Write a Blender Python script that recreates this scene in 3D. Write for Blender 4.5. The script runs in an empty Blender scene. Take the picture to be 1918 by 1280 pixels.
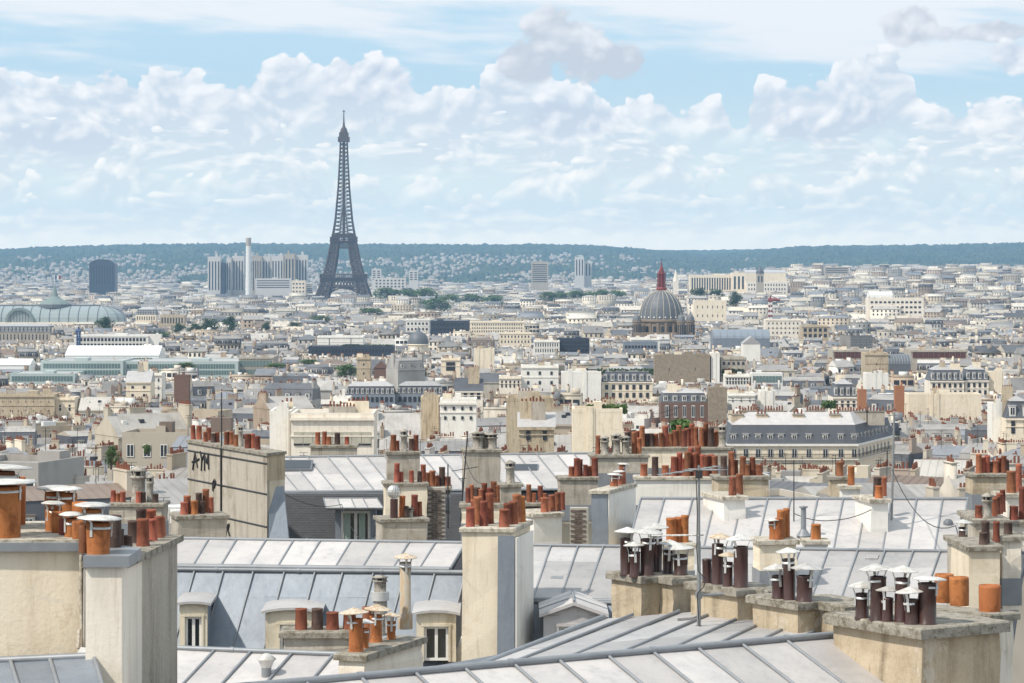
import bpy, bmesh, math, random
import numpy as np
from mathutils import Vector, Matrix
random.seed(7)
SC = bpy.context.scene
COL = SC.collection
F, CX, HY, CZ = 5600.0, 959.0, 475.0, 97.0      # focal length in photo pixels, optical axis column, horizon row, eye height
# ---------------------------------------------------------------- camera
cam = bpy.data.cameras.new('camera'); cam.sensor_width = 36.0
cam.lens = 36.0*F/1918.0; cam.shift_y = -(640.0-HY)/1918.0
cam.clip_start = 1.0; cam.clip_end = 60000.0
camo = bpy.data.objects.new('camera', cam); COL.objects.link(camo)
camo.location = (0, 0, CZ); camo.rotation_euler = (math.radians(90), 0, 0)
SC.camera = camo
SC.view_settings.view_transform = 'Standard'; SC.view_settings.look = 'None'
SC.view_settings.exposure = 0.04; SC.view_settings.gamma = 1.0
SC.cycles.use_denoising = True
SC.cycles.max_bounces = 6; SC.cycles.diffuse_bounces = 3; SC.cycles.glossy_bounces = 2
SC.cycles.transmission_bounces = 4; SC.cycles.volume_bounces = 1; SC.cycles.transparent_max_bounces = 8
SC.cycles.caustics_reflective = False; SC.cycles.caustics_refractive = False
SC.cycles.sample_clamp_indirect = 6.0

# ---------------------------------------------------------------- small language for shader nodes
class S:
    def __init__(s, nt, sock): s.nt, s.k = nt, sock
    def m(s, op, b=None, c=None, clamp=False):
        n = s.nt.nodes.new('ShaderNodeMath'); n.operation = op; n.use_clamp = clamp
        for i, v in enumerate((s, b, c)):
            if v is None: continue
            if isinstance(v, S): s.nt.links.new(v.k, n.inputs[i])
            else: n.inputs[i].default_value = v
        return S(s.nt, n.outputs[0])
    def __add__(s, o): return s.m('ADD', o)
    __radd__ = __add__
    def __mul__(s, o): return s.m('MULTIPLY', o)
    __rmul__ = __mul__
    def __sub__(s, o): return s.m('SUBTRACT', o)
    def __rsub__(s, o): return K(s.nt, o).m('SUBTRACT', s)
    def __truediv__(s, o): return s.m('DIVIDE', o)
    def __rtruediv__(s, o): return K(s.nt, o).m('DIVIDE', s)
    def sat(s): return s.m('ADD', 0.0, clamp=True)
    def ss(s, a, b):                                   # smoothstep
        n = s.nt.nodes.new('ShaderNodeMapRange'); n.interpolation_type = 'SMOOTHSTEP'
        s.nt.links.new(s.k, n.inputs[0]); n.inputs[1].default_value = a; n.inputs[2].default_value = b
        return S(s.nt, n.outputs[0])
    def lin(s, a, b, c=0.0, d=1.0):
        n = s.nt.nodes.new('ShaderNodeMapRange'); s.nt.links.new(s.k, n.inputs[0])
        for i, v in enumerate((a, b, c, d)): n.inputs[i+1].default_value = v
        return S(s.nt, n.outputs[0])
def K(nt, v):
    n = nt.nodes.new('ShaderNodeValue'); n.outputs[0].default_value = v; return S(nt, n.outputs[0])
def setin(nt, sock, v):
    if isinstance(v, S): nt.links.new(v.k, sock)
    elif isinstance(v, (tuple, list)): sock.default_value = tuple(v) if len(sock.default_value) == len(v) else (*v, 1.0)
    else: sock.default_value = v
def xyz(nt, x, y, z):
    n = nt.nodes.new('ShaderNodeCombineXYZ')
    for i, v in enumerate((x, y, z)): setin(nt, n.inputs[i], v)
    return S(nt, n.outputs[0])
def noise(nt, vec, scale=1.0, detail=4, rough=0.5, out=0, dist=0.0, dim='3D'):
    n = nt.nodes.new('ShaderNodeTexNoise'); n.noise_dimensions = dim; nt.links.new(vec.k, n.inputs['Vector'])
    n.inputs['Scale'].default_value = scale; n.inputs['Detail'].default_value = detail
    n.inputs['Roughness'].default_value = rough; n.inputs['Distortion'].default_value = dist
    return S(nt, n.outputs[out])
def voro(nt, vec, scale=1.0, detail=3, rough=0.5, feature='F1', out='Distance', dim='3D'):
    n = nt.nodes.new('ShaderNodeTexVoronoi'); n.voronoi_dimensions = dim; n.feature = feature; nt.links.new(vec.k, n.inputs['Vector'])
    n.inputs['Scale'].default_value = scale; n.inputs['Detail'].default_value = detail; n.inputs['Roughness'].default_value = rough
    return S(nt, n.outputs[out])
def mix(nt, f, a, b, mode='MIX'):
    n = nt.nodes.new('ShaderNodeMix'); n.data_type = 'RGBA'; n.blend_type = mode
    setin(nt, n.inputs[0], f); setin(nt, n.inputs[6], a); setin(nt, n.inputs[7], b)
    return S(nt, n.outputs[2])
def fcurve(nt, v, pts, x0, x1, y0, y1):
    n = nt.nodes.new('ShaderNodeFloatCurve'); c = n.mapping.curves[0]
    q = [((x-x0)/(x1-x0), (y-y0)/(y1-y0)) for x, y in pts]
    c.points[0].location = q[0]; c.points[1].location = q[-1]
    for p in q[1:-1]: c.points.new(*p)
    n.mapping.update()
    setin(nt, n.inputs['Value'], v.lin(x0, x1, 0, 1))
    return S(nt, n.outputs[0]).lin(0, 1, y0, y1)

# ---------------------------------------------------------------- sky, clouds and sun
SUN_AZ, SUN_EL = math.radians(-124), math.radians(50)      # azimuth from the view axis (negative: to the left)
W = bpy.data.worlds.new('World'); SC.world = W; W.use_nodes = True
W.cycles.sampling_method = 'NONE'
def build_sky():
    nt = W.node_tree; nt.nodes.clear()
    tc = nt.nodes.new('ShaderNodeTexCoord')
    sp = nt.nodes.new('ShaderNodeSeparateXYZ'); nt.links.new(tc.outputs['Generated'], sp.inputs[0])
    x, y, z = (S(nt, o) for o in sp.outputs)
    U = x.m('ARCTAN2', y)*56.0                 # azimuth, 0 on the view axis (1 = about one degree)
    V = z.m('ARCSINE')*56.0                    # elevation, in the same unit
    sky = nt.nodes.new('ShaderNodeTexSky'); sky.sky_type = 'NISHITA'; sky.sun_disc = False
    sky.sun_elevation = SUN_EL; sky.sun_rotation = SUN_AZ; sky.air_density = 1.0; sky.dust_density = 0.6; sky.ozone_density = 2.0
    v = nt.nodes.new('ShaderNodeVectorMath'); v.operation = 'SCALE'; v.inputs['Scale'].default_value = 0.105
    nt.links.new(sky.outputs[0], v.inputs[0]); base = S(nt, v.outputs[0])
    col = mix(nt, V.ss(0.0, 4.5)*0.4+0.5, base, (0.54, 0.76, 0.92))
    col = mix(nt, V.ss(3.6, 0.0)*0.9, col, (0.74, 0.86, 0.94))
    # high veil of cirrus, long streaks
    st = noise(nt, xyz(nt, U.m('MULTIPLY_ADD', 0.15, V*0.35), V*0.85, 0.0), 1.0, 4, 0.58, dim='2D')
    veil = V.m('MULTIPLY_ADD', 0.20, st).ss(1.16, 1.42)
    col = mix(nt, veil*V.ss(20.0, 6.0)*0.40+veil*0.54, col, (0.90, 0.925, 0.955))
    wr = noise(nt, xyz(nt, U*0.55, V*0.7, 0.0), 1.0, 1, 0.5, dim='2D')
    def den(p, det, w=0.42):
        return voro(nt, p, 1.3, 2.0 if det > 3 else 1.0, 0.55, 'F1', dim='2D').m('MULTIPLY_ADD', -w, noise(nt, p, 1.1, det, 0.55, dim='2D')*0.75)+(0.225+w*0.45)
    def field(sx, sy, ox, oy, du, dv):
        a = U.m('MULTIPLY_ADD', 1/sx, wr*0.9); b = V.m('MULTIPLY_ADD', 1/sy, wr*0.4)
        return den(xyz(nt, a+ox, b+oy, 0.0), 6), den(xyz(nt, a+(ox+du/sx), b+(oy+dv/sy), 0.0), 2)
    n0, n1 = field(0.95, 0.75, 3.1, 5.2, -0.14, 0.18)
    k0, k1 = field(1.15, 0.42, 13.7, 1.4, -0.12, 0.10)
    rn, rk = n0-n1, k0-k1
    wht = (0.98, 0.982, 0.99)
    def bank(col, top, bot, hi, n0, rel, amp, edge, soft, con, white, shade, opac):
        d = n0.m('MULTIPLY_ADD', amp, top-V)
        lig = rel.m('MULTIPLY_ADD', con, n0*0.7).m('ADD', d.lin(hi[0]*1.3, hi[1]*1.7, 0.56, -0.12)).sat()
        m = d.ss(0.60*amp, 0.60*amp+edge)*opac
        if bot is not None: m = m*(V-bot).ss(-soft, soft)
        return mix(nt, m, col, mix(nt, lig, shade, white))
    n1d = lambda o, sc: noise(nt, xyz(nt, U*sc, o, 0.0), 1.0, 2, 0.6, dim='2D')
    # the main cumulus bank and its crest line
    crest = [(0, 110), (25, 108), (50, 150), (130, 146), (190, 140), (228, 122), (255, 145), (300, 112), (345, 112), (380, 140), (405, 160), (440, 145), (480, 125), (530, 98), (565, 92), (588, 118), (600, 140),
             (620, 108), (660, 90), (700, 96), (740, 120), (775, 150), (800, 165), (840, 145), (880, 160), (900, 110), (930, 88), (975, 80), (1020, 120), (1100, 150), (1140, 178), (1185, 165), (1230, 170), (1270, 185), (1320, 180), (1360, 190), (1395, 215),
             (1415, 150), (1440, 135), (1470, 150), (1520, 140), (1560, 130), (1590, 85), (1630, 80), (1690, 105), (1715, 130), (1725, 175), (1760, 190), (1800, 178), (1850, 175), (1890, 190), (1918, 180)]
    pts = [((a-CX)/100.0, (HY-b)/100.0) for a, b in crest]
    pts = [(-28, 3.2), (-20, 3.4), (-14, 3.1)]+pts+[(13, 3.4), (20, 3.0), (28, 3.2)]
    top = fcurve(nt, U, pts, -28, 28, 0.0, 5.0)
    sh1, sh2, sh3 = (0.65, 0.735, 0.825), (0.64, 0.735, 0.825), (0.68, 0.77, 0.85)
    col = bank(col, top+0.02, wr*1.6+1.0, (0.25, 0.95), n0, rn, 1.0, 0.09, 0.6, 2.3, wht, sh1, 1.0)
    col = bank(col, n1d(2.2, 0.6)*2.2+1.2, wr*1.2+0.9, (0.25, 0.8), k0, rk, 1.7, 0.13, 0.5, 2.2, (1.0, 1.0, 1.0), sh2, 0.95)
    col = bank(col, n1d(7.4, 0.65)*1.8+0.75, wr*0.8+0.55, (0.2, 0.7), n0, rn, 1.4, 0.13, 0.4, 2.0, (1.0, 1.0, 1.0), sh2, 0.9)
    col = bank(col, n1d(12.9, 0.75)*1.3+0.4, None, (0.15, 0.55), k0, rk, 1.1, 0.13, 0.4, 1.8, (1.0, 1.0, 1.0), sh3, 0.85)
    col = bank(col, n1d(21.3, 0.7)*0.6+0.2, None, (0.1, 0.5), n0, rn, 0.35, 0.16, 0.4, 0.8, (0.98, 0.99, 0.99), (0.68, 0.78, 0.87), 0.8)
    # separate nearer clouds: centre, half width and half height; some in shade, some lit
    def puffs(col, lst, wh, sh, dvs):
        D = None
        for cx, cy, rx, ry in lst:
            du = U.m('MULTIPLY_ADD', 100.0/rx, -(cx-CX)/rx); dv = V.m('MULTIPLY_ADD', 100.0/ry, -(HY-cy)/ry)
            r = dv.m('MULTIPLY_ADD', dv, du*du)
            D = r if D is None else D.m('MINIMUM', r)
        d = n0.m('MULTIPLY_ADD', 1.5, 0.6-D)
        lig = rn.m('MULTIPLY_ADD', 1.7, n0*0.7).m('ADD', dvs).sat()
        return mix(nt, d.ss(0.50, 0.85)*0.95, col, mix(nt, lig, sh, wh))
    col = puffs(col, ((1055, 72, 95, 66), (1125, 118, 125, 46), (990, 115, 85, 50), (1700, 52, 66, 44), (1850, 66, 130, 24)), (0.87, 0.885, 0.92), (0.61, 0.655, 0.725), V.lin(3.3, 4.4, -0.32, 0.30))
    col = puffs(col, ((690, 155, 95, 55), (1545, 225, 150, 55), (1890, 118, 60, 45), (1060, 225, 120, 40), (120, 265, 130, 40)), wht, (0.60, 0.68, 0.79), V.lin(1.9, 3.6, -0.30, 0.45))
    col = mix(nt, V.ss(1.0, -0.1)*0.6, col, (0.95, 0.97, 0.95))     # brighter air low over the hills
    col = mix(nt, V.ss(3.4, -0.2), col, (1.52, 1.36, 1.12), 'MULTIPLY')
    bg = nt.nodes.new('ShaderNodeBackground'); bg.inputs[1].default_value = 1.0
    nt.links.new(col.k, bg.inputs[0])
    out = nt.nodes.new('ShaderNodeOutputWorld'); nt.links.new(bg.outputs[0], out.inputs[0])
build_sky()
sun = bpy.data.lights.new('sun', 'SUN'); sun.energy = 3.9; sun.angle = math.radians(1.6); sun.color = (1.0, 0.93, 0.82)
suno = bpy.data.objects.new('sun', sun); COL.objects.link(suno)
sd = Vector((math.sin(SUN_AZ)*math.cos(SUN_EL), math.cos(SUN_AZ)*math.cos(SUN_EL), math.sin(SUN_EL)))
suno.rotation_euler = sd.to_track_quat('Z', 'Y').to_euler(); suno.location = (0, 0, 300)
# ---------------------------------------------------------------- materials
MATS = {}
def M(name, col, rough=0.7, metal=0.0, spec=0.4, fn=None, bump=None, rnd=0.0, attr=None):
    """Principled material; fn(nt, pos, colour) -> colour adds procedural grain, stains and wear; rnd varies it from object to object"""
    m = bpy.data.materials.new(name); m.use_nodes = True; nt = m.node_tree
    b = nt.nodes['Principled BSDF']
    b.inputs['Roughness'].default_value = rough; b.inputs['Metallic'].default_value = metal; b.inputs['Specular IOR Level'].default_value = spec
    g = nt.nodes.new('ShaderNodeNewGeometry'); pos = S(nt, g.outputs['Position'])
    c = nt.nodes.new('ShaderNodeRGB'); c.outputs[0].default_value = (*col, 1.0); c = S(nt, c.outputs[0])
    if attr:
        a = nt.nodes.new('ShaderNodeAttribute'); a.attribute_name = attr; c = S(nt, a.outputs['Color'])
    if rnd:
        o = nt.nodes.new('ShaderNodeObjectInfo'); r = S(nt, o.outputs['Random'])
        h = nt.nodes.new('ShaderNodeHueSaturation'); nt.links.new(c.k, h.inputs['Color'])
        nt.links.new(r.lin(0, 1, 1-rnd, 1+rnd).k, h.inputs['Value']); nt.links.new(((r*7.31).m('FRACT')).lin(0, 1, 0.5-rnd*0.03, 0.5+rnd*0.03).k, h.inputs['Hue'])
        c = S(nt, h.outputs[0])
    if fn: c = fn(nt, pos, c)
    nt.links.new(c.k, b.inputs['Base Color'])
    if bump:
        sc, st, ds = bump
        n = nt.nodes.new('ShaderNodeBump'); n.inputs['Strength'].default_value = st; n.inputs['Distance'].default_value = ds
        nt.links.new(noise(nt, pos, sc, 5, 0.6).k, n.inputs['Height']); nt.links.new(n.outputs[0], b.inputs['Normal'])
    MATS[name] = m
    return m
def sca(nt, pos, x, y, z, ox=0.0):
    n = nt.nodes.new('ShaderNodeVectorMath'); n.operation = 'MULTIPLY_ADD'; nt.links.new(pos.k, n.inputs[0])
    n.inputs[1].default_value = (x, y, z); n.inputs[2].default_value = (ox, ox, ox); return S(nt, n.outputs[0])
def dark(nt, c, f, k):                          # multiply by k where f is 1
    return mix(nt, f, c, (k, k, k) if not isinstance(k, tuple) else k, 'MULTIPLY')
def f_zinc(nt, p, c):
    c = dark(nt, c, noise(nt, p, 0.9, 5, 0.65).ss(0.36, 0.74), (0.80, 0.815, 0.84))
    c = dark(nt, c, noise(nt, p, 3.1, 6, 0.7, dist=1.2).ss(0.56, 0.62)*0.35, (0.80, 0.80, 0.82))
    c = dark(nt, c, noise(nt, sca(nt, p, 26, 26, 2.0), 1.0, 3, 0.7).ss(0.58, 0.78)*0.6, (0.70, 0.68, 0.66))
    c = dark(nt, c, noise(nt, sca(nt, p, 5, 5, 0.9), 1.0, 4, 0.65).ss(0.48, 0.84), (0.78, 0.79, 0.81))
    return dark(nt, c, noise(nt, p, 14.0, 3, 0.7).ss(0.60, 0.85)*0.4, (0.80, 0.79, 0.77))
def f_plaster(k=(0.62, 0.57, 0.50), amt=0.8):
    def f(nt, p, c):
        c = dark(nt, c, noise(nt, sca(nt, p, 3.0, 3.0, 0.35), 1.0, 5, 0.62).ss(0.46, 0.78)*amt, k)
        c = dark(nt, c, noise(nt, sca(nt, p, 0.35, 0.35, 0.10), 1.0, 4, 0.65).ss(0.45, 0.72)*amt*0.8, (0.74, 0.70, 0.66))
        c = dark(nt, c, noise(nt, p, 1.4, 5, 0.6, dist=0.5).ss(0.50, 0.75)*amt, (0.80, 0.77, 0.72))
        c = dark(nt, c, noise(nt, sca(nt, p, 9, 9, 0.6, 5.0), 1.0, 3, 0.7).ss(0.56, 0.74)*amt*0.8, (0.56, 0.52, 0.47))
        c = dark(nt, c, noise(nt, sca(nt, p, 22, 22, 0.9, 9.0), 1.0, 3, 0.7).ss(0.60, 0.75)*amt*0.6, (0.62, 0.58, 0.53))
        c = dark(nt, c, noise(nt, p, 0.8, 7, 0.72, dist=0.8).ss(0.585, 0.62)*amt*0.55, (0.70, 0.64, 0.56))
        c = mix(nt, noise(nt, sca(nt, p, 1, 1, 1, 31.0), 1.1, 7, 0.72, dist=0.6).ss(0.60, 0.63)*amt*0.4, c, (0.62, 0.57, 0.50))
        return mix(nt, noise(nt, p, 22.0, 4, 0.7).ss(0.35, 0.8)*0.12, c, (0.95, 0.92, 0.86))
    return f
def f_slab(nt, p, c):
    c = dark(nt, c, noise(nt, p, 6.0, 5, 0.7).ss(0.42, 0.66), (0.45, 0.42, 0.36))
    c = dark(nt, c, noise(nt, p, 40.0, 3, 0.7).ss(0.45, 0.7)*0.7, (0.62, 0.6, 0.56))
    return mix(nt, noise(nt, p, 17.0, 4, 0.7).ss(0.60, 0.72)*0.7, c, (0.55, 0.52, 0.40))
def f_clay(nt, p, c):
    c = dark(nt, c, noise(nt, sca(nt, p, 9, 9, 3.0), 1.0, 5, 0.65).ss(0.45, 0.75)*0.9, (0.55, 0.46, 0.42))
    c = dark(nt, c, noise(nt, p, 4.0, 5, 0.7).ss(0.50, 0.62)*0.6, (0.52, 0.46, 0.44))
    return mix(nt, noise(nt, p, 12.0, 4, 0.65).ss(0.60, 0.78)*0.40, c, (0.50, 0.33, 0.22))
def f_slab0(nt, p, c): return dark(nt, c, noise(nt, p, 9.0, 5, 0.7).ss(0.40, 0.66)*0.8, (0.62, 0.58, 0.52))
def f_rust(nt, p, c):
    return mix(nt, noise(nt, sca(nt, p, 14, 14, 4), 1.0, 5, 0.65).ss(0.44, 0.62)*0.75, c, (0.42, 0.26, 0.12))
def f_grain(nt, p, c): return dark(nt, c, noise(nt, p, 2.5, 5, 0.65).ss(0.4, 0.75)*0.7, (0.72, 0.72, 0.72))
def f_far(nt, p, c): return dark(nt, c, noise(nt, sca(nt, p, 0.30, 0.30, 0.13), 1.0, 3, 0.6).ss(0.42, 0.74)*0.8, (0.70, 0.68, 0.66))
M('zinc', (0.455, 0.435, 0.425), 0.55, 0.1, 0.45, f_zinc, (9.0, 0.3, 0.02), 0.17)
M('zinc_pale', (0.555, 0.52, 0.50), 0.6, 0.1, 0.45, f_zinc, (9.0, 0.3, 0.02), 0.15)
M('zinc_blue', (0.235, 0.265, 0.305), 0.5, 0.15, 0.5, f_zinc, (5.0, 0.25, 0.03), 0.10)  # darker copy of the zinc; shade of the steep mansards is in its colour
M('zinc_trim', (0.27, 0.285, 0.305), 0.5, 0.2, 0.5, f_grain)
M('lead', (0.16, 0.17, 0.19), 0.5, 0.1, 0.4, f_grain)
M('plaster_cream', (0.84, 0.735, 0.575), 0.9, fn=f_plaster((0.68, 0.60, 0.50), 0.6), bump=(18, 0.35, 0.02))
M('plaster_pale', (0.86, 0.78, 0.67), 0.9, fn=f_plaster((0.7, 0.66, 0.6), 0.6), bump=(18, 0.25, 0.02))
M('plaster_tan', (0.54, 0.445, 0.315), 0.95, fn=f_plaster((0.42, 0.38, 0.34), 1.0), bump=(14, 0.45, 0.03))
M('plaster_grey', (0.47, 0.42, 0.35), 0.95, fn=f_plaster((0.52, 0.50, 0.48), 1.0), bump=(14, 0.45, 0.03))
M('plaster_white', (0.84, 0.81, 0.75), 0.9, fn=f_plaster((0.75, 0.72, 0.68), 0.5), bump=(18, 0.2, 0.02))
M('tower_pale', (0.62, 0.60, 0.57), 0.9, fn=f_grain)
M('slab', (0.36, 0.33, 0.28), 0.95, fn=f_slab, bump=(30, 0.6, 0.03))
M('slab_pale', (0.58, 0.53, 0.45), 0.95, fn=f_slab, bump=(30, 0.5, 0.02))
M('clay', (0.29, 0.100, 0.056), 0.85, fn=f_clay, bump=(25, 0.3, 0.02), rnd=0.40)
M('clay_orange', (0.42, 0.15, 0.05), 0.8, fn=f_clay, bump=(25, 0.3, 0.02), rnd=0.15)
M('clay_brown', (0.062, 0.030, 0.026), 0.32, spec=0.5, fn=f_grain, rnd=0.2)
M('clay_dark', (0.10, 0.065, 0.055), 0.8, fn=f_clay, rnd=0.2)
M('galvanised', (0.66, 0.655, 0.64), 0.42, 0.45, 0.5, f_grain)
M('cowl_white', (0.66, 0.645, 0.62), 0.5, 0.15, 0.5, f_slab0, rnd=0.15)
M('cowl_rust', (0.60, 0.52, 0.42), 0.7, 0.1, 0.4, f_rust)
M('pipe_rust', (0.42, 0.37, 0.30), 0.75, 0.1, 0.4, f_rust)
M('concrete_pot', (0.40, 0.37, 0.33), 0.95, fn=f_slab, rnd=0.12)
M('brick', (0.16, 0.125, 0.105), 0.95, fn=f_grain, rnd=0.35)
M('brick_red', (0.19, 0.118, 0.092), 0.95, fn=f_grain)
M('mortar', (0.42, 0.39, 0.34), 0.95, fn=f_grain)
M('slate', (0.060, 0.062, 0.070), 0.6, spec=0.5, fn=f_grain, rnd=0.15)
M('white_paint', (0.80, 0.78, 0.74), 0.5, fn=f_grain)
M('stone_trim', (0.70, 0.62, 0.48), 0.9, fn=f_plaster((0.55, 0.5, 0.44), 0.9), bump=(20, 0.4, 0.02))
M('glass', (0.018, 0.022, 0.027), 0.08, spec=0.8)
M('curtain', (0.42, 0.52, 0.46), 0.9)
M('black', (0.02, 0.02, 0.022), 0.6)
M('iron', (0.045, 0.045, 0.05), 0.55, 0.2)
M('steel', (0.30, 0.31, 0.31), 0.5, 0.5)
M('graffiti', (0.03, 0.03, 0.032), 0.8)
M('asphalt', (0.055, 0.055, 0.058), 0.95, fn=f_grain)
M('leaf', (0.060, 0.115, 0.030), 0.75, fn=lambda nt, p, c: mix(nt, noise(nt, p, 0.35, 3).ss(0.35, 0.65), c, (0.10, 0.16, 0.045)), rnd=0.2)
M('leaf_dark', (0.042, 0.080, 0.036), 0.8, fn=lambda nt, p, c: mix(nt, noise(nt, p, 0.3, 3).ss(0.35, 0.65), c, (0.045, 0.085, 0.03)), rnd=0.2)
M('bark', (0.10, 0.075, 0.055), 0.95, fn=f_grain)
M('tower_iron', (0.085, 0.058, 0.045), 0.7, 0.0, 0.3, f_grain)
M('tint', (0.6, 0.55, 0.5), 0.9, spec=0.2, fn=f_far, attr='tint')
M('far_zinc', (0.44, 0.445, 0.47), 0.6, 0.0, 0.4, f_far, attr='tint')
M('far_glass', (0.035, 0.04, 0.05), 0.25, spec=0.5)
M('far_clay', (0.20, 0.075, 0.045), 0.9)
M('far_slate', (0.10, 0.107, 0.125), 0.6, fn=f_far)
M('red_iron', (0.20, 0.035, 0.032), 0.6)
M('dome_lead', (0.135, 0.145, 0.16), 0.55, 0.1, 0.4, f_grain)
M('green_copper', (0.20, 0.25, 0.235), 0.7, fn=f_grain)
M('greenhouse_glass', (0.30, 0.345, 0.34), 0.25, spec=0.6, fn=f_grain)
M('green_glass', (0.15, 0.215, 0.21), 0.2, spec=0.6, fn=f_grain)
M('green_frame', (0.47, 0.54, 0.52), 0.5, fn=f_grain)
M('blind', (0.50, 0.47, 0.38), 0.6, fn=f_grain)
M('dark_cladding', (0.035, 0.045, 0.065), 0.4, spec=0.5)
M('blue_paint', (0.06, 0.10, 0.22), 0.6)
M('red_paint', (0.22, 0.045, 0.045), 0.6)
M('red_boards', (0.13, 0.055, 0.05), 0.8, fn=f_grain)
M('orange_clay_wall', (0.38, 0.17, 0.09), 0.9, fn=f_grain)
M('tent_white', (0.86, 0.85, 0.82), 0.7)
M('stone_wall', (0.33, 0.27, 0.20), 0.95, fn=lambda nt, p, c: mix(nt, noise(nt, p, 1.6, 5, 0.75).ss(0.35, 0.7), c, (0.22, 0.18, 0.14)))

# ---------------------------------------------------------------- geometry
def P(px, py, D): return Vector(((px-CX)*D/F, D, CZ-(py-HY)*D/F))   # where a sight line meets the distance D
def zat(py, D): return CZ-(py-HY)*D/F
def xat(px, D): return (px-CX)*D/F
class MB:
    def __init__(s, *mats): s.v, s.f, s.mi, s.sm, s.mats = [], [], [], [], list(mats)
    def _m(s, m):
        if m not in s.mats: s.mats.append(m)
        return s.mats.index(m)
    def poly(s, pts, m, smooth=False):
        n = len(s.v); s.v += [tuple(p) for p in pts]; s.f.append(tuple(range(n, n+len(pts)))); s.mi.append(s._m(m)); s.sm.append(smooth)
    def hexa(s, b, t, m, cap=True):             # bottom ring, top ring (anticlockwise from above)
        n = len(s.v); k = len(b); s.v += [tuple(p) for p in b]+[tuple(p) for p in t]; i = s._m(m)
        for j in range(k):
            q = (j+1) % k; s.f.append((n+j, n+q, n+k+q, n+k+j)); s.mi.append(i); s.sm.append(False)
        s.f.append(tuple(range(n+k, n+2*k))); s.f.append(tuple(reversed(range(n, n+k)))); s.mi += [i, i]; s.sm += [False]*2
    def box(s, x0, x1, y0, y1, z0, z1, m):
        r = [(x0, y0), (x1, y0), (x1, y1), (x0, y1)]
        s.hexa([(a, b, z0) for a, b in r], [(a, b, z1) for a, b in r], m)
    def prism(s, plan, z0, z1, m, plan2=None):
        s.hexa([(p[0], p[1], z0) for p in plan], [(p[0], p[1], z1) for p in (plan2 or plan)], m)
    def tube(s, p0, p1, r0, r1, n, m, caps=True, smooth=True):
        p0, p1 = Vector(p0), Vector(p1); d = (p1-p0).normalized()
        u = d.cross(Vector((0, 0, 1)) if abs(d.z) < 0.95 else Vector((1, 0, 0))).normalized(); w = d.cross(u)
        a = len(s.v); i = s._m(m)
        for p, r in ((p0, r0), (p1, r1)):
            for j in range(n):
                t = 2*math.pi*j/n; s.v.append(tuple(p+u*(r*math.cos(t))+w*(r*math.sin(t))))
        for j in range(n):
            q = (j+1) % n; s.f.append((a+j, a+n+j, a+n+q, a+q)); s.mi.append(i); s.sm.append(smooth)
        if caps:
            b = len(s.v); s.v += s.v[a:a+2*n]
            s.f.append(tuple(range(b, b+n))); s.f.append(tuple(reversed(range(b+n, b+2*n)))); s.mi += [i, i]; s.sm += [False]*2
    def lathe(s, c, prof, n, m, smooth=True, a0=0.0):
        a = len(s.v); i = s._m(m); c = Vector(c)
        for r, z in prof:
            for j in range(n):
                t = 2*math.pi*j/n+a0; s.v.append((c.x+r*math.cos(t), c.y+r*math.sin(t), c.z+z))
        for k in range(len(prof)-1):
            for j in range(n):
                q = (j+1) % n; s.f.append((a+k*n+j, a+k*n+q, a+(k+1)*n+q, a+(k+1)*n+j)); s.mi.append(i); s.sm.append(smooth)
    def bar(s, p0, p1, w, m, h=None):            # square bar
        s.tube(p0, p1, w*0.7071, w*0.7071, 4, m, True, False)
    def mesh(s, name):
        me = bpy.data.meshes.new(name); me.from_pydata(s.v, [], s.f)
        for m in s.mats: me.materials.append(MATS[m])
        me.polygons.foreach_set('material_index', s.mi); me.polygons.foreach_set('use_smooth', s.sm)
        return me
WO = {}
def thing(name, label, cat, loc=(0, 0, 0), group=None):
    o = bpy.data.objects.new(name, None); COL.objects.link(o); o.empty_display_size = 0.3
    o.location = loc; WO[o] = Vector(loc); o['label'] = label; o['category'] = cat
    if group: o['group'] = group
    return o
def add(name, mesh, parent=None, at=(0, 0, 0), rz=0.0, scale=None, rot=None):
    if isinstance(mesh, MB): mesh = mesh.mesh(name)
    o = bpy.data.objects.new(name, mesh); COL.objects.link(o)
    at = Vector(at); WO[o] = at
    if parent is not None: o.parent = parent; o.location = at-WO[parent]
    else: o.location = at
    o.rotation_euler = rot if rot else (0, 0, rz)
    if scale: o.scale = scale
    return o
def tag(o, label, cat, group=None):
    o['label'] = label; o['category'] = cat
    if group: o['group'] = group
    return o
def structure(o): o['kind'] = 'structure'; return o
def stuff(o, label=None, cat=None):
    o['kind'] = 'stuff'
    if label: o['label'] = label; o['category'] = cat
    return o
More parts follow.
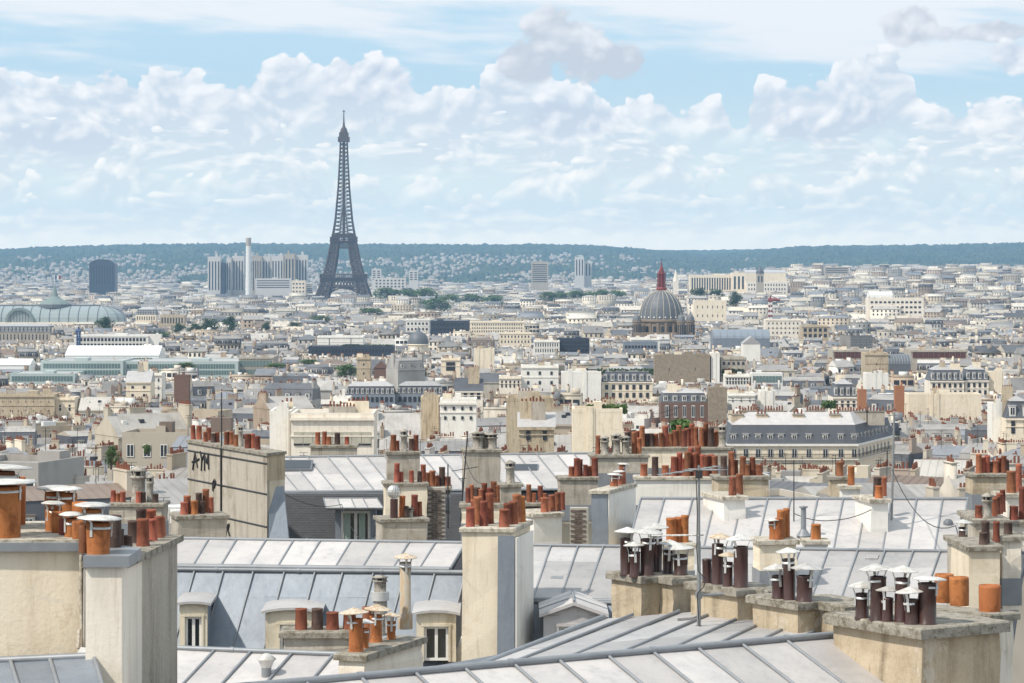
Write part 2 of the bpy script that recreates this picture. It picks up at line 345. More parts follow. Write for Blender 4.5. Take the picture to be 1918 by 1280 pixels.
# ---------------------------------------------------------------- terrain, hills and air
GT = [(-500, 74), (0, 74), (60, 70), (120, 66), (230, 58), (300, 53), (400, 47), (500, 42), (700, 35), (1000, 29), (1500, 23), (2000, 18), (3000, 10), (4500, 0), (7000, 0), (30000, 0)]
def ground(x, D):
    z = float(np.interp(D, [a for a, b in GT], [b for a, b in GT]))
    px = CX+F*x/max(D, 1.0)
    k = min(max((px-1150)/350.0, 0), 1); w = min(max((D-3300)/1500.0, 0), 1)*min(max((9000-D)/2500.0, 0), 1)
    return z+46*k*w
def build_terrain():
    xs = np.linspace(-1, 1, 41); ys = [-400, -100, 0, 40, 80, 120, 200, 300, 400, 500, 600, 700, 850, 1000, 1250, 1500, 1750, 2000, 2500, 3000, 3500, 4000, 4500, 5000, 5500, 6000, 6500, 7000, 7600, 9000, 10500, 12000, 14000, 16600]
    v, f = [], []
    for y in ys:
        wd = 400+abs(y)*0.5
        for x in xs: v.append((x*wd, y, ground(x*wd, y)-0.5))
    n = len(xs)
    for j in range(len(ys)-1):
        for i in range(n-1): a = j*n+i; f.append((a, a+1, a+n+1, a+n))
    me = bpy.data.meshes.new('ground'); me.from_pydata(v, [], f); me.materials.append(MATS['asphalt'])
    structure(add('ground', me))
build_terrain()
rs = np.random.RandomState(5)
def fbm2(x, y, seed, octs=4):
    """cheap value noise"""
    r = np.random.RandomState(seed); T = r.rand(257, 257); o = 0.0; a = 0.5; s = 0.0
    for _ in range(octs):
        xi = np.floor(x).astype(int); yi = np.floor(y).astype(int); fx = x-xi; fy = y-yi
        fx = fx*fx*(3-2*fx); fy = fy*fy*(3-2*fy)
        t = lambda i, j: T[i % 257, j % 257]
        o = o+a*((t(xi, yi)*(1-fx)+t(xi+1, yi)*fx)*(1-fy)+(t(xi, yi+1)*(1-fx)+t(xi+1, yi+1)*fx)*fy); s += a
        a *= 0.5; x = x*2.03+11; y = y*2.03+7
    return o/s
M('forest', (0.040, 0.066, 0.050), 0.9, spec=0.1, fn=lambda nt, p, c: mix(nt, noise(nt, p, 0.006, 6, 0.7).ss(0.38, 0.66), c, (0.075, 0.105, 0.065)))
def hill(name, D0, D1, D2, ridge, base_y, nx, ny, seed, amp, mat='forest'):
    """a wooded ridge from D0 up to its crest at D1 and away to D2; ridge gives the crest row in the photograph by column"""
    px = np.linspace(-500, 2420, nx)
    yr = np.interp(px, [a for a, b in ridge], [b for a, b in ridge])
    v = np.zeros((ny, nx, 3))
    for j in range(ny):
        t = j/(ny-1)
        D = D0+(D2-D0)*t; u = min((D-D0)/(D1-D0), 1.0)
        zc = CZ+(HY-yr)*D1/F; zb = CZ-(base_y-HY)*D0/F
        k = u*u*(3-2*u)*0.55+u*0.45
        z = zb+(zc-zb)*k
        if D > D1: z = z-(D-D1)*0.02
        x = (px-CX)*(D0+(D1-D0)*min(u*1.0, 1.0)*0.9)/F*1.0
        x = (px-CX)*D/F
        z = z+(fbm2(x/420.0+3, np.full_like(x, D/420.0), seed, 3)-0.5)*46*min(u, 1)*(1-0.92*k)
        tree = fbm2(x/26.0, np.full_like(x, D/40.0), seed+1, 3)
        z = z+(tree-0.5)*amp+rs.rand(nx)*amp*0.35
        v[j, :, 0] = x+rs.rand(nx)*4; v[j, :, 1] = D+rs.rand(nx)*6; v[j, :, 2] = z
    f = [(j*nx+i, j*nx+i+1, (j+1)*nx+i+1, (j+1)*nx+i) for j in range(ny-1) for i in range(nx-1)]
    me = bpy.data.meshes.new(name); me.from_pydata(v.reshape(-1, 3).tolist(), [], f); me.materials.append(MATS[mat])
    return structure(add(name, me)), v
RIDGE = [(-500, 476), (0, 470), (60, 467), (130, 465), (200, 463), (300, 461), (420, 460), (620, 460), (800, 461), (930, 462), (1000, 460), (1060, 461), (1130, 464), (1200, 469), (1260, 474), (1320, 480), (1380, 477), (1440, 470), (1500, 465), (1600, 463), (1750, 462), (1850, 459), (1918, 458), (2420, 452)]
hills, HV = hill('hills', 7700, 13600, 14300, RIDGE, 536, 760, 110, 21, 24)
hill('hills', 14500, 15800, 16300, [(-500, 480), (0, 480), (1000, 476), (1200, 469), (1260, 470), (1340, 470), (1450, 468), (1600, 476), (2420, 480)], 480, 420, 30, 44, 14)
# ---------------------------------------------------------------- roofs and chimneys close by
RN = random.Random(4)
def lerp(a, b, t): return a+(b-a)*t
def slope(parent, TL, TR, BR, BL, n, mat='zinc', seam=0.028, laps=(), ridge=0.05, eave=0.035, name='roof_slope', overlap=0.02, seam_mat='zinc_trim', ts=None, seam_to=1.0):
    """a zinc slope: boarding underneath, single panels between rolled seams, a ridge roll and an eaves roll"""
    TL, TR, BR, BL = (Vector(p) for p in (TL, TR, BR, BL))
    nrm = (TR-TL).cross(BL-TL).normalized()
    if nrm.z < 0: nrm = -nrm
    at = lambda u, v: lerp(lerp(TL, TR, u), lerp(BL, BR, u), v)
    b = MB(); k = 0.05
    b.hexa([p-nrm*(k+0.02) for p in (BL, BR, TR, TL)], [p-nrm*k for p in (BL, BR, TR, TL)], 'lead')
    ro = add(name, b, parent)
    us = ts or [0.0]+[(i+RN.uniform(-0.06, 0.06))/n for i in range(1, n)]+[1.0]
    vs = [0.0]+list(laps)+[1.0]
    for i in range(len(us)-1):
        for j in range(len(vs)-1):
            u0, u1, v0, v1 = us[i], us[i+1], vs[j], vs[j+1]
            q = [at(u0, v1), at(u1, v1), at(u1, v0), at(u0, v0)]
            o = [nrm*RN.uniform(-0.006, 0.006) for _ in range(4)]
            dz = nrm*(0.010*(len(vs)-2-j))
            top = [p+e+dz*(-1)+nrm*(0.0) for p, e in zip(q, o)]
            top[0] += nrm*0.012; top[1] += nrm*0.012
            mid = (top[0]+top[1]+top[2]+top[3])/4+nrm*RN.uniform(-0.008, 0.010)
            m = MB(mat)
            nn = len(m.v); bot = [p-nrm*0.05 for p in q]
            m.v += [tuple(p) for p in bot+top]+[tuple(mid)]
            fs = [(0, 1, 5, 4), (1, 2, 6, 5), (2, 3, 7, 6), (3, 0, 4, 7), (4, 5, 8), (5, 6, 8), (6, 7, 8), (7, 4, 8)]
            m.f += fs; m.mi += [0]*8; m.sm += [False]*8
            add('panel', m, ro)
            if RN.random() < 0.07 and (q[1]-q[0]).length > 0.5:
                c0 = lerp(lerp(q[3], q[2], RN.uniform(0.25, 0.7)), lerp(q[0], q[1], RN.uniform(0.3, 0.7)), RN.uniform(0.3, 0.7)); ex = (q[1]-q[0]).normalized(); ey = (q[0]-q[3]).normalized(); sx, sy = RN.uniform(0.08, 0.16), RN.uniform(0.08, 0.2)
                z_ = nrm*0.022; m = MB(); k4 = [c0-ex*sx+ey*sy, c0+ex*sx+ey*sy, c0+ex*sx-ey*sy, c0-ex*sx-ey*sy]; m.hexa([p-nrm*0.01 for p in k4], [p+z_ for p in k4], RN.choice(('zinc', 'zinc_pale', 'zinc_trim'))); add('patch', m, ro)
    for i, u in enumerate(us):
        a, c = at(u, 0.0), at(u, seam_to)
        m = MB(); seam_ = seam*0.72; m.tube(a+nrm*seam_*0.5, c+nrm*seam_*0.5, seam_, seam_, 8, seam_mat)
        m.tube(c+nrm*seam_*0.5-(c-a).normalized()*0.05, c+nrm*seam_*0.5+(c-a).normalized()*0.01, seam_*1.35, seam_*1.35, 8, seam_mat)
        add('seam', m, ro)
    d = (TR-TL).normalized()
    ridge *= 0.78
    if ridge:
        L = (TR-TL).length; k = max(1, int(L/2.0))
        for i in range(k):
            m = MB(); p, q = lerp(TL, TR, i/k), lerp(TL, TR, (i+1)/k); m.tube(p+nrm*ridge*0.4, q+nrm*ridge*0.4, ridge, ridge, 8, seam_mat)
            m.tube(q+nrm*ridge*0.4-d*0.05, q+nrm*ridge*0.4+d*0.02, ridge*1.22, ridge*1.22, 8, seam_mat); add('ridge_roll', m, ro)
    if eave:
        m = MB(); m.tube(BL, BR, eave, eave, 8, seam_mat); add('eaves_roll', m, ro)
    return ro
# ---- chimney pots, shared meshes
PM = {}
def pot_mesh(kind, r, h):
    key = (kind, round(r/0.01), round(h/0.04))
    if key in PM: return PM[key]
    m = MB(); n = 16
    mat = {'c': 'clay', 'o': 'clay_orange', 'b': 'clay_brown', 'd': 'clay_dark', 'g': 'concrete_pot', 'p': 'pipe_rust'}[kind[0]]
    if kind[0] in 'cod':
        if kind.endswith('q'):      # straight old pot with a thick body
            m.lathe((0, 0, 0), [(r*0.98, 0), (r, h*0.3), (r*1.02, h*0.9), (r*0.97, h), (r*0.80, h), (r*0.78, h*0.72)], n, mat)
        else:
            m.lathe((0, 0, 0), [(r*1.12, 0), (r*1.08, h*0.06), (r*1.02, h*0.10), (r*0.92, h*0.9), (r*0.99, h*0.92), (r*0.98, h), (r*0.78, h), (r*0.74, h*0.75)], n, mat)
        m.lathe((0, 0, h*0.76), [(r*0.80, 0), (0.001, 0)], n, 'black')
    elif kind[0] == 'b':
        m.lathe((0, 0, 0), [(r*1.16, 0), (r*1.16, 0.03), (r*1.0, 0.05), (r*0.98, h-0.03), (r*1.03, h-0.025), (r*1.03, h), (r*0.86, h), (r*0.86, h-0.15)], n, mat)
        m.lathe((0, 0, h-0.14), [(r*0.88, 0), (0.001, 0)], n, 'black')
    elif kind[0] == 'g':            # concrete pot with slotted head
        m.lathe((0, 0, 0), [(r*1.2, 0), (r*1.15, h*0.08), (r*0.95, h*0.12), (r*0.95, h*0.62), (r*1.2, h*0.66), (r*1.2, h*0.71), (r*0.8, h*0.73)], n, mat)
        for i in range(6):
            t = math.pi*2*i/6; m.bar((r*0.9*math.cos(t), r*0.9*math.sin(t), h*0.70), (r*0.9*math.cos(t), r*0.9*math.sin(t), h*0.86), r*0.22, mat)
        m.lathe((0, 0, 0), [(r*0.7, h*0.72), (r*0.7, h*0.86)], n, 'black')
        m.lathe((0, 0, 0), [(r*1.25, h*0.85), (r*1.32, h*0.88), (r*0.7, h*0.95), (0.001, h)], n, mat)
    else:
        m.lathe((0, 0, 0), [(r*1.35, 0), (r*1.35, h*0.22), (r, h*0.25), (r*0.98, h), (r*0.85, h), (r*0.85, h-0.1)], n, mat)
        m.lathe((0, 0, h-0.12), [(r*0.9, 0), (0.001, 0)], n, 'black')
    PM[key] = m.mesh('pot'); return PM[key]
def cowl_mesh(kind, r, h):
    key = ('cowl', kind, round(r/0.01), round(h/0.04))
    if key in PM: return PM[key]
    m = MB(); up = 0.055 if kind == 'D' else 0.11
    top = {'u': 'cowl_white', 'U': 'cowl_rust', 'D': 'cowl_white', 't': 'concrete_pot'}[kind]
    R = r*(2.15 if kind in 'uU' else 1.9)
    m.lathe((0, 0, h), [(r*1.07, -0.07), (r*1.07, -0.04), (r*1.0, -0.04)], 16, 'galvanised')
    for i in range(3):
        t = 2*math.pi*i/3+0.5; c, s = math.cos(t), math.sin(t)
        a = [(r*1.06, -0.16), (r*1.08, 0.0), (r*1.5, up*0.92)]
        for (r0, z0), (r1, z1) in zip(a, a[1:]):
            w = 0.018; p = Vector((-s*w, c*w, 0))
            A, B = Vector((c*r0, s*r0, h+z0)), Vector((c*r1, s*r1, h+z1)); o = Vector((c, s, 0))*0.006
            m.hexa([A-p, A+p, A+p+o, A-p+o], [B-p, B+p, B+p+o, B-p+o], 'galvanised')
    if kind == 'D': m.lathe((0, 0, h+up), [(0.001, 0.028), (R*0.6, 0.022), (R, 0.0), (R, -0.012), (0.001, 0.004)], 24, top)
    else:
        m.lathe((0, 0, h+up), [(0.001, R*0.30), (R*0.5, R*0.13), (R, -0.01), (R*0.99, -0.02), (R*0.45, R*0.09), (0.001, R*0.24)], 12, top, smooth=False)
    PM[key] = m.mesh('cowl'); return PM[key]
def put_pot(parent, pos, kind, r, h, cowl=None, lean=0.02):
    if kind == 'c' and RN.random() < 0.14: kind = 'd'
    h *= RN.uniform(0.93, 1.07)
    o = add('pot', pot_mesh(kind, r, h), parent, pos, rot=(RN.uniform(-lean, lean), RN.uniform(-lean, lean), RN.uniform(0, 6.28)))
    if cowl:
        c = bpy.data.objects.new('cowl', cowl_mesh(cowl, r, h)); COL.objects.link(c); c.parent = o
        c.rotation_euler = (RN.uniform(-0.06, 0.06), RN.uniform(-0.06, 0.06), RN.uniform(0, 6.28))
    return o
def pots_on(t, O, A, B, lb, z, D, pots):
    """pots: (column in the photograph, width px, height px, how far back 0..1, kind, cowl)"""
    for p in pots:
        px, w, h, fr, kind = p[:5]; cowl = p[5] if len(p) > 5 else None
        q = O+B*(fr*lb); k = (px-CX)/F
        s = (k*q.y-q.x)/(A.x-k*A.y); q = q+A*s
        put_pot(t, (q.x, q.y, z-0.004), kind, w*q.y/F*0.5, h*q.y/F, cowl)
def stack(label, N, La, Lb, ztop, zbase, wall='plaster_tan', slab='slab', pots=(), A=None, B=None, over=0.07, th=0.11, flash=True, blocks=(), name='chimney_stack', group=None, potz=0.0):
    """a chimney stack from its near corner N, La along A (to the right) and Lb along B (away)"""
    A = (A or Vector((1, 0, 0))).normalized(); B = (B or Vector((-A.y, A.x, 0))).normalized()
    N = Vector((N[0], N[1], 0)); t = thing(name, label, 'chimney', (N.x, N.y, zbase), group)
    for bi, (oa, ob, la, lb) in enumerate([(0, 0, La, Lb)]+list(blocks)):
        O = N+A*oa+B*ob
        pl = [O, O+A*la, O+A*la+B*lb, O+B*lb]
        m = MB(); j = lambda: Vector((RN.uniform(-0.018, 0.018), RN.uniform(-0.018, 0.018), 0))
        zs = [zbase-0.6]+[lerp(zbase, ztop-th, i/3) for i in range(4)]
        rings = [[p+j() for p in pl] for _ in zs]
        for a in range(len(zs)-1):
            for i in range(4):
                k = (i+1) % 4
                m.poly([(*rings[a][i].xy, zs[a]), (*rings[a][k].xy, zs[a]), (*rings[a+1][k].xy, zs[a+1]), (*rings[a+1][i].xy, zs[a+1])], wall)
        add('shaft', m, t)
        m = MB(); o = over; dz = bi*0.006
        q = [O-A*o-B*o, O+A*(la+o)-B*o, O+A*(la+o)+B*(lb+o), O-A*o+B*(lb+o)]
        q2 = [p+(O+A*la/2+B*lb/2-p)*0.03+j() for p in q]
        m.prism([p.xy for p in q], ztop-th-dz, ztop-0.025-dz, slab); m.prism([p.xy for p in q], ztop-0.025-dz+0.0005, ztop-dz, slab, [p.xy for p in q2])
        add('cap_slab', m, t)
        if flash:
            m = MB(); e = 0.02
            m.prism([p.xy for p in (O-A*e-B*e, O+A*(la+e)-B*e, O+A*(la+e)+B*(lb+e), O-A*e+B*(lb+e))], zbase-0.5, zbase+0.07, 'zinc_trim'); add('flashing', m, t)
    pots_on(t, N, A, B, Lb, ztop-0.02, N.y, pots)
    return t
def ch(label, px0, px1, ytop, ybase, D, dep=0.9, yaw=0.0, wall='plaster_grey', slab='slab', pots=(), **k):
    """frontal stack between two columns"""
    A = Vector((math.cos(yaw), math.sin(yaw), 0)); x0 = xat(px0, D)
    L = ((px1-CX)/F*D-x0)/(A.x-(px1-CX)/F*A.y)
    return stack(label, (x0, D), L, dep, zat(ytop, D), zat(ybase, D), wall, slab, pots, A=A, **k)
# ================= nearest roof and the row of brown-potted stacks along its party wall
a_ = Vector((0.843, 0.538, 0)); b_ = Vector((-0.538, 0.843, 0))
def near_house():
    t = thing('house', 'nearest zinc roof with long ridge crossing the bottom edge', 'house', (1.0, 38.5, 72))
    R = Vector((5.6, 41.79, 91.75)); L = R-a_*13.3
    dn = -b_*4.2+Vector((0, 0, -1.5))
    slope(t, L, R, R+dn, L+dn, 18, 'zinc_pale', 0.032, laps=(0.42,), ridge=0.062)
    # flatter slope behind the ridge, its seams running away to the stacks
    e = Vector((0.304, 0.953, 0)); p = L+a_*5.9+Vector((-0.02, 0.08, -0.07)); q = L+a_*11.2+Vector((-0.02, 0.08, -0.07))
    far = e*6.6+Vector((0, 0, -0.06))
    slope(t, p+far, q+far, q, p, 9, 'zinc', 0.034, laps=(0.3, 0.62), ridge=0.0, eave=0.0, ts=[0, 0.10, 0.26, 0.42, 0.58, 0.72, 0.86, 1.0])
    m = MB(); m.tube(p, p+far, 0.05, 0.05, 8, 'zinc_trim'); add('edge_roll', m, t)
    m = MB(); m.prism([(L+dn).xy, (R+dn).xy, (R+b_*4).xy, (p+far).xy, (L+b_*0.3).xy], 70, 89.3, 'plaster_cream'); add('wall', m, t)
    m = MB(); g = p+far; m.prism([(L+b_*0.12).xy, (R+b_*0.12).xy, (q+far).xy, g.xy], 89.3, 91.35, 'lead'); add('roof_base', m, t)
near_house()
Bk = 'b'
stack('tan stack with six brown cowled pots left of the antenna mast', (1.97, 45.4), 0.33, 0.80, 92.1, 91.2, pots=[(1174, 24, 72, 0.5, Bk, 'u'), (1189, 19, 45, 0.12, Bk, 'u'), (1212, 26, 74, 0.1, Bk, 'u'), (1228, 24, 72, 0.6, Bk, 'u'), (1251, 20, 48, 0.2, Bk, 'u'), (1275, 26, 42, -0.15, Bk, 'u')], A=a_, B=b_, blocks=[(0.33, -0.35, 0.36, 0.9)])
stack('tan stack with four brown pots just right of the antenna mast', (3.29, 43.7), 0.36, 1.17, 92.1, 91.2, pots=[(1325, 18, 46, 0.75, Bk), (1344, 22, 78, 0.55, Bk, 'U'), (1363, 18, 46, 0.3, Bk, 'U'), (1388, 27, 79, 0.12, Bk, 'u')], A=a_, B=b_, blocks=[(0.36, -0.3, 0.35, 0.9)])
stack('tan stack with three brown cowled pots, middle of the party wall row', (4.03, 42.0), 0.36, 1.08, 92.1, 91.15, pots=[(1458, 24, 47, 0.5, Bk, 'u'), (1479, 22, 78, 0.3, Bk, 'u'), (1507, 30, 48, 0.06, Bk, 'u')], A=a_, B=b_, blocks=[(0.36, -0.6, 0.6, 1.2)])
stack('largest tan stack with six brown cowled pots at lower right', (5.376, 39.2), 1.35, 1.85, 92.1, 91.0, pots=[(1615, 25, 48, 0.66, Bk, 'u'), (1645, 30, 80, 0.5, Bk, 'u'), (1662, 21, 48, 0.40, Bk, 'u'), (1689, 29, 82, 0.33, Bk, 'u'), (1708, 25, 50, 0.18, Bk, 'u'), (1737, 34, 86, 0.12, Bk, 'D')], A=a_, B=b_, over=0.10, th=0.15)
# lower stack behind it with squat orange pots and its boarded pillar
stack('pale boarded stack with three squat orange pots at right edge', (xat(1855, 42.5), 42.5), 0.42, 2.2, zat(1150, 42.5), zat(1290, 42.5), 'plaster_pale', 'slab', pots=[(1768, 36, 50, 0.75, 'oq'), (1797, 37, 52, 0.55, 'oq'), (1854, 41, 52, 0.12, 'oq')], A=a_, B=Vector((-0.75, 0.66, 0)), flash=False)
# ================= antenna on the row of stacks
def yagi(m, c, d, L, n, w, mat='steel'):
    d = Vector(d).normalized(); s = Vector((-d.y, d.x, 0)) if abs(d.z) < 0.9 else Vector((1, 0, 0))
    m.bar(c-d*L/2, c+d*L/2, 0.018, mat)
    for i in range(n):
        p = c+d*L*(i/(n-1)-0.5); k = w*(0.6+0.4*i/(n-1)); m.bar(p-s*k/2, p+s*k/2, 0.008, mat)
def antenna():
    D = 43.0; b = P(1309, 1190, D); top = P(1309, 872, D)
    t = thing('antenna_mast', 'steel television mast with cross aerials clamped to tan stacks', 'antenna', b)
    m = MB(); m.tube(b, lerp(b, top, 0.55), 0.030, 0.028, 10, 'steel'); m.tube(lerp(b, top, 0.55), top, 0.022, 0.018, 10, 'steel'); add('mast', m, t)
    m = MB(); yagi(m, P(1290, 882, D), (1.0, 0.35, 0.12), 0.9, 7, 0.34); add('aerial', m, t)
    m = MB(); yagi(m, P(1318, 880, D), (0.5, -0.9, 0.05), 0.8, 8, 0.30); add('aerial', m, t)
    m = MB(); yagi(m, P(1270, 1003, D), (1, 0.1, 0.0), 0.75, 9, 0.26, 'cowl_white'); add('aerial', m, t)
    for y in (1115, 1178):
        m = MB(); p = P(1309, y, D); m.bar(p+Vector((-0.05, 0, 0)), p+Vector((0.36, 0.15, 0.0)), 0.03, 'steel'); m.bar(p+Vector((0.0, 0.0, 0.05)), p+Vector((0.0, 0.0, -0.05)), 0.07, 'steel'); add('bracket', m, t)
    m = MB(); p = P(1309, 888, D); m.box(p.x-0.05, p.x+0.05, p.y-0.06, p.y+0.04, p.z-0.06, p.z+0.05, 'iron'); add('junction_box', m, t)
    m = MB(); pts = [P(1304, 900, D-0.05), P(1306, 960, D-0.05), P(1305, 1030, D-0.05), P(1308, 1070, D-0.06), P(1322, 1085, D-0.08), P(1318, 1100, D-0.08), P(1306, 1112, D-0.05), P(1310, 1185, D-0.05)]
    for p, q in zip(pts, pts[1:]): m.tube(p, q, 0.007, 0.007, 5, 'black')
    add('cable', m, t)
antenna()
# ================= left: the big plastered stacks
def left_stacks():
    t = thing('chimney_stack', 'broad cream plastered stack with zinc cap and huge orange pots at left edge', 'chimney', (-6.2, 36, 90))
    D = 35.4; z0 = zat(1245, D); zc = zat(1032, D)
    m = MB(); m.prism([(xat(-60, D), D), (xat(150, D), D+0.05), (xat(150, D)+0.1, D+2.5), (xat(-60, D), D+2.5)], z0-1.5, zc, 'plaster_cream'); add('shaft', m, t)
    m = MB(); m.prism([(xat(-70, D), D-0.10), (xat(156, D), D-0.06), (xat(156, D), D+1.0), (xat(150, D), D+2.6), (xat(-70, D), D+2.6)], zc, zc+0.10, 'zinc_trim'); add('zinc_cap', m, t)
    m = MB(); m.prism([(xat(-60, D), D-0.03), (xat(148, D), D-0.0), (xat(146, D), D+1.0), (xat(140, D), D+2.5), (xat(-60, D), D+2.5)], zc+0.10, zc+0.13, 'slab_pale'); add('cap_bed', m, t)
    for px, dd, w, h, c, k in ((6, D+0.35, 66, 105, 'D', 'o'), (-4, D+1.4, 64, 112, 'D', 'c'), (24, D+1.6, 26, 96, None, 'c'), (36, D+2.0, 24, 92, None, 'o')):
        put_pot(t, (xat(px, dd), dd, zc+0.11), k+'q', w*dd/F/2, h*dd/F, c)
    # downpipe and cable in the corner
    m = MB(); pts = [P(152, 1040, D-0.12), P(151, 1110, D-0.12), P(153, 1185, D-0.14), P(149, 1235, D-0.2)]
    for p, q in zip(pts, pts[1:]): m.tube(p, q, 0.020, 0.020, 8, 'slab_pale')
    m.tube(P(158, 1045, D-0.14), P(157, 1225, D-0.16), 0.010, 0.010, 6, 'galvanised')
    add('downpipe', m, t)
    m = MB(); m.hexa([P(135, 1238, D-0.3), P(162, 1240, D-0.3), P(166, 1215, D-0.2), P(150, 1213, D-0.2)], [P(136, 1236, D-0.34), P(160, 1237, D-0.34), P(164, 1214, D-0.24), P(152, 1212, D-0.24)], 'galvanised'); m.bar(P(148, 1215, D-0.2), P(150, 1180, D-0.14), 0.05, 'slab_pale'); add('pipe_shoe', m, t)
    t = thing('chimney_stack', 'narrow white plastered pier with grey cap and banded orange pots', 'chimney', (xat(195, 34.8), 34.8, 90))
    D = 34.8; zc = zat(1062, D)
    m = MB(); m.prism([(xat(160, D), D), (xat(228, D), D), (xat(228, D)+0.05, D+1.5), (xat(160, D), D+1.5)], 89.5, zc, 'plaster_pale'); add('shaft', m, t)
    m = MB(); m.prism([(xat(157, D), D-0.06), (xat(243, D), D-0.06), (xat(238, D)+0.05, D+0.9), (xat(163, D), D+1.6)], zc, zc+0.13, 'zinc_trim'); add('zinc_cap', m, t)
    for px, dd, w, h, c, k in ((184, D+0.25, 44, 56, 'D', 'o'), (157, D+0.35, 20, 50, None, 'c'), (146, D+0.75, 22, 52, None, 'o'), (133, D+1.0, 24, 56, 'D', 'o'), (121, D+1.25, 22, 54, None, 'c'), (109, D+1.5, 24, 58, None, 'o'), (97, D+1.75, 24, 60, 'D', 'o'), (172, D+1.15, 36, 72, 'D', 'o'), (150, D+1.9, 30, 72, None, 'o'), (128, D+2.2, 30, 78, 'D', 'o'), (104, D+2.5, 38, 84, 'D', 'o'), (214, D+1.0, 26, 62, None, 'd')):
        put_pot(t, (xat(px, dd), dd, zc+0.13), k+'q', w*dd/F/2, h*dd/F, c)
    # receding grey stack with open red pots
    N = Vector((xat(229, 35.2), 35.2, 0)); B = Vector((0.085, 0.996, 0)).normalized(); A = Vector((-B.y, B.x, 0))
    WB = 0.42
    t2 = thing('chimney_stack', 'grey weathered stack with open red pots, beside the white pier', 'chimney', (N.x, 35.2, 90))
    zt = zat(1052, 35.2)
    pl = [N, N+B*3.3, N+B*3.3+A*WB, N+A*WB]
    m = MB(); m.prism([p.xy for p in pl], 89.0, zt-0.08, 'plaster_grey'); add('shaft', m, t2)
    m = MB(); o = 0.07; q = [N-B*0.0-A*o, N+B*(3.3+o)-A*o, N+B*(3.3+o)+A*(WB+o), N+A*(WB+o)]; m.prism([p.xy for p in q], zt-0.08, zt, 'slab'); add('cap_slab', m, t2)
    for px, w, h, fr, k in ((222, 22, 48, 0.55, 'c'), (239, 19, 34, 0.4, 'c'), (268, 24, 52, 0.35, 'c'), (286, 18, 40, 0.4, 'c'), (298, 18, 40, 0.4, 'c'), (310, 17, 38, 0.45, 'c'), (250, 22, 40, 0.85, 'd'), (265, 20, 54, 0.9, 'c'), (284, 22, 48, 0.8, 'c'), (299, 18, 48, 0.9, 'c')):
        P0 = N+A*(fr*WB); k_ = (px-CX)/F; s = (k_*P0.y-P0.x)/(B.x-k_*B.y); s = min(max(s, 0.15), 3.2); q = P0+B*s
        put_pot(t2, (q.x, q.y, zt-0.005), k, w*q.y/F/2, h*q.y/F)
    # dark zinc roof corner in front
    t3 = thing('house', 'dark zinc roof corner below the cream stack at lower left', 'house', (-5.5, 34, 72))
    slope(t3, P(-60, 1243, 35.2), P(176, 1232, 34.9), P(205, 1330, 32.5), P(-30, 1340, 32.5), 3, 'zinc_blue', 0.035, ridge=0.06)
    m = MB(); m.box(xat(-60, 34), xat(190, 33), 32.5, 34.7, 70, zat(1345, 32.5)-0.1, 'plaster_cream'); add('wall', m, t3)
left_stacks()
# ================= windows and dormers
def window(parent, c, w, h, mats=('white_paint', 'glass'), curtain=False, fr=0.06, bars=1, right=Vector((1, 0, 0)), name='window'):
    """casement window, c = middle of its outer face, looking along -y"""
    m = MB(); y = c.y
    def bx(x0, x1, z0, z1, y0, y1, mt): m.box(c.x+x0, c.x+x1, y+y0, y+y1, c.z+z0, c.z+z1, mt)
    W_, H_ = w/2, h/2
    bx(-W_, -W_+fr, -H_, H_, 0, 0.08, mats[0]); bx(W_-fr, W_, -H_, H_, 0, 0.08, mats[0]); bx(-W_+fr, W_-fr, H_-fr, H_, 0.002, 0.08, mats[0]); bx(-W_+fr, W_-fr, -H_, -H_+fr, 0.002, 0.08, mats[0])
    for i in range(bars):
        x = -W_+w*(i+1)/(bars+1); bx(x-fr*0.6, x+fr*0.6, -H_+fr, H_-fr, 0.004, 0.07, mats[0])
    o = add(name, m, parent)
    for i in range(bars+1):
        m = MB(); x0 = -W_+w*i/(bars+1)+fr*0.6; x1 = -W_+w*(i+1)/(bars+1)-fr*0.6
        bx(x0, x1, -H_+fr, H_-fr, 0.05, 0.058, mats[1]); add('pane', m, o)
        if curtain:
            m = MB(); n = 5
            for k in range(n):
                a = x0+(x1-x0)*0.15+(x1-x0)*0.55*k/n; m.box(c.x+a, c.x+a+(x1-x0)*0.09, y+0.04-0.01*(k % 2), y+0.047, c.z-H_+fr, c.z+H_-fr, 'curtain')
            add('curtain', m, o)
    return o
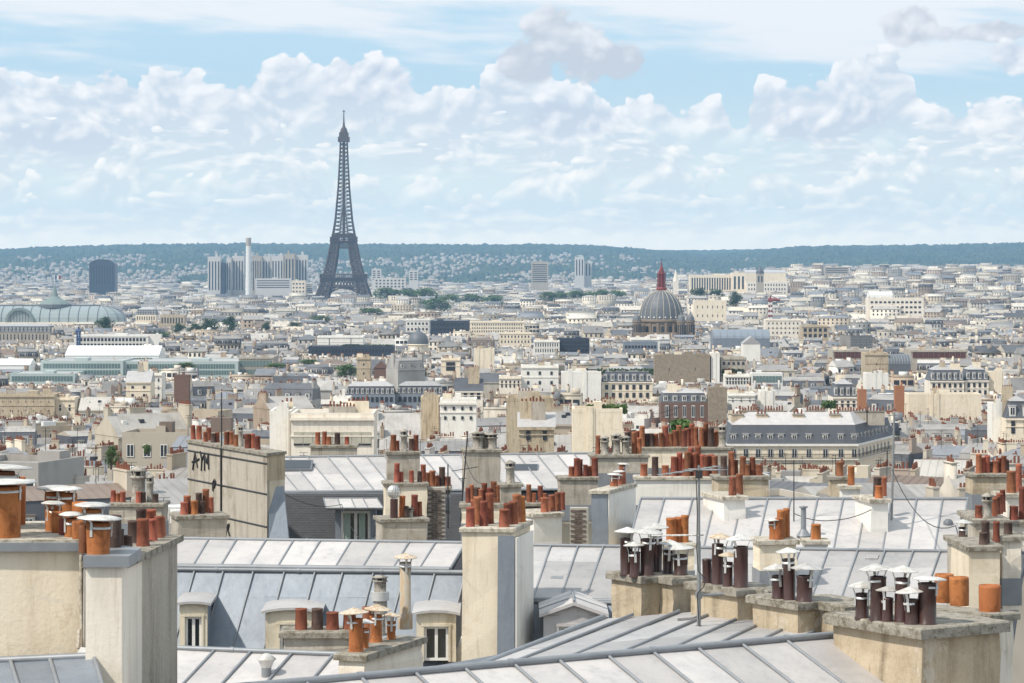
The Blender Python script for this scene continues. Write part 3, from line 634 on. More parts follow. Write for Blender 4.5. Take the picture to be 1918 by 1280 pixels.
def dormer(parent, px0, px1, ytop, ybot, D, kind='arch', back=1.6, wall='stone_trim', win=0.55, bars=1):
    x0, x1 = xat(px0, D), xat(px1, D); z1, z0 = zat(ytop, D), zat(ybot, D); w = x1-x0; cx = (x0+x1)/2; h = z1-z0
    m = MB(); n = 10
    ro = w*0.065
    ww = w*win; wh = h*0.72; zb = z0+0.02
    # front: two jambs, head and sill around the opening
    m.box(x0, cx-ww/2, D, D+0.16, z0, z1, wall); m.box(cx+ww/2, x1, D, D+0.16, z0, z1, wall)
    m.box(cx-ww/2, cx+ww/2, D+0.001, D+0.16, zb+wh, z1, wall)
    m.box(cx-ww/2-0.05, cx-ww/2, D-0.03, D, z0, zb+wh, wall); m.box(cx+ww/2, cx+ww/2+0.05, D-0.03, D, z0, zb+wh, wall); m.box(cx-ww/2-0.07, cx+ww/2+0.07, D-0.035, D, zb+wh, zb+wh+0.07, wall)
    dm = add('dormer', m, parent)
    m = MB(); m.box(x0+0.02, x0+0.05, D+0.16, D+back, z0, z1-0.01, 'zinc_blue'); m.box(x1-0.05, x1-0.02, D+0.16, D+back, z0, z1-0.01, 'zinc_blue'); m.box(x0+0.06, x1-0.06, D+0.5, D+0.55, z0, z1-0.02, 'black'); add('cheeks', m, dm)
    m = MB(); o = 0.10
    if kind == 'arch':
        top = lambda t: z1+ro*1.15*math.sin(math.pi*min(max(t, 0), 1))**0.8
        for i in range(n):
            t0, t1 = i/n, (i+1)/n; xa, xb = x0-o+(w+2*o)*t0, x0-o+(w+2*o)*t1; za, zb_ = top(t0), top(t1)
            m.hexa([(xa, D-0.12, za-0.03), (xb, D-0.12, zb_-0.03), (xb, D+back, zb_+0.01), (xa, D+back, za+0.01)], [(xa, D-0.12, za+0.03), (xb, D-0.12, zb_+0.03), (xb, D+back, zb_+0.09), (xa, D+back, za+0.09)], 'zinc')
            m.hexa([(xa if i else x0, D, z1-0.001), (xb if i < n-1 else x1, D, z1-0.001), (xb if i < n-1 else x1, D+0.14, z1-0.001), (xa if i else x0, D+0.14, z1-0.001)], [(xa if i else x0, D, za-0.03), (xb if i < n-1 else x1, D, zb_-0.03), (xb if i < n-1 else x1, D+0.14, zb_-0.02), (xa if i else x0, D+0.14, za-0.02)], wall)
    elif kind == 'ped':
        r = w*0.20
        for s in (0, 1):
            xa, xb = (x0-o, cx) if s == 0 else (cx, x1+o); za, zb_ = (z1, z1+r) if s == 0 else (z1+r, z1)
            m.hexa([(xa, D-0.14, za-0.05), (xb, D-0.14, zb_-0.05), (xb, D+back, zb_-0.0), (xa, D+back, za-0.0)], [(xa, D-0.14, za+0.03), (xb, D-0.14, zb_+0.03), (xb, D+back, zb_+0.09), (xa, D+back, za+0.09)], 'zinc_pale')
        m.poly([(x0, D, z1-0.01), (x1, D, z1-0.01), (cx, D, z1+r-0.04)], wall)
        m.tube((cx, D-0.14, z1+r+0.05), (cx, D+back, z1+r+0.1), 0.03, 0.03, 8, 'zinc_trim')
        for k in (0.35, 0.7):
            for s in (-1, 1): m.tube((cx+s*(w/2+o)*0.0, D+back*k, z1+r+0.06), (cx+s*(w/2+o), D+back*k, z1+0.06), 0.02, 0.02, 6, 'zinc_trim')
    else:
        m.hexa([(x0-o, D-0.25, z1-0.05), (x1+o, D-0.25, z1-0.05), (x1+o, D+back, z1+0.10), (x0-o, D+back, z1+0.10)], [(x0-o, D-0.25, z1), (x1+o, D-0.25, z1), (x1+o, D+back, z1+0.16), (x0-o, D+back, z1+0.16)], 'zinc_pale')
        for i in range(5): x = x0-o+(w+2*o)*i/4; m.tube((x, D-0.25, z1+0.01), (x, D+back, z1+0.17), 0.02, 0.02, 6, 'zinc_trim')
    add('dormer_roof', m, dm)
    window(dm, Vector((cx, D+0.06, zb+wh/2)), ww-0.005, wh-0.005, bars=bars)
    return dm
# ================= roof left of the middle bottom, low stacks and pipes
def roof_f5():
    t = thing('house', 'zinc roof with mushroom vent in front of the grey mansard', 'house', (-4.8, 51, 70))
    TL, TR = P(180, 1210, 52.1), P(700, 1230, 50.8)
    dn = Vector((-0.27, -0.96, 0))*3.2+Vector((0, 0, -0.85))
    slope(t, TL, TR, TR+dn, TL+dn, 7, 'zinc_pale', 0.034, ridge=0.06, laps=(0.75,))
    m = MB(); m.prism([(TL+dn).xy, (TR+dn).xy, (TR+Vector((0, 3, 0))).xy, (TL+Vector((0, 3, 0))).xy], 68, 88.6, 'plaster_cream'); add('wall', m, t)
    m = MB(); b = TL+Vector((0, 0.1, -0.15)); c = TR+Vector((0, 0.1, -0.15)); m.hexa([b+Vector((0, 0, -2)), c+Vector((0, 0, -2)), c+Vector((0, 3, -2)), b+Vector((0, 3, -2))], [b, c, c+Vector((0, 3, -1.3)), b+Vector((0, 3, -1.3))], 'zinc'); add('back_slope', m, t)
    p = P(499, 1275, 50.3); v = thing('roof_vent', 'white capped galvanised mushroom vent on zinc roof', 'vent', p)
    m = MB(); m.tube(p, p+Vector((0, 0, 0.22)), 0.085, 0.085, 14, 'zinc_trim'); m.tube(p+Vector((0, 0, 0.22)), p+Vector((0, 0, 0.36)), 0.085, 0.15, 14, 'galvanised', False); add('neck', m, v)
    for i in range(12):
        t_ = i*math.pi/6; 
    m = MB(); m.lathe(p+Vector((0, 0, 0.35)), [(0.165, 0), (0.165, 0.02), (0.06, 0.10), (0.001, 0.115)], 16, 'cowl_white'); add('cap', m, v)
    p = P(268, 1283, 50.0); m = MB(); m.lathe(p, [(0.16, -0.05), (0.15, 0.02), (0.09, 0.09), (0.001, 0.11)], 14, 'lead'); o = add('roof_vent', m); tag(o, 'small dark dome vent cut by the bottom edge', 'vent')
    m = None
roof_f5()
t = ch('low grey stack with a line of orange pots before the arched dormer', 530, 690, 1183, 1240, 51.9, 0.7, 0.0, 'plaster_grey', 'slab', [(564, 23, 40, 0.4, 'c'), (594, 22, 40, 0.4, 'c'), (623, 24, 37, 0.4, 'c'), (655, 25, 36, 0.5, 'c')], flash=False)
t = stack('stack with capped orange flue and rusty pipes beside the low grey stack', (-2.38, 48.2), 0.0001+0.45, 2.4, zat(1226, 48.2), zat(1280, 48.2), 'plaster_pale', 'slab', pots=[(667, 27, 60, 0.12, 'o', 'U'), (682, 17, 42, 0.3, 'o', 'u'), (704, 24, 50, 0.62, 'o', 'U'), (733, 16, 36, 0.8, 'o', 'U'), (690, 26, 60, 0.75, 'c')], A=Vector((-0.93, 0.36, 0)), B=Vector((0.36, 0.93, 0)), flash=False)
def flue_pipes():
    for px, y0, y1, w, cap, lab in ((759, 1178, 1050, 21, 'U', 'tall rusty flue pipe with conical hat before the mansard'),):
        D = 52.0; p = P(px, y0, D); h = (y0-y1)*D/F; r = w*D/F/2
        t = thing('flue_pipe', lab, 'flue', p)
        put_pot(t, p, 'p', r, h, 'U', 0.0)
        m = MB(); m.lathe(p+Vector((0, 0, h*0.93)), [(r*1.12, 0), (r*1.12, 0.03)], 14, 'galvanised'); add('clamp', m, t)
    D = 51.5; p = P(712, 1190, D); t = thing('flue_pipe', 'stubby concrete flue with slotted conical head beside the orange pots', 'flue', p)
    m = MB(); m.tube(p, p+Vector((0, 0, 0.72)), 0.13, 0.12, 14, 'concrete_pot'); add('pipe', m, t)
    m = MB(); m.tube(p+Vector((0, 0, 0.60)), p+Vector((0, 0, 0.75)), 0.16, 0.16, 14, 'galvanised'); add('collar', m, t)
    put_pot(t, p+Vector((0, 0, 0.70)), 'g', 0.11, 0.34, None, 0)
    m = MB(); q = P(724, 1185, D); m.tube(q, q+Vector((0, 0, 0.3)), 0.09, 0.09, 12, 'galvanised'); m.lathe(q+Vector((0, 0, 0.3)), [(0.09, 0), (0.001, 0.06)], 12, 'galvanised'); add('pipe_bend', m, t)
flue_pipes()
# ================= the grey mansard across the middle, and the roofs that continue it to the right
def mansard_f7():
    t = thing('house', 'grey zinc mansard house with arched dormers in the middle foreground', 'house', (-4.5, 74, 66))
    TL, TR = P(285, 1009, 76.1), P(872, 1018, 74.9); BL, BR = P(255, 1060, 74.0), P(842, 1067, 72.9)
    slope(t, TL, TR, BR, BL, 11, 'zinc_pale', 0.035, ridge=0.055, eave=0.07)
    ML, MR = P(255, 1066, 74.0), P(872, 1073, 72.8); NL, NR = P(205, 1250, 72.6), P(825, 1255, 71.4)
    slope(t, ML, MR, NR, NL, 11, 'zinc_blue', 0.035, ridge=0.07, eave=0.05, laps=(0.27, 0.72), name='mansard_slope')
    m = MB(); m.prism([NL.xy, NR.xy, (TR+Vector((0, 6, 0))).xy, (TL+Vector((0, 6, 0))).xy], 62, NL.z-0.15, 'plaster_cream'); add('wall', m, t)
    m = MB(); m.hexa([BL+Vector((0, 0.3, -2.4)), BR+Vector((0, 0.3, -2.4)), TR+Vector((0, 4, -2.4)), TL+Vector((0, 4, -2.4))], [BL+Vector((0, 0.3, -0.2)), BR+Vector((0, 0.3, -0.2)), TR+Vector((0, 0.2, -0.12)), TL+Vector((0, 0.2, -0.12))], 'lead'); add('roof_core', m, t)
    dormer(t, 336, 388, 1132, 1220, 71.9, 'arch', 1.8, win=0.6)
    dormer(t, 497, 596, 1147, 1235, 71.7, 'arch', 1.6, win=0.45, bars=1)
    dormer(t, 780, 854, 1150, 1240, 71.0, 'arch', 1.6, win=0.62)
    for px in (626,):
        p = P(px, 1040, 75.0); m = MB(); m.lathe(p, [(0.12, -0.04), (0.11, 0.03), (0.06, 0.08), (0.001, 0.09)], 12, 'lead'); add('roof_vent', m, t)
mansard_f7()
def white_stack():
    t = stack('tall cream and white stack with zinc corner strip, centre foreground', (-1.175, 70.3), 1.215, 2.05, zat(990, 70), zat(1225, 70), 'plaster_cream', 'slab_pale', pots=[
        (881, 17, 40, 0.1, 'c'), (895, 16, 52, 0.35, 'c'), (906, 16, 52, 0.2, 'c'), (917, 16, 56, 0.5, 'c'), (889, 16, 46, 0.6, 'c'), (944, 20, 34, 0.1, 'c'), (951, 17, 44, 0.4, 'c'), (962, 16, 46, 0.45, 'c'), (968, 17, 52, 0.7, 'c'), (977, 16, 50, 0.75, 'o')], A=Vector((1.0, -0.1, 0)), B=Vector((0.2, 0.98, 0)), flash=False, over=0.06)
    m = MB(); a = P(931, 1000, 70.05); c = P(964, 1000, 69.96); z0 = zat(1235, 70); z1 = zat(1004, 70)
    m.prism([(a.x, a.y-0.03), (c.x, c.y-0.03), (c.x, c.y+0.02), (a.x, a.y+0.02)], z0, z1, 'zinc_blue', [(a.x+0.02, a.y-0.03), (c.x, c.y-0.03), (c.x, c.y+0.02), (a.x+0.02, a.y+0.02)]); add('corner_strip', m, t)
    m = MB(); d = Vector((c.x+0.016, c.y, 0)); e = d+Vector((0.2, 0.98, 0))*2.05
    m.prism([(d.x, d.y-0.02), (d.x+0.03, d.y-0.02), (e.x+0.03, e.y), (e.x, e.y)], z0, z1-0.05, 'plaster_white'); add('side_face', m, t)
white_stack()
def roof_f9():
    t = thing('house', 'grey zinc roof with pedimented dormer right of the tall white stack', 'house', (5, 74, 66))
    TL, TR = P(978, 1022, 76), P(1925, 1036, 74.0); BL, BR = P(945, 1122, 72.6), P(1890, 1140, 70.5)
    slope(t, TL, TR, BR, BL, 18, 'zinc', 0.035, ridge=0.055, eave=0.06, laps=(0.30,))
    ML, MR = P(945, 1126, 72.6), P(1890, 1145, 70.4); NL, NR = P(925, 1260, 71.6), P(1870, 1270, 69.4)
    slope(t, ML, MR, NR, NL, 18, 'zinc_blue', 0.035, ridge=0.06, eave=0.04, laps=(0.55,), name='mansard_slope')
    m = MB(); m.prism([NL.xy, NR.xy, (TR+Vector((0, 4, 0))).xy, (TL+Vector((0, 4, 0))).xy], 62, NL.z-0.15, 'plaster_cream'); add('wall', m, t)
    m = MB(); m.hexa([BL+Vector((0, 0.3, -2.0)), BR+Vector((0, 0.3, -2.0)), TR+Vector((0, 3, -2.4)), TL+Vector((0, 3, -2.4))], [BL+Vector((0, 0.3, -0.2)), BR+Vector((0, 0.3, -0.2)), TR+Vector((0, 0.2, -0.12)), TL+Vector((0, 0.2, -0.12))], 'lead'); add('roof_core', m, t)
    dormer(t, 1018, 1132, 1152, 1235, 70.6, 'ped', 1.9, 'zinc_pale', win=0.5)
roof_f9()
def roof_f10():
    t = thing('house', 'long bright zinc roof behind the brown-potted stacks', 'house', (9, 84, 66))
    TL, TR = P(1200, 935, 84), P(1812, 936, 84); BL, BR = P(1175, 1030, 79.5), P(1798, 1034, 79.5)
    slope(t, TL, TR, BR, BL, 13, 'zinc_pale', 0.035, ridge=0.06, laps=(0.33,))
    m = MB(); m.prism([BL.xy, BR.xy, (TR+Vector((0, 5, 0))).xy, (TL+Vector((0, 5, 0))).xy], 62, BL.z-0.12, 'plaster_cream'); add('wall', m, t)
    m = MB(); m.hexa([BL+Vector((0, 0.2, -0.5)), BR+Vector((0, 0.2, -0.5)), TR+Vector((0, 4, -1.2)), TL+Vector((0, 4, -1.2))], [BL+Vector((0, 0.2, -0.13)), BR+Vector((0, 0.2, -0.13)), TR+Vector((0, 0.1, -0.12)), TL+Vector((0, 0.1, -0.12))], 'lead'); add('roof_core', m, t)
    p = P(1776, 979, 81.8); m = MB(); m.lathe(p, [(0.14, -0.06), (0.13, 0.03), (0.07, 0.09), (0.001, 0.10)], 12, 'lead'); add('roof_vent', m, t)
    p = P(1505, 1000, 80.6); m = MB(); m.tube(p, p+Vector((0, 0, 0.70)), 0.075, 0.07, 12, 'zinc_trim'); m.lathe(p, [(0.2, -0.06), (0.08, 0.12)], 12, 'zinc_trim'); m.lathe(p+Vector((0, 0, 0.68)), [(0.07, 0), (0.12, 0.03), (0.12, 0.06), (0.05, 0.06)], 12, 'zinc_trim'); add('vent_pipe', m, t)
roof_f10()
# ================= slate-fronted house and the graffitied chimney wall at its left
def slate_house():
    t = thing('house', 'house with zinc roof, black slate front and curtained white window', 'house', (-6, 115, 60))
    TL, TR = P(470, 858, 119), P(1112, 850, 119); BL, BR = P(523, 922, 114.5), P(1165, 916, 114.5)
    slope(t, TL, TR, BR, BL, 18, 'zinc_pale', 0.04, ridge=0.06, eave=0.06, laps=(0.5,))
    # slate front: rows of single slates on boarding
    D = 113.6; x0, x1 = xat(520, D), xat(905, D); z1, z0 = zat(926, D), zat(1030, D)
    m = MB(); m.hexa([(x0, D-0.75, z0), (x1, D-0.75, z0), (x1, D+2, z0), (x0, D+2, z0)], [(x0, D, z1), (x1, D, z1), (x1, D+2, z1), (x0, D+2, z1)], 'lead'); w = add('slate_front', m, t)
    m = MB('slate'); rows = 24; n = 52
    for r in range(rows):
        za = lerp(z0, z1, r/rows); zb = lerp(z0, z1, (r+1.35)/rows); ya = D-0.75*(1-r/rows)-0.016; yb = D-0.75*(1-(r+1.35)/rows)-0.003
        for i in range(n):
            a = x0+(x1-x0)*(i+0.5*(r % 2))/n; b = a+(x1-x0)/n*0.95; e = RN.uniform(-0.004, 0.004)
            if r*n+i < 0: continue
            m.poly([(a, ya+e, za), (b, ya+e, za), (b, yb, zb), (a, yb, zb)], 'slate')
    o = add('slates', m, w); o['kind'] = 'stuff'
    m = MB(); m.box(xat(470, 118), xat(1120, 118), 115.5, 122, 60, zat(925, 115), 'plaster_cream'); add('wall', m, t)
    m = MB(); m.hexa([BL+Vector((0, 0.2, -0.8)), BR+Vector((0, 0.2, -0.8)), TR+Vector((0, 3, -1.3)), TL+Vector((0, 3, -1.3))], [BL+Vector((0, 0.2, -0.13)), BR+Vector((0, 0.2, -0.13)), TR+Vector((0, 0.1, -0.12)), TL+Vector((0, 0.1, -0.12))], 'lead'); add('roof_core', m, t)
    D2 = 112.3; z1, z0 = zat(948, D2), zat(1025, D2)
    m = MB(); xa, xb, xc, xd = xat(628, D2), xat(638, D2), xat(694, D2), xat(704, D2)
    m.box(xa, xb, D2, D2+1.2, z0, z1, 'zinc_blue'); m.box(xc, xd, D2, D2+1.2, z0, z1, 'zinc_blue'); m.box(xb, xc, D2+0.001, D2+1.2, zat(956, D2), z1, 'zinc_blue'); dm = add('dormer', m, t)
    m = MB(); m.box(xb, xc, D2+0.3, D2+0.4, z0, zat(956, D2), 'black'); add('dark_room', m, dm)
    window(dm, Vector(((xb+xc)/2, D2+0.06, (zat(957, D2)+zat(1022, D2))/2)), xc-xb-0.01, 65*D2/F, curtain=True, fr=0.10)
    ax0, ax1 = xat(612, D2), xat(719, D2); za, zb = zat(950, D2), zat(936, D2)
    slope(t, (xat(606, D2+0.5), D2+0.5, zb), (xat(706, D2+0.5), D2+0.5, zb), (ax1, D2-0.5, za), (ax0, D2-0.5, za), 4, 'zinc_pale', 0.03, ridge=0.03, eave=0.03, name='canopy')
slate_house()
def skylights():
    for lab, px, y, D, w, h in (('dark framed skylight on the zinc roof beside the graffiti wall', 556, 876, 117.6, 0.62, 0.5), ('small open roof hatch on the zinc roof of the slate-fronted house', 985, 882, 117.2, 0.5, 0.4)):
        c0 = P(px, y, D); t = thing('skylight', lab, 'skylight', c0); k = 0.30
        m = MB(); m.hexa([c0+Vector((-w, -h, -h*k-0.05)), c0+Vector((w, -h, -h*k-0.05)), c0+Vector((w, h, h*k-0.05)), c0+Vector((-w, h, h*k-0.05))], [c0+Vector((-w, -h, -h*k+0.12)), c0+Vector((w, -h, -h*k+0.12)), c0+Vector((w, h, h*k+0.12)), c0+Vector((-w, h, h*k+0.12))], 'lead'); add('frame', m, t)
        w *= 0.86; h *= 0.82; m = MB(); m.hexa([c0+Vector((-w, -h, -h*k+0.10)), c0+Vector((w, -h, -h*k+0.10)), c0+Vector((w, h, h*k+0.10)), c0+Vector((-w, h, h*k+0.10))], [c0+Vector((-w, -h, -h*k+0.135)), c0+Vector((w, -h, -h*k+0.135)), c0+Vector((w, h, h*k+0.135)), c0+Vector((-w, h, h*k+0.135))], 'glass'); add('pane', m, t)
skylights()
def cable(label, pts, r=0.012):
    m = MB()
    for (a, b, D0), (c_, d_, D1) in zip(pts, pts[1:]):
        p, q = P(a, b, D0), P(c_, d_, D1); n = 10; pr = p
        for i in range(1, n+1):
            t = i/n; v = lerp(p, q, t)-Vector((0, 0, (q-p).length*0.05*4*t*(1-t))); m.tube(pr, v, r, r, 5, 'black', False); pr = v
    tag(add('cable', m), label, 'cable')
cable('black cable sagging from slim white chimney to thin dark mast', [(1632, 955, 81), (1560, 975, 80.5), (1487, 962, 81.8)])
cable('cable slung from graffiti wall over the slate front', [(533, 925, 104), (640, 945, 108), (716, 985, 92)])
cable('cable from tall grey mast to the cream stack at right', [(1671, 880, 81.4), (1790, 985, 70), (1830, 1020, 63)])
cable('cable dropping from leaning pole to the red pots', [(868, 850, 102), (905, 905, 96), (930, 930, 94)])
def graffiti_wall():
    N = Vector((xat(500, 105), 105, 0)); L = Vector((xat(352, 112.5), 112.5, 0)); E = Vector((xat(533, 105.9), 105.9, 0))
    B = (L-N).normalized(); A = (E-N).normalized(); lb = (L-N).length; la = (E-N).length
    zt = zat(854, 105); z0 = zat(1060, 105)
    t = thing('chimney_stack', 'wide grey chimney wall with black graffiti and red pots on top', 'chimney', (N.x, N.y, z0))
    m = MB(); pl = [N, N+A*la, N+A*la+B*lb, N+B*lb]; m.prism([p.xy for p in pl], z0, zt, 'plaster_grey'); add('shaft', m, t)
    m = MB(); m.prism([p.xy for p in (N+A*0.02-B*0.015, N+A*(la+0.02)-B*0.015, N+A*(la+0.02)+B*0.5, N+A*0.02+B*0.5)], zt-0.9, zt-0.004, 'plaster_tan'); m.prism([p.xy for p in (N+A*0.12-B*0.012, N+A*(la+0.01)-B*0.012, N+A*(la+0.01)+B*0.4, N+A*0.12+B*0.4)], z0, zt-0.9, 'stone_trim'); add('end_face', m, t)
    m = MB(); o = 0.08; m.prism([p.xy for p in (N-A*o-B*o, N+A*(la+o)-B*o, N+A*(la+o)+B*(lb+o), N-A*o+B*(lb+o))], zt, zt+0.10, 'slab'); add('cap_slab', m, t)
    for fz in (0.28, 1.35, 2.5):        # iron straps across the wall
        m = MB(); e = A*(-0.02); p, q = N+e, N+B*lb+e; m.bar((p.x, p.y, zt-fz), (q.x, q.y, zt-fz-0.02), 0.04, 'iron'); add('iron_strap', m, t)
    m = MB(); p = N+B*(lb*0.555)-A*0.03; m.bar((p.x, p.y, zt+0.1), (p.x, p.y, z0), 0.06, 'black'); add('wall_joint', m, t)
    # graffiti letters A Y M and loops, brushed on the wall
    def pt(px, py):
        k = (px-CX)/F; s = (k*N.y-N.x)/(B.x-k*B.y); q = N+B*s-A*0.018; return Vector((q.x, q.y, zat(py, q.y)))
    S_ = {'A': [[(362, 880), (366, 849), (371, 876)], [(361, 866), (374, 860)]], 'Y': [[(376, 846), (379, 862), (384, 850)], [(379, 862), (378, 882)]], 'M': [[(384, 882), (384, 853), (388, 868), (391, 851), (392, 880)]],
          'loop': [[(400, 920), (399, 906), (402, 899), (405, 903), (402, 913), (399, 910)]], 'tail': [[(424, 1003), (426, 985), (430, 982), (428, 993), (431, 1004)]]}
    for k, segs in S_.items():
        m = MB()
        for sg in segs:
            q = [pt(*p) for p in sg]
            for a, b in zip(q, q[1:]): m.tube(a, b, 0.048, 0.040, 5, 'graffiti')
        add('graffiti_stroke', m, t)
    pots_on(t, N, B, A, la, zt+0.09, 105, [(px, w, h, fr, k) for px, w, h, fr, k in ((362, 9, 26, 0.3, 'c'), (373, 11, 26, 0.5, 'c'), (385, 9, 20, 0.2, 'c'), (391, 10, 26, 0.6, 'c'), (399, 9, 18, 0.3, 'c'), (407, 9, 20, 0.5, 'c'), (424, 9, 26, 0.3, 'c'), (433, 10, 26, 0.5, 'c'), (442, 9, 24, 0.3, 'c'), (451, 9, 40, 0.6, 'g'), (464, 11, 30, 0.3, 'c'), (473, 10, 28, 0.5, 'c'), (483, 10, 24, 0.4, 'c'))])
    # zinc flashing sloping off at its right
    m = MB(); a, b, c, d = P(503, 1012, 104.8), P(541, 1012, 104.8), P(531, 912, 105.6), P(504, 912, 105.3); m.hexa([a, b, b+Vector((0, 0.4, 0)), a+Vector((0, 0.4, 0))], [d, c, c+Vector((0, 0.3, 0)), d+Vector((0, 0.3, 0))], 'zinc_blue'); add('flashing', m, t)
graffiti_wall()
# ================= the crowd of stacks between 80 and 125 m: frontal, with what stands on each
c = 'c'; d = 'd'
def row(px0, px1, n, w, h, kind='c', fr=(0.2, 0.8), cowl=None):
    o = []
    for i in range(n): o.append((lerp(px0, px1, (i+0.5)/n)+RN.uniform(-1.5, 1.5), w*RN.uniform(0.9, 1.1), h*RN.uniform(0.75, 1.2), RN.uniform(*fr), kind, cowl))
    return o
ch('grey stack with pots and tall concrete flue over the slate front', 726, 786, 846, 905, 110, 1.0, 0.1, 'plaster_grey', 'slab', row(732, 748, 2, 11, 26)+[(757, 13, 46, 0.1, 'g')]+row(766, 782, 2, 11, 28))
ch('cream stack with thin red pots left of the dark brick gable', 722, 800, 905, 975, 104, 1.3, 0.1, 'plaster_cream', 'slab', [(743, 11, 36, 0.2, c), (752, 8, 22, 0.3, c), (771, 10, 22, 0.1, c), (786, 9, 22, 0.2, c), (793, 11, 32, 0.5, c)])
ch('low stack with seven red pots on the dark brick gable', 796, 842, 912, 930, 105, 0.9, 0.0, 'brick', 'slab', [(801, 10, 26, 0.4, c), (810, 13, 32, 0.4, c), (819, 9, 22, 0.3, c), (828, 12, 36, 0.5, c), (839, 11, 20, 0.4, c)])
ch('grey stack carrying a round turbine vent and orange pots', 716, 800, 972, 1030, 92, 1.2, 0.22, 'plaster_grey', 'slab', [(753, 12, 40, 0.4, 'o'), (761, 9, 24, 0.2, 'd'), (769, 10, 20, 0.3, 'g'), (776, 13, 44, 0.5, c), (786, 10, 30, 0.6, c)])
def turbine():
    D = 92.3; p = P(738, 976, D); t = thing('turbine_vent', 'shiny round turbine vent on a brown pipe', 'vent', p)
    m = MB(); m.tube(p, p+Vector((0, 0, 0.68)), 0.12, 0.12, 14, 'clay_brown'); add('pipe', m, t)
    for i in range(14):
        a0 = i*2*math.pi/14; m = MB(); ring = []
        for k in range(7):
            e = -1.2+2.4*k/6; tw = a0+0.35*math.sin(e); r = 0.215*math.cos(e*0.98); ring.append((tw, r, 0.215*math.sin(e)))
        for (t0, r0, z0), (t1, r1, z1) in zip(ring, ring[1:]):
            q = p+Vector((0, 0, 0.9))
            m.poly([q+Vector((r0*math.cos(t0), r0*math.sin(t0), z0)), q+Vector((r0*0.93*math.cos(t0+0.36), r0*0.93*math.sin(t0+0.36), z0)), q+Vector((r1*0.93*math.cos(t1+0.36), r1*0.93*math.sin(t1+0.36), z1)), q+Vector((r1*math.cos(t1), r1*math.sin(t1), z1))], 'galvanised', True)
        add('blade', m, t)
turbine()
ch('square grey stack with three slotted concrete flues', 872, 937, 842, 925, 108, 1.1, 0.12, 'plaster_grey', 'slab', [(895, 20, 34, 0.3, 'g'), (909, 18, 30, 0.6, 'g'), (922, 18, 32, 0.3, 'g')])
ch('thin grey stack with one tall slotted flue before the zinc roof', 938, 976, 907, 965, 100, 0.8, 0.15, 'plaster_grey', 'slab', [(956, 17, 42, 0.4, 'g')])
ch('low stack crowded with red pots behind the tall white stack', 864, 942, 944, 985, 94, 0.9, 0.0, 'plaster_cream', 'slab', row(872, 936, 8, 11, 34))
ch('low brown wall with red pots right of the tall white stack', 978, 1024, 942, 985, 96, 0.8, 0.0, 'brick', 'slab', [(991, 10, 33, 0.3, c), (1000, 8, 20, 0.3, c), (1012, 11, 36, 0.4, c), (1020, 9, 18, 0.4, c)])
ch('white stack with four red pots and a buff cap', 1000, 1052, 962, 1040, 86, 1.4, 0.45, 'plaster_white', 'slab_pale', [(1020, 15, 30, 0.2, c), (1034, 13, 32, 0.35, c), (1045, 12, 34, 0.5, c), (1053, 11, 34, 0.7, c)])
ch('grey graffitied stack with six red pots on the zinc roof', 1050, 1120, 894, 950, 108, 1.0, 0.1, 'plaster_grey', 'slab', [(1070, 10, 20, 0.3, c), (1080, 12, 34, 0.3, c), (1087, 9, 32, 0.6, c), (1096, 9, 22, 0.3, c), (1104, 10, 22, 0.5, c), (1114, 13, 34, 0.4, c)])
t = ch('white stack with zinc left face and disc-capped red pots', 1108, 1138, 918, 1030, 85, 2.6, -0.03, 'zinc_blue', 'slab_pale', [(1150, 15, 22, 0.55, 'c', 'D'), (1160, 12, 22, 0.78, 'c', 'D'), (1166, 13, 34, 0.92, 'c', 'D')], B=Vector((0.33, 0.94, 0)), flash=False)
m = MB(); A_ = Vector((math.cos(-0.03), math.sin(-0.03), 0)); q0 = Vector((xat(1138, 85)+0.012, 85, 0)); q1 = q0+Vector((0.33, 0.94, 0)).normalized()*2.6
m.prism([(q0.x, q0.y), (q0.x+0.03, q0.y), (q1.x+0.03, q1.y), (q1.x, q1.y)], zat(1030, 85), zat(918, 85)-0.12, 'plaster_white'); add('side_face', m, t)
ch('dark stack with three slotted flues and red pots above the white wall', 1108, 1214, 852, 890, 112, 1.0, 0.05, 'plaster_grey', 'slab', [(1120, 9, 34, 0.3, c), (1133, 15, 38, 0.2, 'g'), (1154, 17, 44, 0.3, 'g'), (1172, 15, 34, 0.3, 'g'), (1188, 10, 40, 0.6, c), (1197, 10, 34, 0.5, c)])
ch('long pale wall with a line of red pots before the antenna', 1190, 1345, 893, 950, 102, 0.9, -0.02, 'plaster_white', 'slab_pale', [(1206, 14, 22, 0.4, c), (1227, 13, 36, 0.4, c), (1246, 14, 22, 0.4, c), (1262, 13, 36, 0.4, c)]+row(1268, 1342, 10, 12, 46, fr=(0.1, 0.9)))
ch('tan wall packed with red pots behind the pale wall', 1170, 1290, 838, 880, 126, 0.9, 0.02, 'plaster_cream', 'slab', row(1172, 1286, 13, 11, 34))
ch('tan stack with tall red pots right of the pale wall', 1345, 1440, 893, 945, 98, 1.2, 0.1, 'plaster_tan', 'slab', [(1356, 12, 40, 0.3, c), (1370, 12, 44, 0.4, c), (1378, 10, 30, 0.6, c), (1391, 12, 36, 0.4, c), (1400, 10, 22, 0.3, c), (1410, 11, 34, 0.5, c), (1422, 13, 22, 0.4, c)])
ch('broken stack with concrete flue and red pots near the mansard block', 1280, 1372, 838, 875, 128, 0.9, 0.0, 'plaster_grey', 'slab', row(1282, 1345, 7, 11, 38)+[(1353, 14, 46, 0.3, 'g')])
ch('white chimney with dark red pots on the bright zinc roof', 1356, 1396, 930, 1010, 82, 1.6, 0.30, 'plaster_white', 'slab_pale', [(1372, 15, 36, 0.2, c), (1385, 13, 36, 0.5, c)])
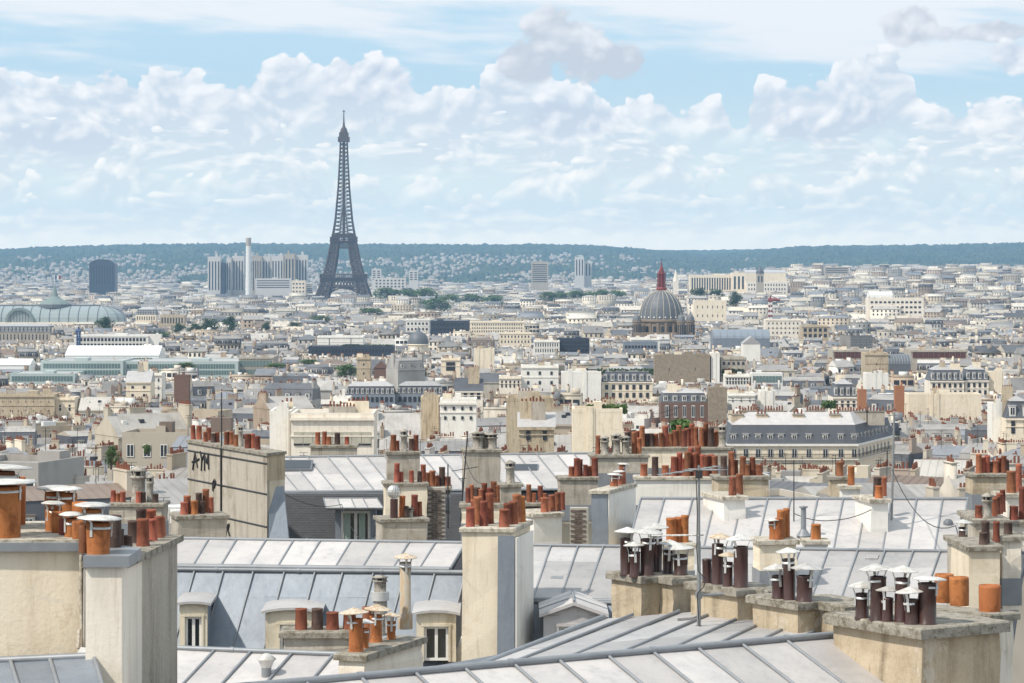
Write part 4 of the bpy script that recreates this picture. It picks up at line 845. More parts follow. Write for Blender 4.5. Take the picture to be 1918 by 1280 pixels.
ch('cream stack with a cluster of orange pots and white cowl', 1424, 1492, 1012, 1075, 72, 1.0, 0.1, 'plaster_cream', 'slab_pale', [(1450, 18, 36, 0.2, 'o', 'D'), (1463, 17, 54, 0.5, 'o'), (1473, 13, 56, 0.7, 'o'), (1459, 16, 40, 0.1, 'o')])
ch('small cream stack with squat orange pots behind the left brown pots', 1240, 1300, 1020, 1075, 72, 1.0, 0.1, 'plaster_cream', 'slab_pale', [(1258, 20, 50, 0.4, 'o'), (1271, 20, 52, 0.6, 'o'), (1282, 16, 54, 0.5, 'o')])
ch('low white plinth with one orange pot on bright zinc roof', 1508, 1550, 1012, 1030, 78.5, 0.7, 0.0, 'plaster_white', 'slab_pale', [(1528, 19, 28, 0.4, 'o')], flash=False)
ch('slim white chimney with orange pot and aerial brackets', 1632, 1664, 935, 1015, 81, 1.5, 0.18, 'plaster_white', 'slab_pale', [(1646, 15, 26, 0.15, 'o'), (1643, 16, 36, 0.5, 'd'), (1655, 12, 34, 0.8, c)])
ch('white block with a single tall orange pot', 1577, 1611, 910, 940, 95, 0.7, 0.0, 'plaster_white', 'slab_pale', [(1594, 13, 36, 0.4, 'o')])
ch('tan block with a single red pot beside the orange one', 1556, 1590, 893, 935, 99, 0.7, 0.0, 'plaster_tan', 'slab', [(1573, 14, 30, 0.4, c)])
ch('cream stack with grey cap and dark pots by the right edge', 1814, 1872, 1022, 1160, 62, 1.8, 0.05, 'plaster_cream', 'slab', [(1842, 17, 24, 0.1, 'd'), (1846, 16, 44, 0.25, 'd'), (1866, 13, 40, 0.5, c)])
ch('grey pier with one capped dark pot beside the cream stack', 1786, 1814, 1010, 1150, 64, 1.0, 0.0, 'plaster_grey', 'slab', [(1804, 17, 20, 0.4, 'd', 'u')])
ch('white pier with one red pot at the right edge', 1878, 1912, 1004, 1090, 63, 1.2, 0.05, 'plaster_pale', 'slab', [(1888, 16, 24, 0.3, 'd')])
ch('receding stack with red pots and mossy concrete flue near right edge', 1826, 1886, 972, 1030, 72, 2.4, 0.0, 'plaster_grey', 'slab', [(1833, 14, 24, 0.1, c), (1849, 18, 50, 0.1, 'g'), (1862, 12, 38, 0.3, c), (1867, 12, 38, 0.5, c), (1872, 12, 40, 0.7, c), (1878, 11, 40, 0.9, c)])
ch('pale stack with a red pot cut by the right edge', 1886, 1930, 976, 1040, 74, 1.0, 0.0, 'plaster_pale', 'slab', [(1899, 17, 26, 0.3, c), (1915, 14, 60, 0.5, c)])
ch('long tan stack with many red pots near the right edge', 1822, 1892, 888, 930, 104, 1.0, 0.1, 'plaster_tan', 'slab', row(1830, 1890, 8, 11, 30))
ch('pinkish wall with pots against the right edge', 1886, 1935, 925, 985, 82, 1.0, 0.2, 'plaster_pale', 'slab_pale', [(1894, 18, 44, 0.3, 'c'), (1908, 12, 50, 0.7, 'c')])
ch('grey stack with red pots on the roof left of the concrete block', 582, 667, 834, 880, 126, 1.0, 0.0, 'plaster_grey', 'slab', [(595, 10, 24, 0.4, c), (608, 9, 26, 0.4, c), (616, 10, 16, 0.3, c), (632, 11, 24, 0.4, c), (650, 9, 16, 0.4, c)])
ch('grey stack with leaning red pots before the graffiti wall', 334, 425, 966, 1030, 84, 1.1, 0.28, 'plaster_grey', 'slab', [(345, 15, 22, 0.3, c), (350, 14, 36, 0.5, 'c'), (364, 14, 26, 0.3, 'o'), (373, 13, 42, 0.6, 'd'), (379, 9, 26, 0.4, 'd'), (385, 13, 44, 0.7, c), (396, 9, 30, 0.5, c)])
ch('old stack with red pots behind the banded orange pots', 205, 303, 943, 985, 96, 1.2, -0.05, 'plaster_grey', 'slab', [(212, 9, 22, 0.5, c), (221, 9, 20, 0.5, c), (230, 11, 20, 0.4, c), (259, 10, 22, 0.2, c), (268, 11, 22, 0.3, c), (259, 26, 72, 0.6, 'g'), (281, 13, 56, 0.5, 'g'), (291, 12, 18, 0.3, 'd')])
# dark brick gables between the stacks, every brick laid
def brick_gable(label, px0, px1, y0, y1, D):
    x0, x1, z1, z0 = xat(px0, D), xat(px1, D), zat(y0, D), zat(y1, D)
    t = thing('brick_gable', label, 'wall', ((x0+x1)/2, D, z0))
    m = MB(); m.box(x0, x1, D, D+0.4, z0, z1, 'mortar'); add('mortar_bed', m, t)
    bh = 0.075; bl = 0.24; mb = MB(); mb.box(-bl/2+0.012, bl/2-0.012, -0.02, 0.05, -bh/2+0.009, bh/2-0.009, 'brick'); me = mb.mesh('brick')
    nz = int((z1-z0)/bh); nx = int((x1-x0)/bl); k = 0
    for r in range(nz-1, -1, -1):
        for i in range(nx):
            if k >= 290: return
            x = x0+bl*(i+0.5+0.5*(r % 2)); 
            if x > x1-bl*0.4: continue
            add('brick', me, t, (x, D-RN.uniform(0, 0.012), z0+bh*(r+0.5))); k += 1
brick_gable('dark brick gable strip below the row of red pots', 801, 834, 914, 1010, 104.4)
brick_gable('dark brick gable strip right of the white stack with four pots', 1068, 1102, 952, 1025, 90)
# masts
def mast(label, px, y0, y1, D, r=0.02, arms=(), lean=0.0, mat='iron'):
    b = P(px, y0, D); tp = P(px+lean, y1, D); t = thing('antenna_mast', label, 'antenna', b)
    m = MB(); m.tube(b, tp, r, r*0.7, 8, mat); add('mast', m, t)
    for fr, L, n, w, dr in arms:
        m = MB(); yagi(m, lerp(b, tp, fr), dr, L, n, w, mat); add('aerial', m, t)
mast('thin black mast above the graffiti wall', 415, 850, 735, 109, 0.03)
mast('thin dark mast over the long bright zinc roof', 1487, 985, 862, 82, 0.018, [(0.95, 0.7, 6, 0.3, (1, 0.3, 0))])
mast('tall grey mast clamped to the slim white chimney', 1670, 975, 772, 81.5, 0.035, [(0.97, 0.35, 4, 0.25, (1, 0.2, 0))], 5, 'steel')
mast('rusty upright pole left of the leaning lattice pole', 839, 990, 870, 101, 0.03)
mast('leaning rusty pole carrying an aerial before the zinc roof', 862, 985, 808, 102, 0.028, [(0.6, 0.9, 7, 0.35, (1, 0.2, 0.15))], 14)
mast('hooked iron pole beside the leaning pole', 866, 985, 895, 100, 0.02, [(0.98, 0.25, 2, 0.1, (1, 0.0, 0.1))])
mast('small aerial mast among the red pots near the white wall', 1254, 850, 760, 128, 0.025, [(0.9, 0.9, 8, 0.4, (1, 0.2, 0.3)), (0.8, 0.6, 6, 0.4, (0.8, -0.2, 0.2))])
# ---------------------------------------------------------------- the town below: house kinds
CM = ['tint', 'far_zinc', 'far_glass', 'far_clay', 'far_slate', 'white_paint', 'black']
class Kind:
    """a house in its own axes: x along the front, y to the back, z up from the eaves"""
    def __init__(s, w, d, h): s.w, s.d, s.h, s.parts, s.win, s.note = w, d, h, [], [], {}
    def mb(s, name):
        m = MB(*CM); s.parts.append((name, m)); return m
def pots_row(m, x0, y0, x1, y1, z, n, r, rng, mat='far_clay', sides=5):
    for i in range(n):
        t = (i+0.5+rng.uniform(-0.25, 0.25))/n; h = rng.choice((0.3, 0.4, 0.5, 0.7))
        p = Vector((x0+(x1-x0)*t, y0+(y1-y0)*t, z)); m.tube(p, p+Vector((0, 0, h)), r, r*0.85 if sides > 3 else r*0.5, sides, mat, False, False)
        if sides > 3: m.poly(m.v[-sides:], mat)
def stack_on(k, rng, x, y, lx, ly, z0, z1, pr, npot, detail):
    m = k.mb('chimney')
    m.box(x-lx/2, x+lx/2, y-ly/2, y+ly/2, z0, z1, 'tint')
    if detail: m.box(x-lx/2-0.07, x+lx/2+0.07, y-ly/2-0.07, y+ly/2+0.07, z1, z1+0.14, 'tint')
    q = k.mb('chimney_pots')
    if lx > ly: pots_row(q, x-lx/2+0.1, y, x+lx/2-0.1, y, z1+0.14*detail, npot, pr, rng, sides=5 if detail else 3)
    else: pots_row(q, x, y-ly/2+0.1, x, y+ly/2-0.1, z1+0.14*detail, npot, pr, rng, sides=5 if detail else 3)
def make_kind(rng, lod):
    if lod == 0: w, d, h = rng.uniform(7, 15), rng.uniform(8, 11), 22
    elif lod == 1: w, d, h = rng.uniform(7, 16), rng.uniform(8, 12), 24
    else: w, d, h = rng.uniform(10, 28), rng.uniform(9, 14), 26
    k = Kind(w, d, h); det = 1 if lod == 0 else 0
    roof = rng.choice(('mansard', 'mansard', 'gable', 'gable', 'gable', 'shed', 'hip', 'flat', 'flat2') if lod < 2 else ('mansard', 'gable', 'hip', 'flat', 'flat2', 'shed'))
    k.note['roof'] = roof; X = w/2
    wl = k.mb('wall'); wl.box(-X, X, 0, d, -h, 0, 'tint')
    if roof in ('mansard', 'gable', 'hip', 'shed'):
        wl.box(-X-0.02, X+0.02, -0.28, d+0.25, -0.32, 0.0, 'tint')
    rm = k.mb('roof'); top = 0
    def gable(z0, a, b, r, x0, x1, m='far_zinc', ends=True):
        y = (a+b)/2
        rm.poly([(x0, a, z0), (x1, a, z0), (x1, y, z0+r), (x0, y, z0+r)], m); rm.poly([(x0, y, z0+r), (x1, y, z0+r), (x1, b, z0), (x0, b, z0)], m)
        if ends:
            rm.poly([(x0, b, z0), (x0, a, z0), (x0, y, z0+r)], 'tint'); rm.poly([(x1, a, z0), (x1, b, z0), (x1, y, z0+r)], 'tint')
        if det:
            n = int((x1-x0)/0.9)
            for i in range(1, n):
                x = x0+(x1-x0)*i/n; rm.poly([(x-0.03, a, z0+0.06), (x+0.03, a, z0+0.06), (x+0.03, y, z0+r+0.06), (x-0.03, y, z0+r+0.06)], 'far_zinc')
    if roof == 'mansard':
        hm = rng.uniform(2.5, 3.4); ins = rng.uniform(0.6, 1.1); mt = rng.choice(('far_slate', 'far_slate', 'far_zinc'))
        xi = ins if rng.random() < 0.35 else 0.0
        rm.hexa([(-X, 0, 0), (X, 0, 0), (X, d, 0), (-X, d, 0)], [(-X+xi, ins, hm), (X-xi, ins, hm), (X-xi, d-ins, hm), (-X+xi, d-ins, hm)], mt)
        gable(hm+0.01, ins-0.1, d-ins+0.1, rng.uniform(0.8, 1.6), -X+xi, X-xi); top = hm+1.2; k.note['mat'] = mt
        n = max(2, int(w/rng.uniform(2.4, 3.4)))
        for i in range(n):
            x = -X+w*(i+0.5)/n
            dm = k.mb('dormer'); dm.box(x-0.6, x+0.6, 0.10, ins+0.3, 0.35, 1.95, 'white_paint' if rng.random() < 0.5 else 'tint')
            dm.box(x-0.72, x+0.72, 0.02, ins+0.35, 1.95, 2.08, 'far_zinc'); k.win.append((x, 1.15, 0.75, 1.25, 0.07, 'dormer'))
        k.note['dormers'] = n
    elif roof == 'gable':
        r = rng.uniform(0.16, 0.40)*d; gable(0.0, -0.3, d+0.3, r, -X-0.1, X+0.1); top = r
        if rng.random() < 0.5 and lod < 2:
            for i in range(rng.choice((1, 2, 2, 3))):
                x = rng.uniform(-X+0.8, X-0.8); y = rng.uniform(0.2, 0.35)*d; z = r*y/(d/2)
                rm.box(x-0.4, x+0.4, y, y+0.9, z, z+0.18+0.9*r/(d/2), 'far_glass' if rng.random() < 0.6 else 'white_paint')
    elif roof == 'shed':
        r = rng.uniform(0.18, 0.35)*d
        rm.hexa([(-X, -0.2, 0), (X, -0.2, 0), (X, d, 0), (-X, d, 0)], [(-X, -0.2, 0.1), (X, -0.2, 0.1), (X, d, r), (-X, d, r)], 'far_zinc'); top = r
        if det:
            n = int(w/1.0)
            for i in range(1, n):
                x = -X+w*i/n; rm.poly([(x-0.03, -0.2, 0.17), (x+0.03, -0.2, 0.17), (x+0.03, d, r+0.07), (x-0.03, d, r+0.07)], 'far_zinc')
    elif roof == 'hip':
        r = rng.uniform(1.4, 2.8); i = min(X*0.8, d/2)
        a, b, c, e = (-X-.2, -.2, 0), (X+.2, -.2, 0), (X+.2, d+.2, 0), (-X-.2, d+.2, 0); p, q = (-X+i, d/2, r), (X-i, d/2, r)
        for f in ((a, b, q, p), (b, c, q), (c, e, p, q), (e, a, p)): rm.poly(f, 'far_zinc')
        top = r
    else:
        rm.box(-X+0.3, X-0.3, 0.3, d-0.3, 0.0, 0.12, 'far_zinc')
        pm = k.mb('parapet')
        for b in ((-X, X, 0, 0.25), (-X, X, d-0.25, d), (-X, -X+0.25, 0.25, d-0.25), (X-0.25, X, 0.25, d-0.25)): pm.box(*b, -0.01, 0.7, 'tint')
        for i in range(rng.choice((1, 2, 3))):
            x = rng.uniform(-X+1.5, X-2.5); y = rng.uniform(1.5, d-3); um = k.mb('roof_unit'); um.box(x, x+rng.uniform(1, 3), y, y+rng.uniform(1, 2.5), 0.12, rng.uniform(1.2, 2.6), rng.choice(('tint', 'white_paint', 'far_zinc')))
        top = 0.7
    # chimney walls over the party walls and stacks on the ridge
    if roof != 'flat':
        for sgn in (-1, 1):
            if rng.random() < 0.72:
                ly = rng.uniform(1.6, 5.0) if lod < 2 else rng.uniform(2, 4); y = rng.uniform(0.3, 0.6)*d
                stack_on(k, rng, sgn*(X-0.35), y, 0.6, ly, -0.5, top+rng.uniform(0.4, 1.5), 0.125 if det else 0.17, max(3, int(ly/(0.36 if det else 0.6))), det)
        if rng.random() < 0.6:
            lx = rng.uniform(1.2, 3.0); stack_on(k, rng, rng.uniform(-X*0.5, X*0.5), d*0.55, lx, 0.55, -0.2, top+rng.uniform(0.4, 1.1), 0.125 if det else 0.17, int(lx/(0.36 if det else 0.6)), det)
    if lod == 0 and rng.random() < 0.6:
        for _ in range(rng.choice((1, 1, 2))):
            am = k.mb('aerial'); x, y = rng.uniform(-X*0.8, X*0.8), rng.uniform(0.3, 0.7)*d; hh = top+rng.uniform(1.6, 3.4); am.bar((x, y, 0), (x, y, hh), 0.05, 'black')
            for q in (0.0, 0.3): am.bar((x-rng.uniform(0.3, 0.6), y, hh-q), (x+rng.uniform(0.3, 0.6), y+0.2, hh-q), 0.03, 'black')
    # windows in storeys under the eaves
    if lod < 2 and rng.random() < 0.82:
        n = max(2, int(w/rng.uniform(1.9, 3.0))); big = roof.startswith('flat') and rng.random() < 0.5
        for s in range(4 if lod == 0 else 2):
            for i in range(n):
                x = -X+w*(i+0.5)/n; k.win.append((x, -1.75-3.0*s, (w/n*0.8 if big else 1.0), 1.7, -0.05, 'wall'))
        k.note['win'] = n
    elif lod == 2:
        for s in range(2):
            n = int(w/3.4)
            for i in range(n): k.win.append((-X+w*(i+0.5)/n, -1.8-3.0*s, 1.3, 1.7, -0.05, 'wall'))
    k.top = top
    return k
def kind_arrays(k):
    """all of a house as one set of arrays, windows included, for the merged far town"""
    m = MB(*CM); 
    for nm, q in k.parts:
        n = len(m.v); m.v += q.v; m.f += [tuple(i+n for i in f) for f in q.f]; m.mi += q.mi
    for x, z, a, b, y, wh in k.win:
        m.poly([(x-a/2, y, z-b/2), (x+a/2, y, z-b/2), (x+a/2, y, z+b/2), (x-a/2, y, z+b/2)], 'far_glass')
    return (np.array(m.v), np.fromiter((i for f in m.f for i in f), int), np.array([len(f) for f in m.f]), np.array(m.mi))
WALLS = [((0.74, 0.66, 0.53), 'cream'), ((0.76, 0.69, 0.59), 'pale cream'), ((0.76, 0.73, 0.68), 'white'), ((0.56, 0.47, 0.36), 'tan'), ((0.62, 0.55, 0.45), 'beige'), ((0.50, 0.48, 0.45), 'grey'), ((0.60, 0.48, 0.40), 'pinkish'), ((0.42, 0.33, 0.25), 'brown')]
WPICK = [0, 0, 0, 1, 1, 1, 2, 3, 3, 4, 4, 5, 5, 6, 7, 7]
ROOFS = [((0.35, 0.335, 0.325), 'grey'), ((0.45, 0.425, 0.40), 'pale'), ((0.56, 0.53, 0.49), 'whitish'), ((0.25, 0.26, 0.285), 'blue grey'), ((0.26, 0.20, 0.165), 'brownish'), ((0.17, 0.175, 0.19), 'dark')]
RPICK = [0, 0, 0, 1, 1, 1, 2, 3, 3, 4, 5]
def merged(name, insts):
    """insts: (arrays, matrix 3x3, origin, wall tint, roof tint)"""
    V, L, T, MI, TC = [], [], [], [], []; nv = 0
    for (v, l, t, mi), R, o, wt, rt in insts:
        V.append(v@R.T+o); L.append(l+nv); nv += len(v); T.append(t); MI.append(mi)
        c = np.ones((len(mi), 4)); c[:, :3] = wt; c[mi == 1, :3] = rt; TC.append(c)
    V = np.concatenate(V); L = np.concatenate(L); T = np.concatenate(T); MI = np.concatenate(MI); TC = np.concatenate(TC)
    me = bpy.data.meshes.new(name); me.vertices.add(len(V)); me.vertices.foreach_set('co', V.astype(np.float32).ravel())
    me.loops.add(len(L)); me.loops.foreach_set('vertex_index', L.astype(np.int32))
    me.polygons.add(len(T)); st = np.zeros(len(T), np.int32); st[1:] = np.cumsum(T)[:-1]
    me.polygons.foreach_set('loop_start', st); me.polygons.foreach_set('loop_total', T.astype(np.int32)); me.polygons.foreach_set('material_index', MI.astype(np.int32))
    for m in CM: me.materials.append(MATS[m])
    a = me.attributes.new('tint', 'FLOAT_COLOR', 'FACE'); a.data.foreach_set('color', TC.astype(np.float32).ravel())
    me.update(calc_edges=True)
    return add(name, me)
def win_mesh(name, mats):
    m = MB(*mats)
    m.box(-0.5, 0.5, -0.04, 0.0, -0.5, 0.5, mats[0])
    for x0, x1, z0, z1 in ((-0.5, -0.42, -0.5, 0.5), (0.42, 0.5, -0.5, 0.5), (-0.42, 0.42, 0.44, 0.5), (-0.42, 0.42, -0.5, -0.44), (-0.04, 0.04, -0.44, 0.44)): m.box(x0, x1, -0.07, -0.041, z0, z1, mats[1])
    return m.mesh(name)
WIN = win_mesh('window', ['far_glass', 'white_paint'])
# what must stay in view: columns, row above which nearer roofs may not rise, distance
KEEP = [(585, 705, 556, 4600), (1180, 1300, 622, 1850), (0, 235, 600, 2950), (160, 220, 533, 5400), (385, 580, 545, 5200), (120, 300, 672, 1380), (0, 60, 690, 1380), (20, 515, 716, 1300), (138, 300, 652, 1900), (1265, 1475, 545, 4400),
        (1225, 1340, 712, 1000), (1045, 1228, 745, 820), (1335, 1445, 650, 1500), (1238, 1330, 780, 520), (1358, 1675, 858, 330), (500, 705, 835, 225), (0, 142, 776, 700), (322, 358, 750, 640), (1560, 1815, 672, 1200), (1436, 1452, 602, 2600),
        (740, 860, 585, 3900), (323, 446, 626, 2300), (175, 218, 622, 2300), (625, 668, 706, 1250), (595, 740, 663, 1700), (760, 810, 655, 1700), (805, 985, 622, 2100), (1015, 1170, 560, 4000), (990, 1030, 528, 6000), (1075, 1130, 520, 6400), (690, 720, 524, 5600),
        (900, 1050, 745, 700), (945, 1075, 830, 300), (1060, 1170, 835, 260), (785, 905, 830, 330), (1880, 1918, 800, 420), (850, 905, 760, 560), (1620, 1700, 700, 1000), (1670, 1730, 795, 480), (1700, 1840, 770, 520), (645, 830, 755, 560), (140, 300, 720, 640)]
NOGO = []
def DS(D): return D*float(np.interp(D, [200, 500, 800, 1100], [1.5, 1.4, 1.2, 1.0])) if D < 1100 else D
rng = random.Random(11)
K0 = [make_kind(rng, 0) for _ in range(44)]; K1 = [make_kind(rng, 1) for _ in range(30)]; K2 = [make_kind(rng, 2) for _ in range(26)]
K3 = []
for _ in range(8):
    k_ = Kind(rng.uniform(8, 16), rng.uniform(7, 10), 14); X_ = k_.w/2; q_ = k_.mb('wall'); q_.box(-X_, X_, 0, k_.d, -14, 0, 'tint'); q_ = k_.mb('roof'); r_ = rng.uniform(1.5, 3.5)
    q_.hexa([(-X_, -.2, 0), (X_, -.2, 0), (X_, k_.d, 0), (-X_, k_.d, 0)], [(-X_+1, k_.d/2-.1, r_), (X_-1, k_.d/2-.1, r_), (X_-1, k_.d/2+.1, r_), (-X_+1, k_.d/2+.1, r_)], 'far_zinc'); K3.append(k_)
A3 = [kind_arrays(k) for k in K3]
A0, A1, A2 = ([kind_arrays(k) for k in ks] for ks in (K0, K1, K2))
def lay_town():
    sky = np.full(520, 1280.0); out = []
    for a, b, yl, DL in list(KEEP):             # lower houses standing right before the buildings told apart
        if DL < 440 or DL > 5000 or b-a < 12: continue
        lod = 0 if DL < 900 else 1 if DL < 2300 else 2; ks = (K0, K1, K2)[lod]
        for rw in range(2):
            x = xat(a, DL)-2
            while x < xat(b, DL)+1:
                ki = rng.randrange(len(ks)); k = ks[ki]; yaw = rng.uniform(-0.35, 0.35); wp = k.w*math.cos(yaw)+k.d*abs(math.sin(yaw))*0.5
                dd = DL-k.d-rng.uniform(3, 7)-rw*(k.d+4); z = zat(yl+rng.uniform(-3, 7)*(1+rw), dd)-k.top-(2.4 if DL < 800 else 1.2); cx = x+wp/2; x += wp*rng.uniform(0.9, 1.05)
                if z < ground(cx, dd)+3 or dd < 265: continue
                px = CX+F*cx/dd; out.append(dict(k=k, ki=ki, lod=lod, x=cx, D=dd, z=z, yaw=yaw, vis=(wp*F/dd*14 if -10 < px < 1930 and rw == 0 else 0), px=px, yt=yl, wt=rng.choice(WPICK), rt=rng.choice(RPICK), j=rng.uniform(0.72, 1.06), s=1.0))
    D = 265.0; row = 0
    while D < 7700:
        lod = 0 if D < 900 else 1 if D < 2300 else 2
        ks = (K0, K1, K2)[lod]
        step = (13, 16, 24)[lod]*(1.0 if D < 3500 else 1.75)
        x = xat(-70, D)-rng.uniform(0, 12); xe = xat(1990, D); new = []
        while x < xe:
            ki = rng.randrange(len(ks)); k = ks[ki]
            cell = (int((x+3000)//(90+D*0.06)), int(D//(80+D*0.05)))
            yaw = random.Random(cell[0]*131+cell[1]*17).choice((-0.55, -0.3, -0.12, 0.0, 0.1, 0.25, 0.5))+rng.uniform(-0.05, 0.05)
            wproj = k.w*abs(math.cos(yaw))+k.d*abs(math.sin(yaw))*0.6
            cx = x+wproj/2; x += wproj+(rng.uniform(3, 14) if rng.random() < 0.16 else rng.uniform(-0.5, 0.4))
            if rng.random() < 0.06: continue
            dd = D+rng.uniform(-3, 3); g = ground(cx, dd)
            z = g+rng.gauss(17.5, 2.2 if D < 900 else 3.2)+(rng.uniform(2, 7) if rng.random() < 0.08 else 0)
            p0, p1 = CX+F*(cx-wproj/2)/dd, CX+F*(cx+wproj/2)/dd
            bad = False
            for a, b, yl, DL in KEEP:
                if p1 > a and p0 < b:
                    if dd < DL+2:
                        zl = zat(yl+2, dd)-k.top-2.0
                        if z > zl: z = zl
                    elif dd < DL+25 and p0 > a-5 and p1 < b+5: bad = True
            for a, b, d0, d1 in NOGO:
                if p1 > a and p0 < b and d0 < dd+k.d*0.8 and dd < d1: bad = True
            if z < g+4: bad = True
            if bad: continue
            c0, c1 = int(max(0, (p0+80)//4)), int(min(519, (p1+80)//4))
            if c1 <= c0: continue
            yt = HY+F*(CZ-z-k.top)/dd; ye = HY+F*(CZ-z)/dd
            vis = np.clip(sky[c0:c1]-yt, 0, None).sum()*4
            new.append((c0, c1, ye-(ye-yt)*0.3))
            if vis < 4 and (sky[c0:c1]-yt).max() < -4: continue
            px = (p0+p1)/2
            out.append(dict(k=k, ki=ki, lod=lod, x=cx, D=dd, z=z, yaw=yaw, vis=vis if -10 < px < 1930 else 0, px=px, yt=yt, wt=rng.choice(WPICK), rt=rng.choice(RPICK), j=rng.uniform(0.70, 1.04) if lod == 0 else rng.uniform(0.52, 1.0), s=1.0))
        for c0, c1, ye in new: sky[c0:c1] = np.minimum(sky[c0:c1], ye)
        D += step*rng.uniform(0.85, 1.15); row += 1
    return out
def mat3(yaw): c, s = math.cos(yaw), math.sin(yaw); return np.array([[c, -s, 0], [s, c, 0], [0, 0, 1.0]])
MARKS = []      # filled by the landmark section: (column, row, name)
HANDMADE = 0    # how many town houses are placed by hand
def build_town(n_single=255):
    hs = lay_town()
    hs.sort(key=lambda h: -h['vis'])
    single, rest = hs[:n_single], hs[n_single:]
    AR = (A0, A1, A2)
    far = [(AR[h['lod']][h['ki']], mat3(h['yaw']), np.array([h['x'], h['D'], h['z']]), np.array(WALLS[h['wt']][0])*h['j'], np.array(ROOFS[h['rt']][0] if (h['lod'] < 2 or rng.random() < 0.55) else WALLS[rng.choice((0, 1, 4))][0])*h['j']) for h in rest]
    # houses of the suburbs on the hillside
    r2 = random.Random(3); ny, nx, _ = HV.shape
    for i in range(5200):
        px = r2.uniform(-40, 1960); u = r2.random()**1.7*0.62
        dens = fbm2(np.array([px/120.0]), np.array([u*7.0]), 77, 3)[0]
        if dens < 0.54-0.09*(px < 1000) or (px > 1420 and u > 0.12): continue
        j = int(u*(ny-1)*0.84); ii = int((px+500)/2920*(nx-1)); p = HV[j, ii]
        a = A3[r2.randrange(len(A3))]
        wt = WALLS[r2.choice((1, 2, 2, 0))][0]; far.append((a, mat3(r2.uniform(-0.6, 0.6))*r2.uniform(0.5, 1.0), np.array([p[0], p[1]-8, p[2]+r2.uniform(4, 10)]), np.array(wt)*0.5, np.array(ROOFS[r2.choice((0, 1, 2, 4))][0])))
    o = merged('far_town', far); stuff(o, 'dense mass of pale far houses stretching to the hills', 'town')
    # single houses
    single.sort(key=lambda h: h['px'])
    used = {}
    for h in single:
        k = h['k']; wt = np.array(WALLS[h['wt']][0])*h['j']; rt = np.array(ROOFS[h['rt']][0])*h['j']
        t = thing('house', '', 'house', (h['x'], h['D'], h['z']-k.h), 'houses of the town below the hill'); t.rotation_euler = (0, 0, h['yaw'])
        for nm, q in k.parts:
            me = q.mesh(nm); c = np.ones((len(q.f), 4), np.float32); mi = np.array(q.mi); c[:, :3] = wt; c[mi == 1, :3] = rt
            a = me.attributes.new('tint', 'FLOAT_COLOR', 'FACE'); a.data.foreach_set('color', c.ravel())
            o = bpy.data.objects.new(nm, me); COL.objects.link(o); o.parent = t; o.location = (0, 0, k.h)
            if nm == 'chimney_pots': o['kind'] = 'stuff'
        for x, z, a, b, y, wh in k.win:
            if z < -8: continue
            o = bpy.data.objects.new('window', WIN); COL.objects.link(o); o.parent = t; o.location = (x, y+0.02, z+k.h); o.scale = (a, 1, b)
        nt = k.note; wc = WALLS[h['wt']][1]; rc = ROOFS[h['rt']][1]
        rf = {'mansard': ('dark slate' if nt.get('mat') == 'far_slate' else rc+' zinc')+' mansard roof', 'gable': rc+' gabled roof', 'shed': rc+' lean-to roof', 'hip': rc+' hipped roof', 'flat': 'flat roof', 'flat2': 'flat roof'}[nt['roof']]
        ex = (', %s dormers' % ('no one two three four five six seven eight nine ten'.split()[min(nt['dormers'], 10)])) if 'dormers' in nt else (', blank front' if 'win' not in nt else '')
        mk = min(MARKS, key=lambda m: (m[0]-h['px'])**2+((m[1]-h['yt'])*1.4)**2)
        dx, dy = h['px']-mk[0], h['yt']-mk[1]
        rel = ('left of' if dx < 0 else 'right of') if abs(dx) > abs(dy)*1.3 else ('below' if dy > 0 else 'above')
        used.setdefault((wc, rf, ex, rel, mk[2]), []).append((dx*dx+dy*dy, t, h))
    ORD = ['', 'second ', 'third ', 'fourth ', 'fifth ', 'sixth ', 'seventh ', 'eighth ', 'ninth ', 'tenth ']
    for (wc, rf, ex, rel, mk), lst in used.items():
        lst.sort(key=lambda q: q[0])
        for i, (_, t, h) in enumerate(lst):
            if len((wc+rf+ex+mk).split()) > 11: ex = ''
            t['label'] = '%s house with %s%s, %s%s %s' % (wc, rf, ex, (('first ' if i == 0 else ORD[min(i, 9)]) if len(lst) > 1 else ''), rel, mk)
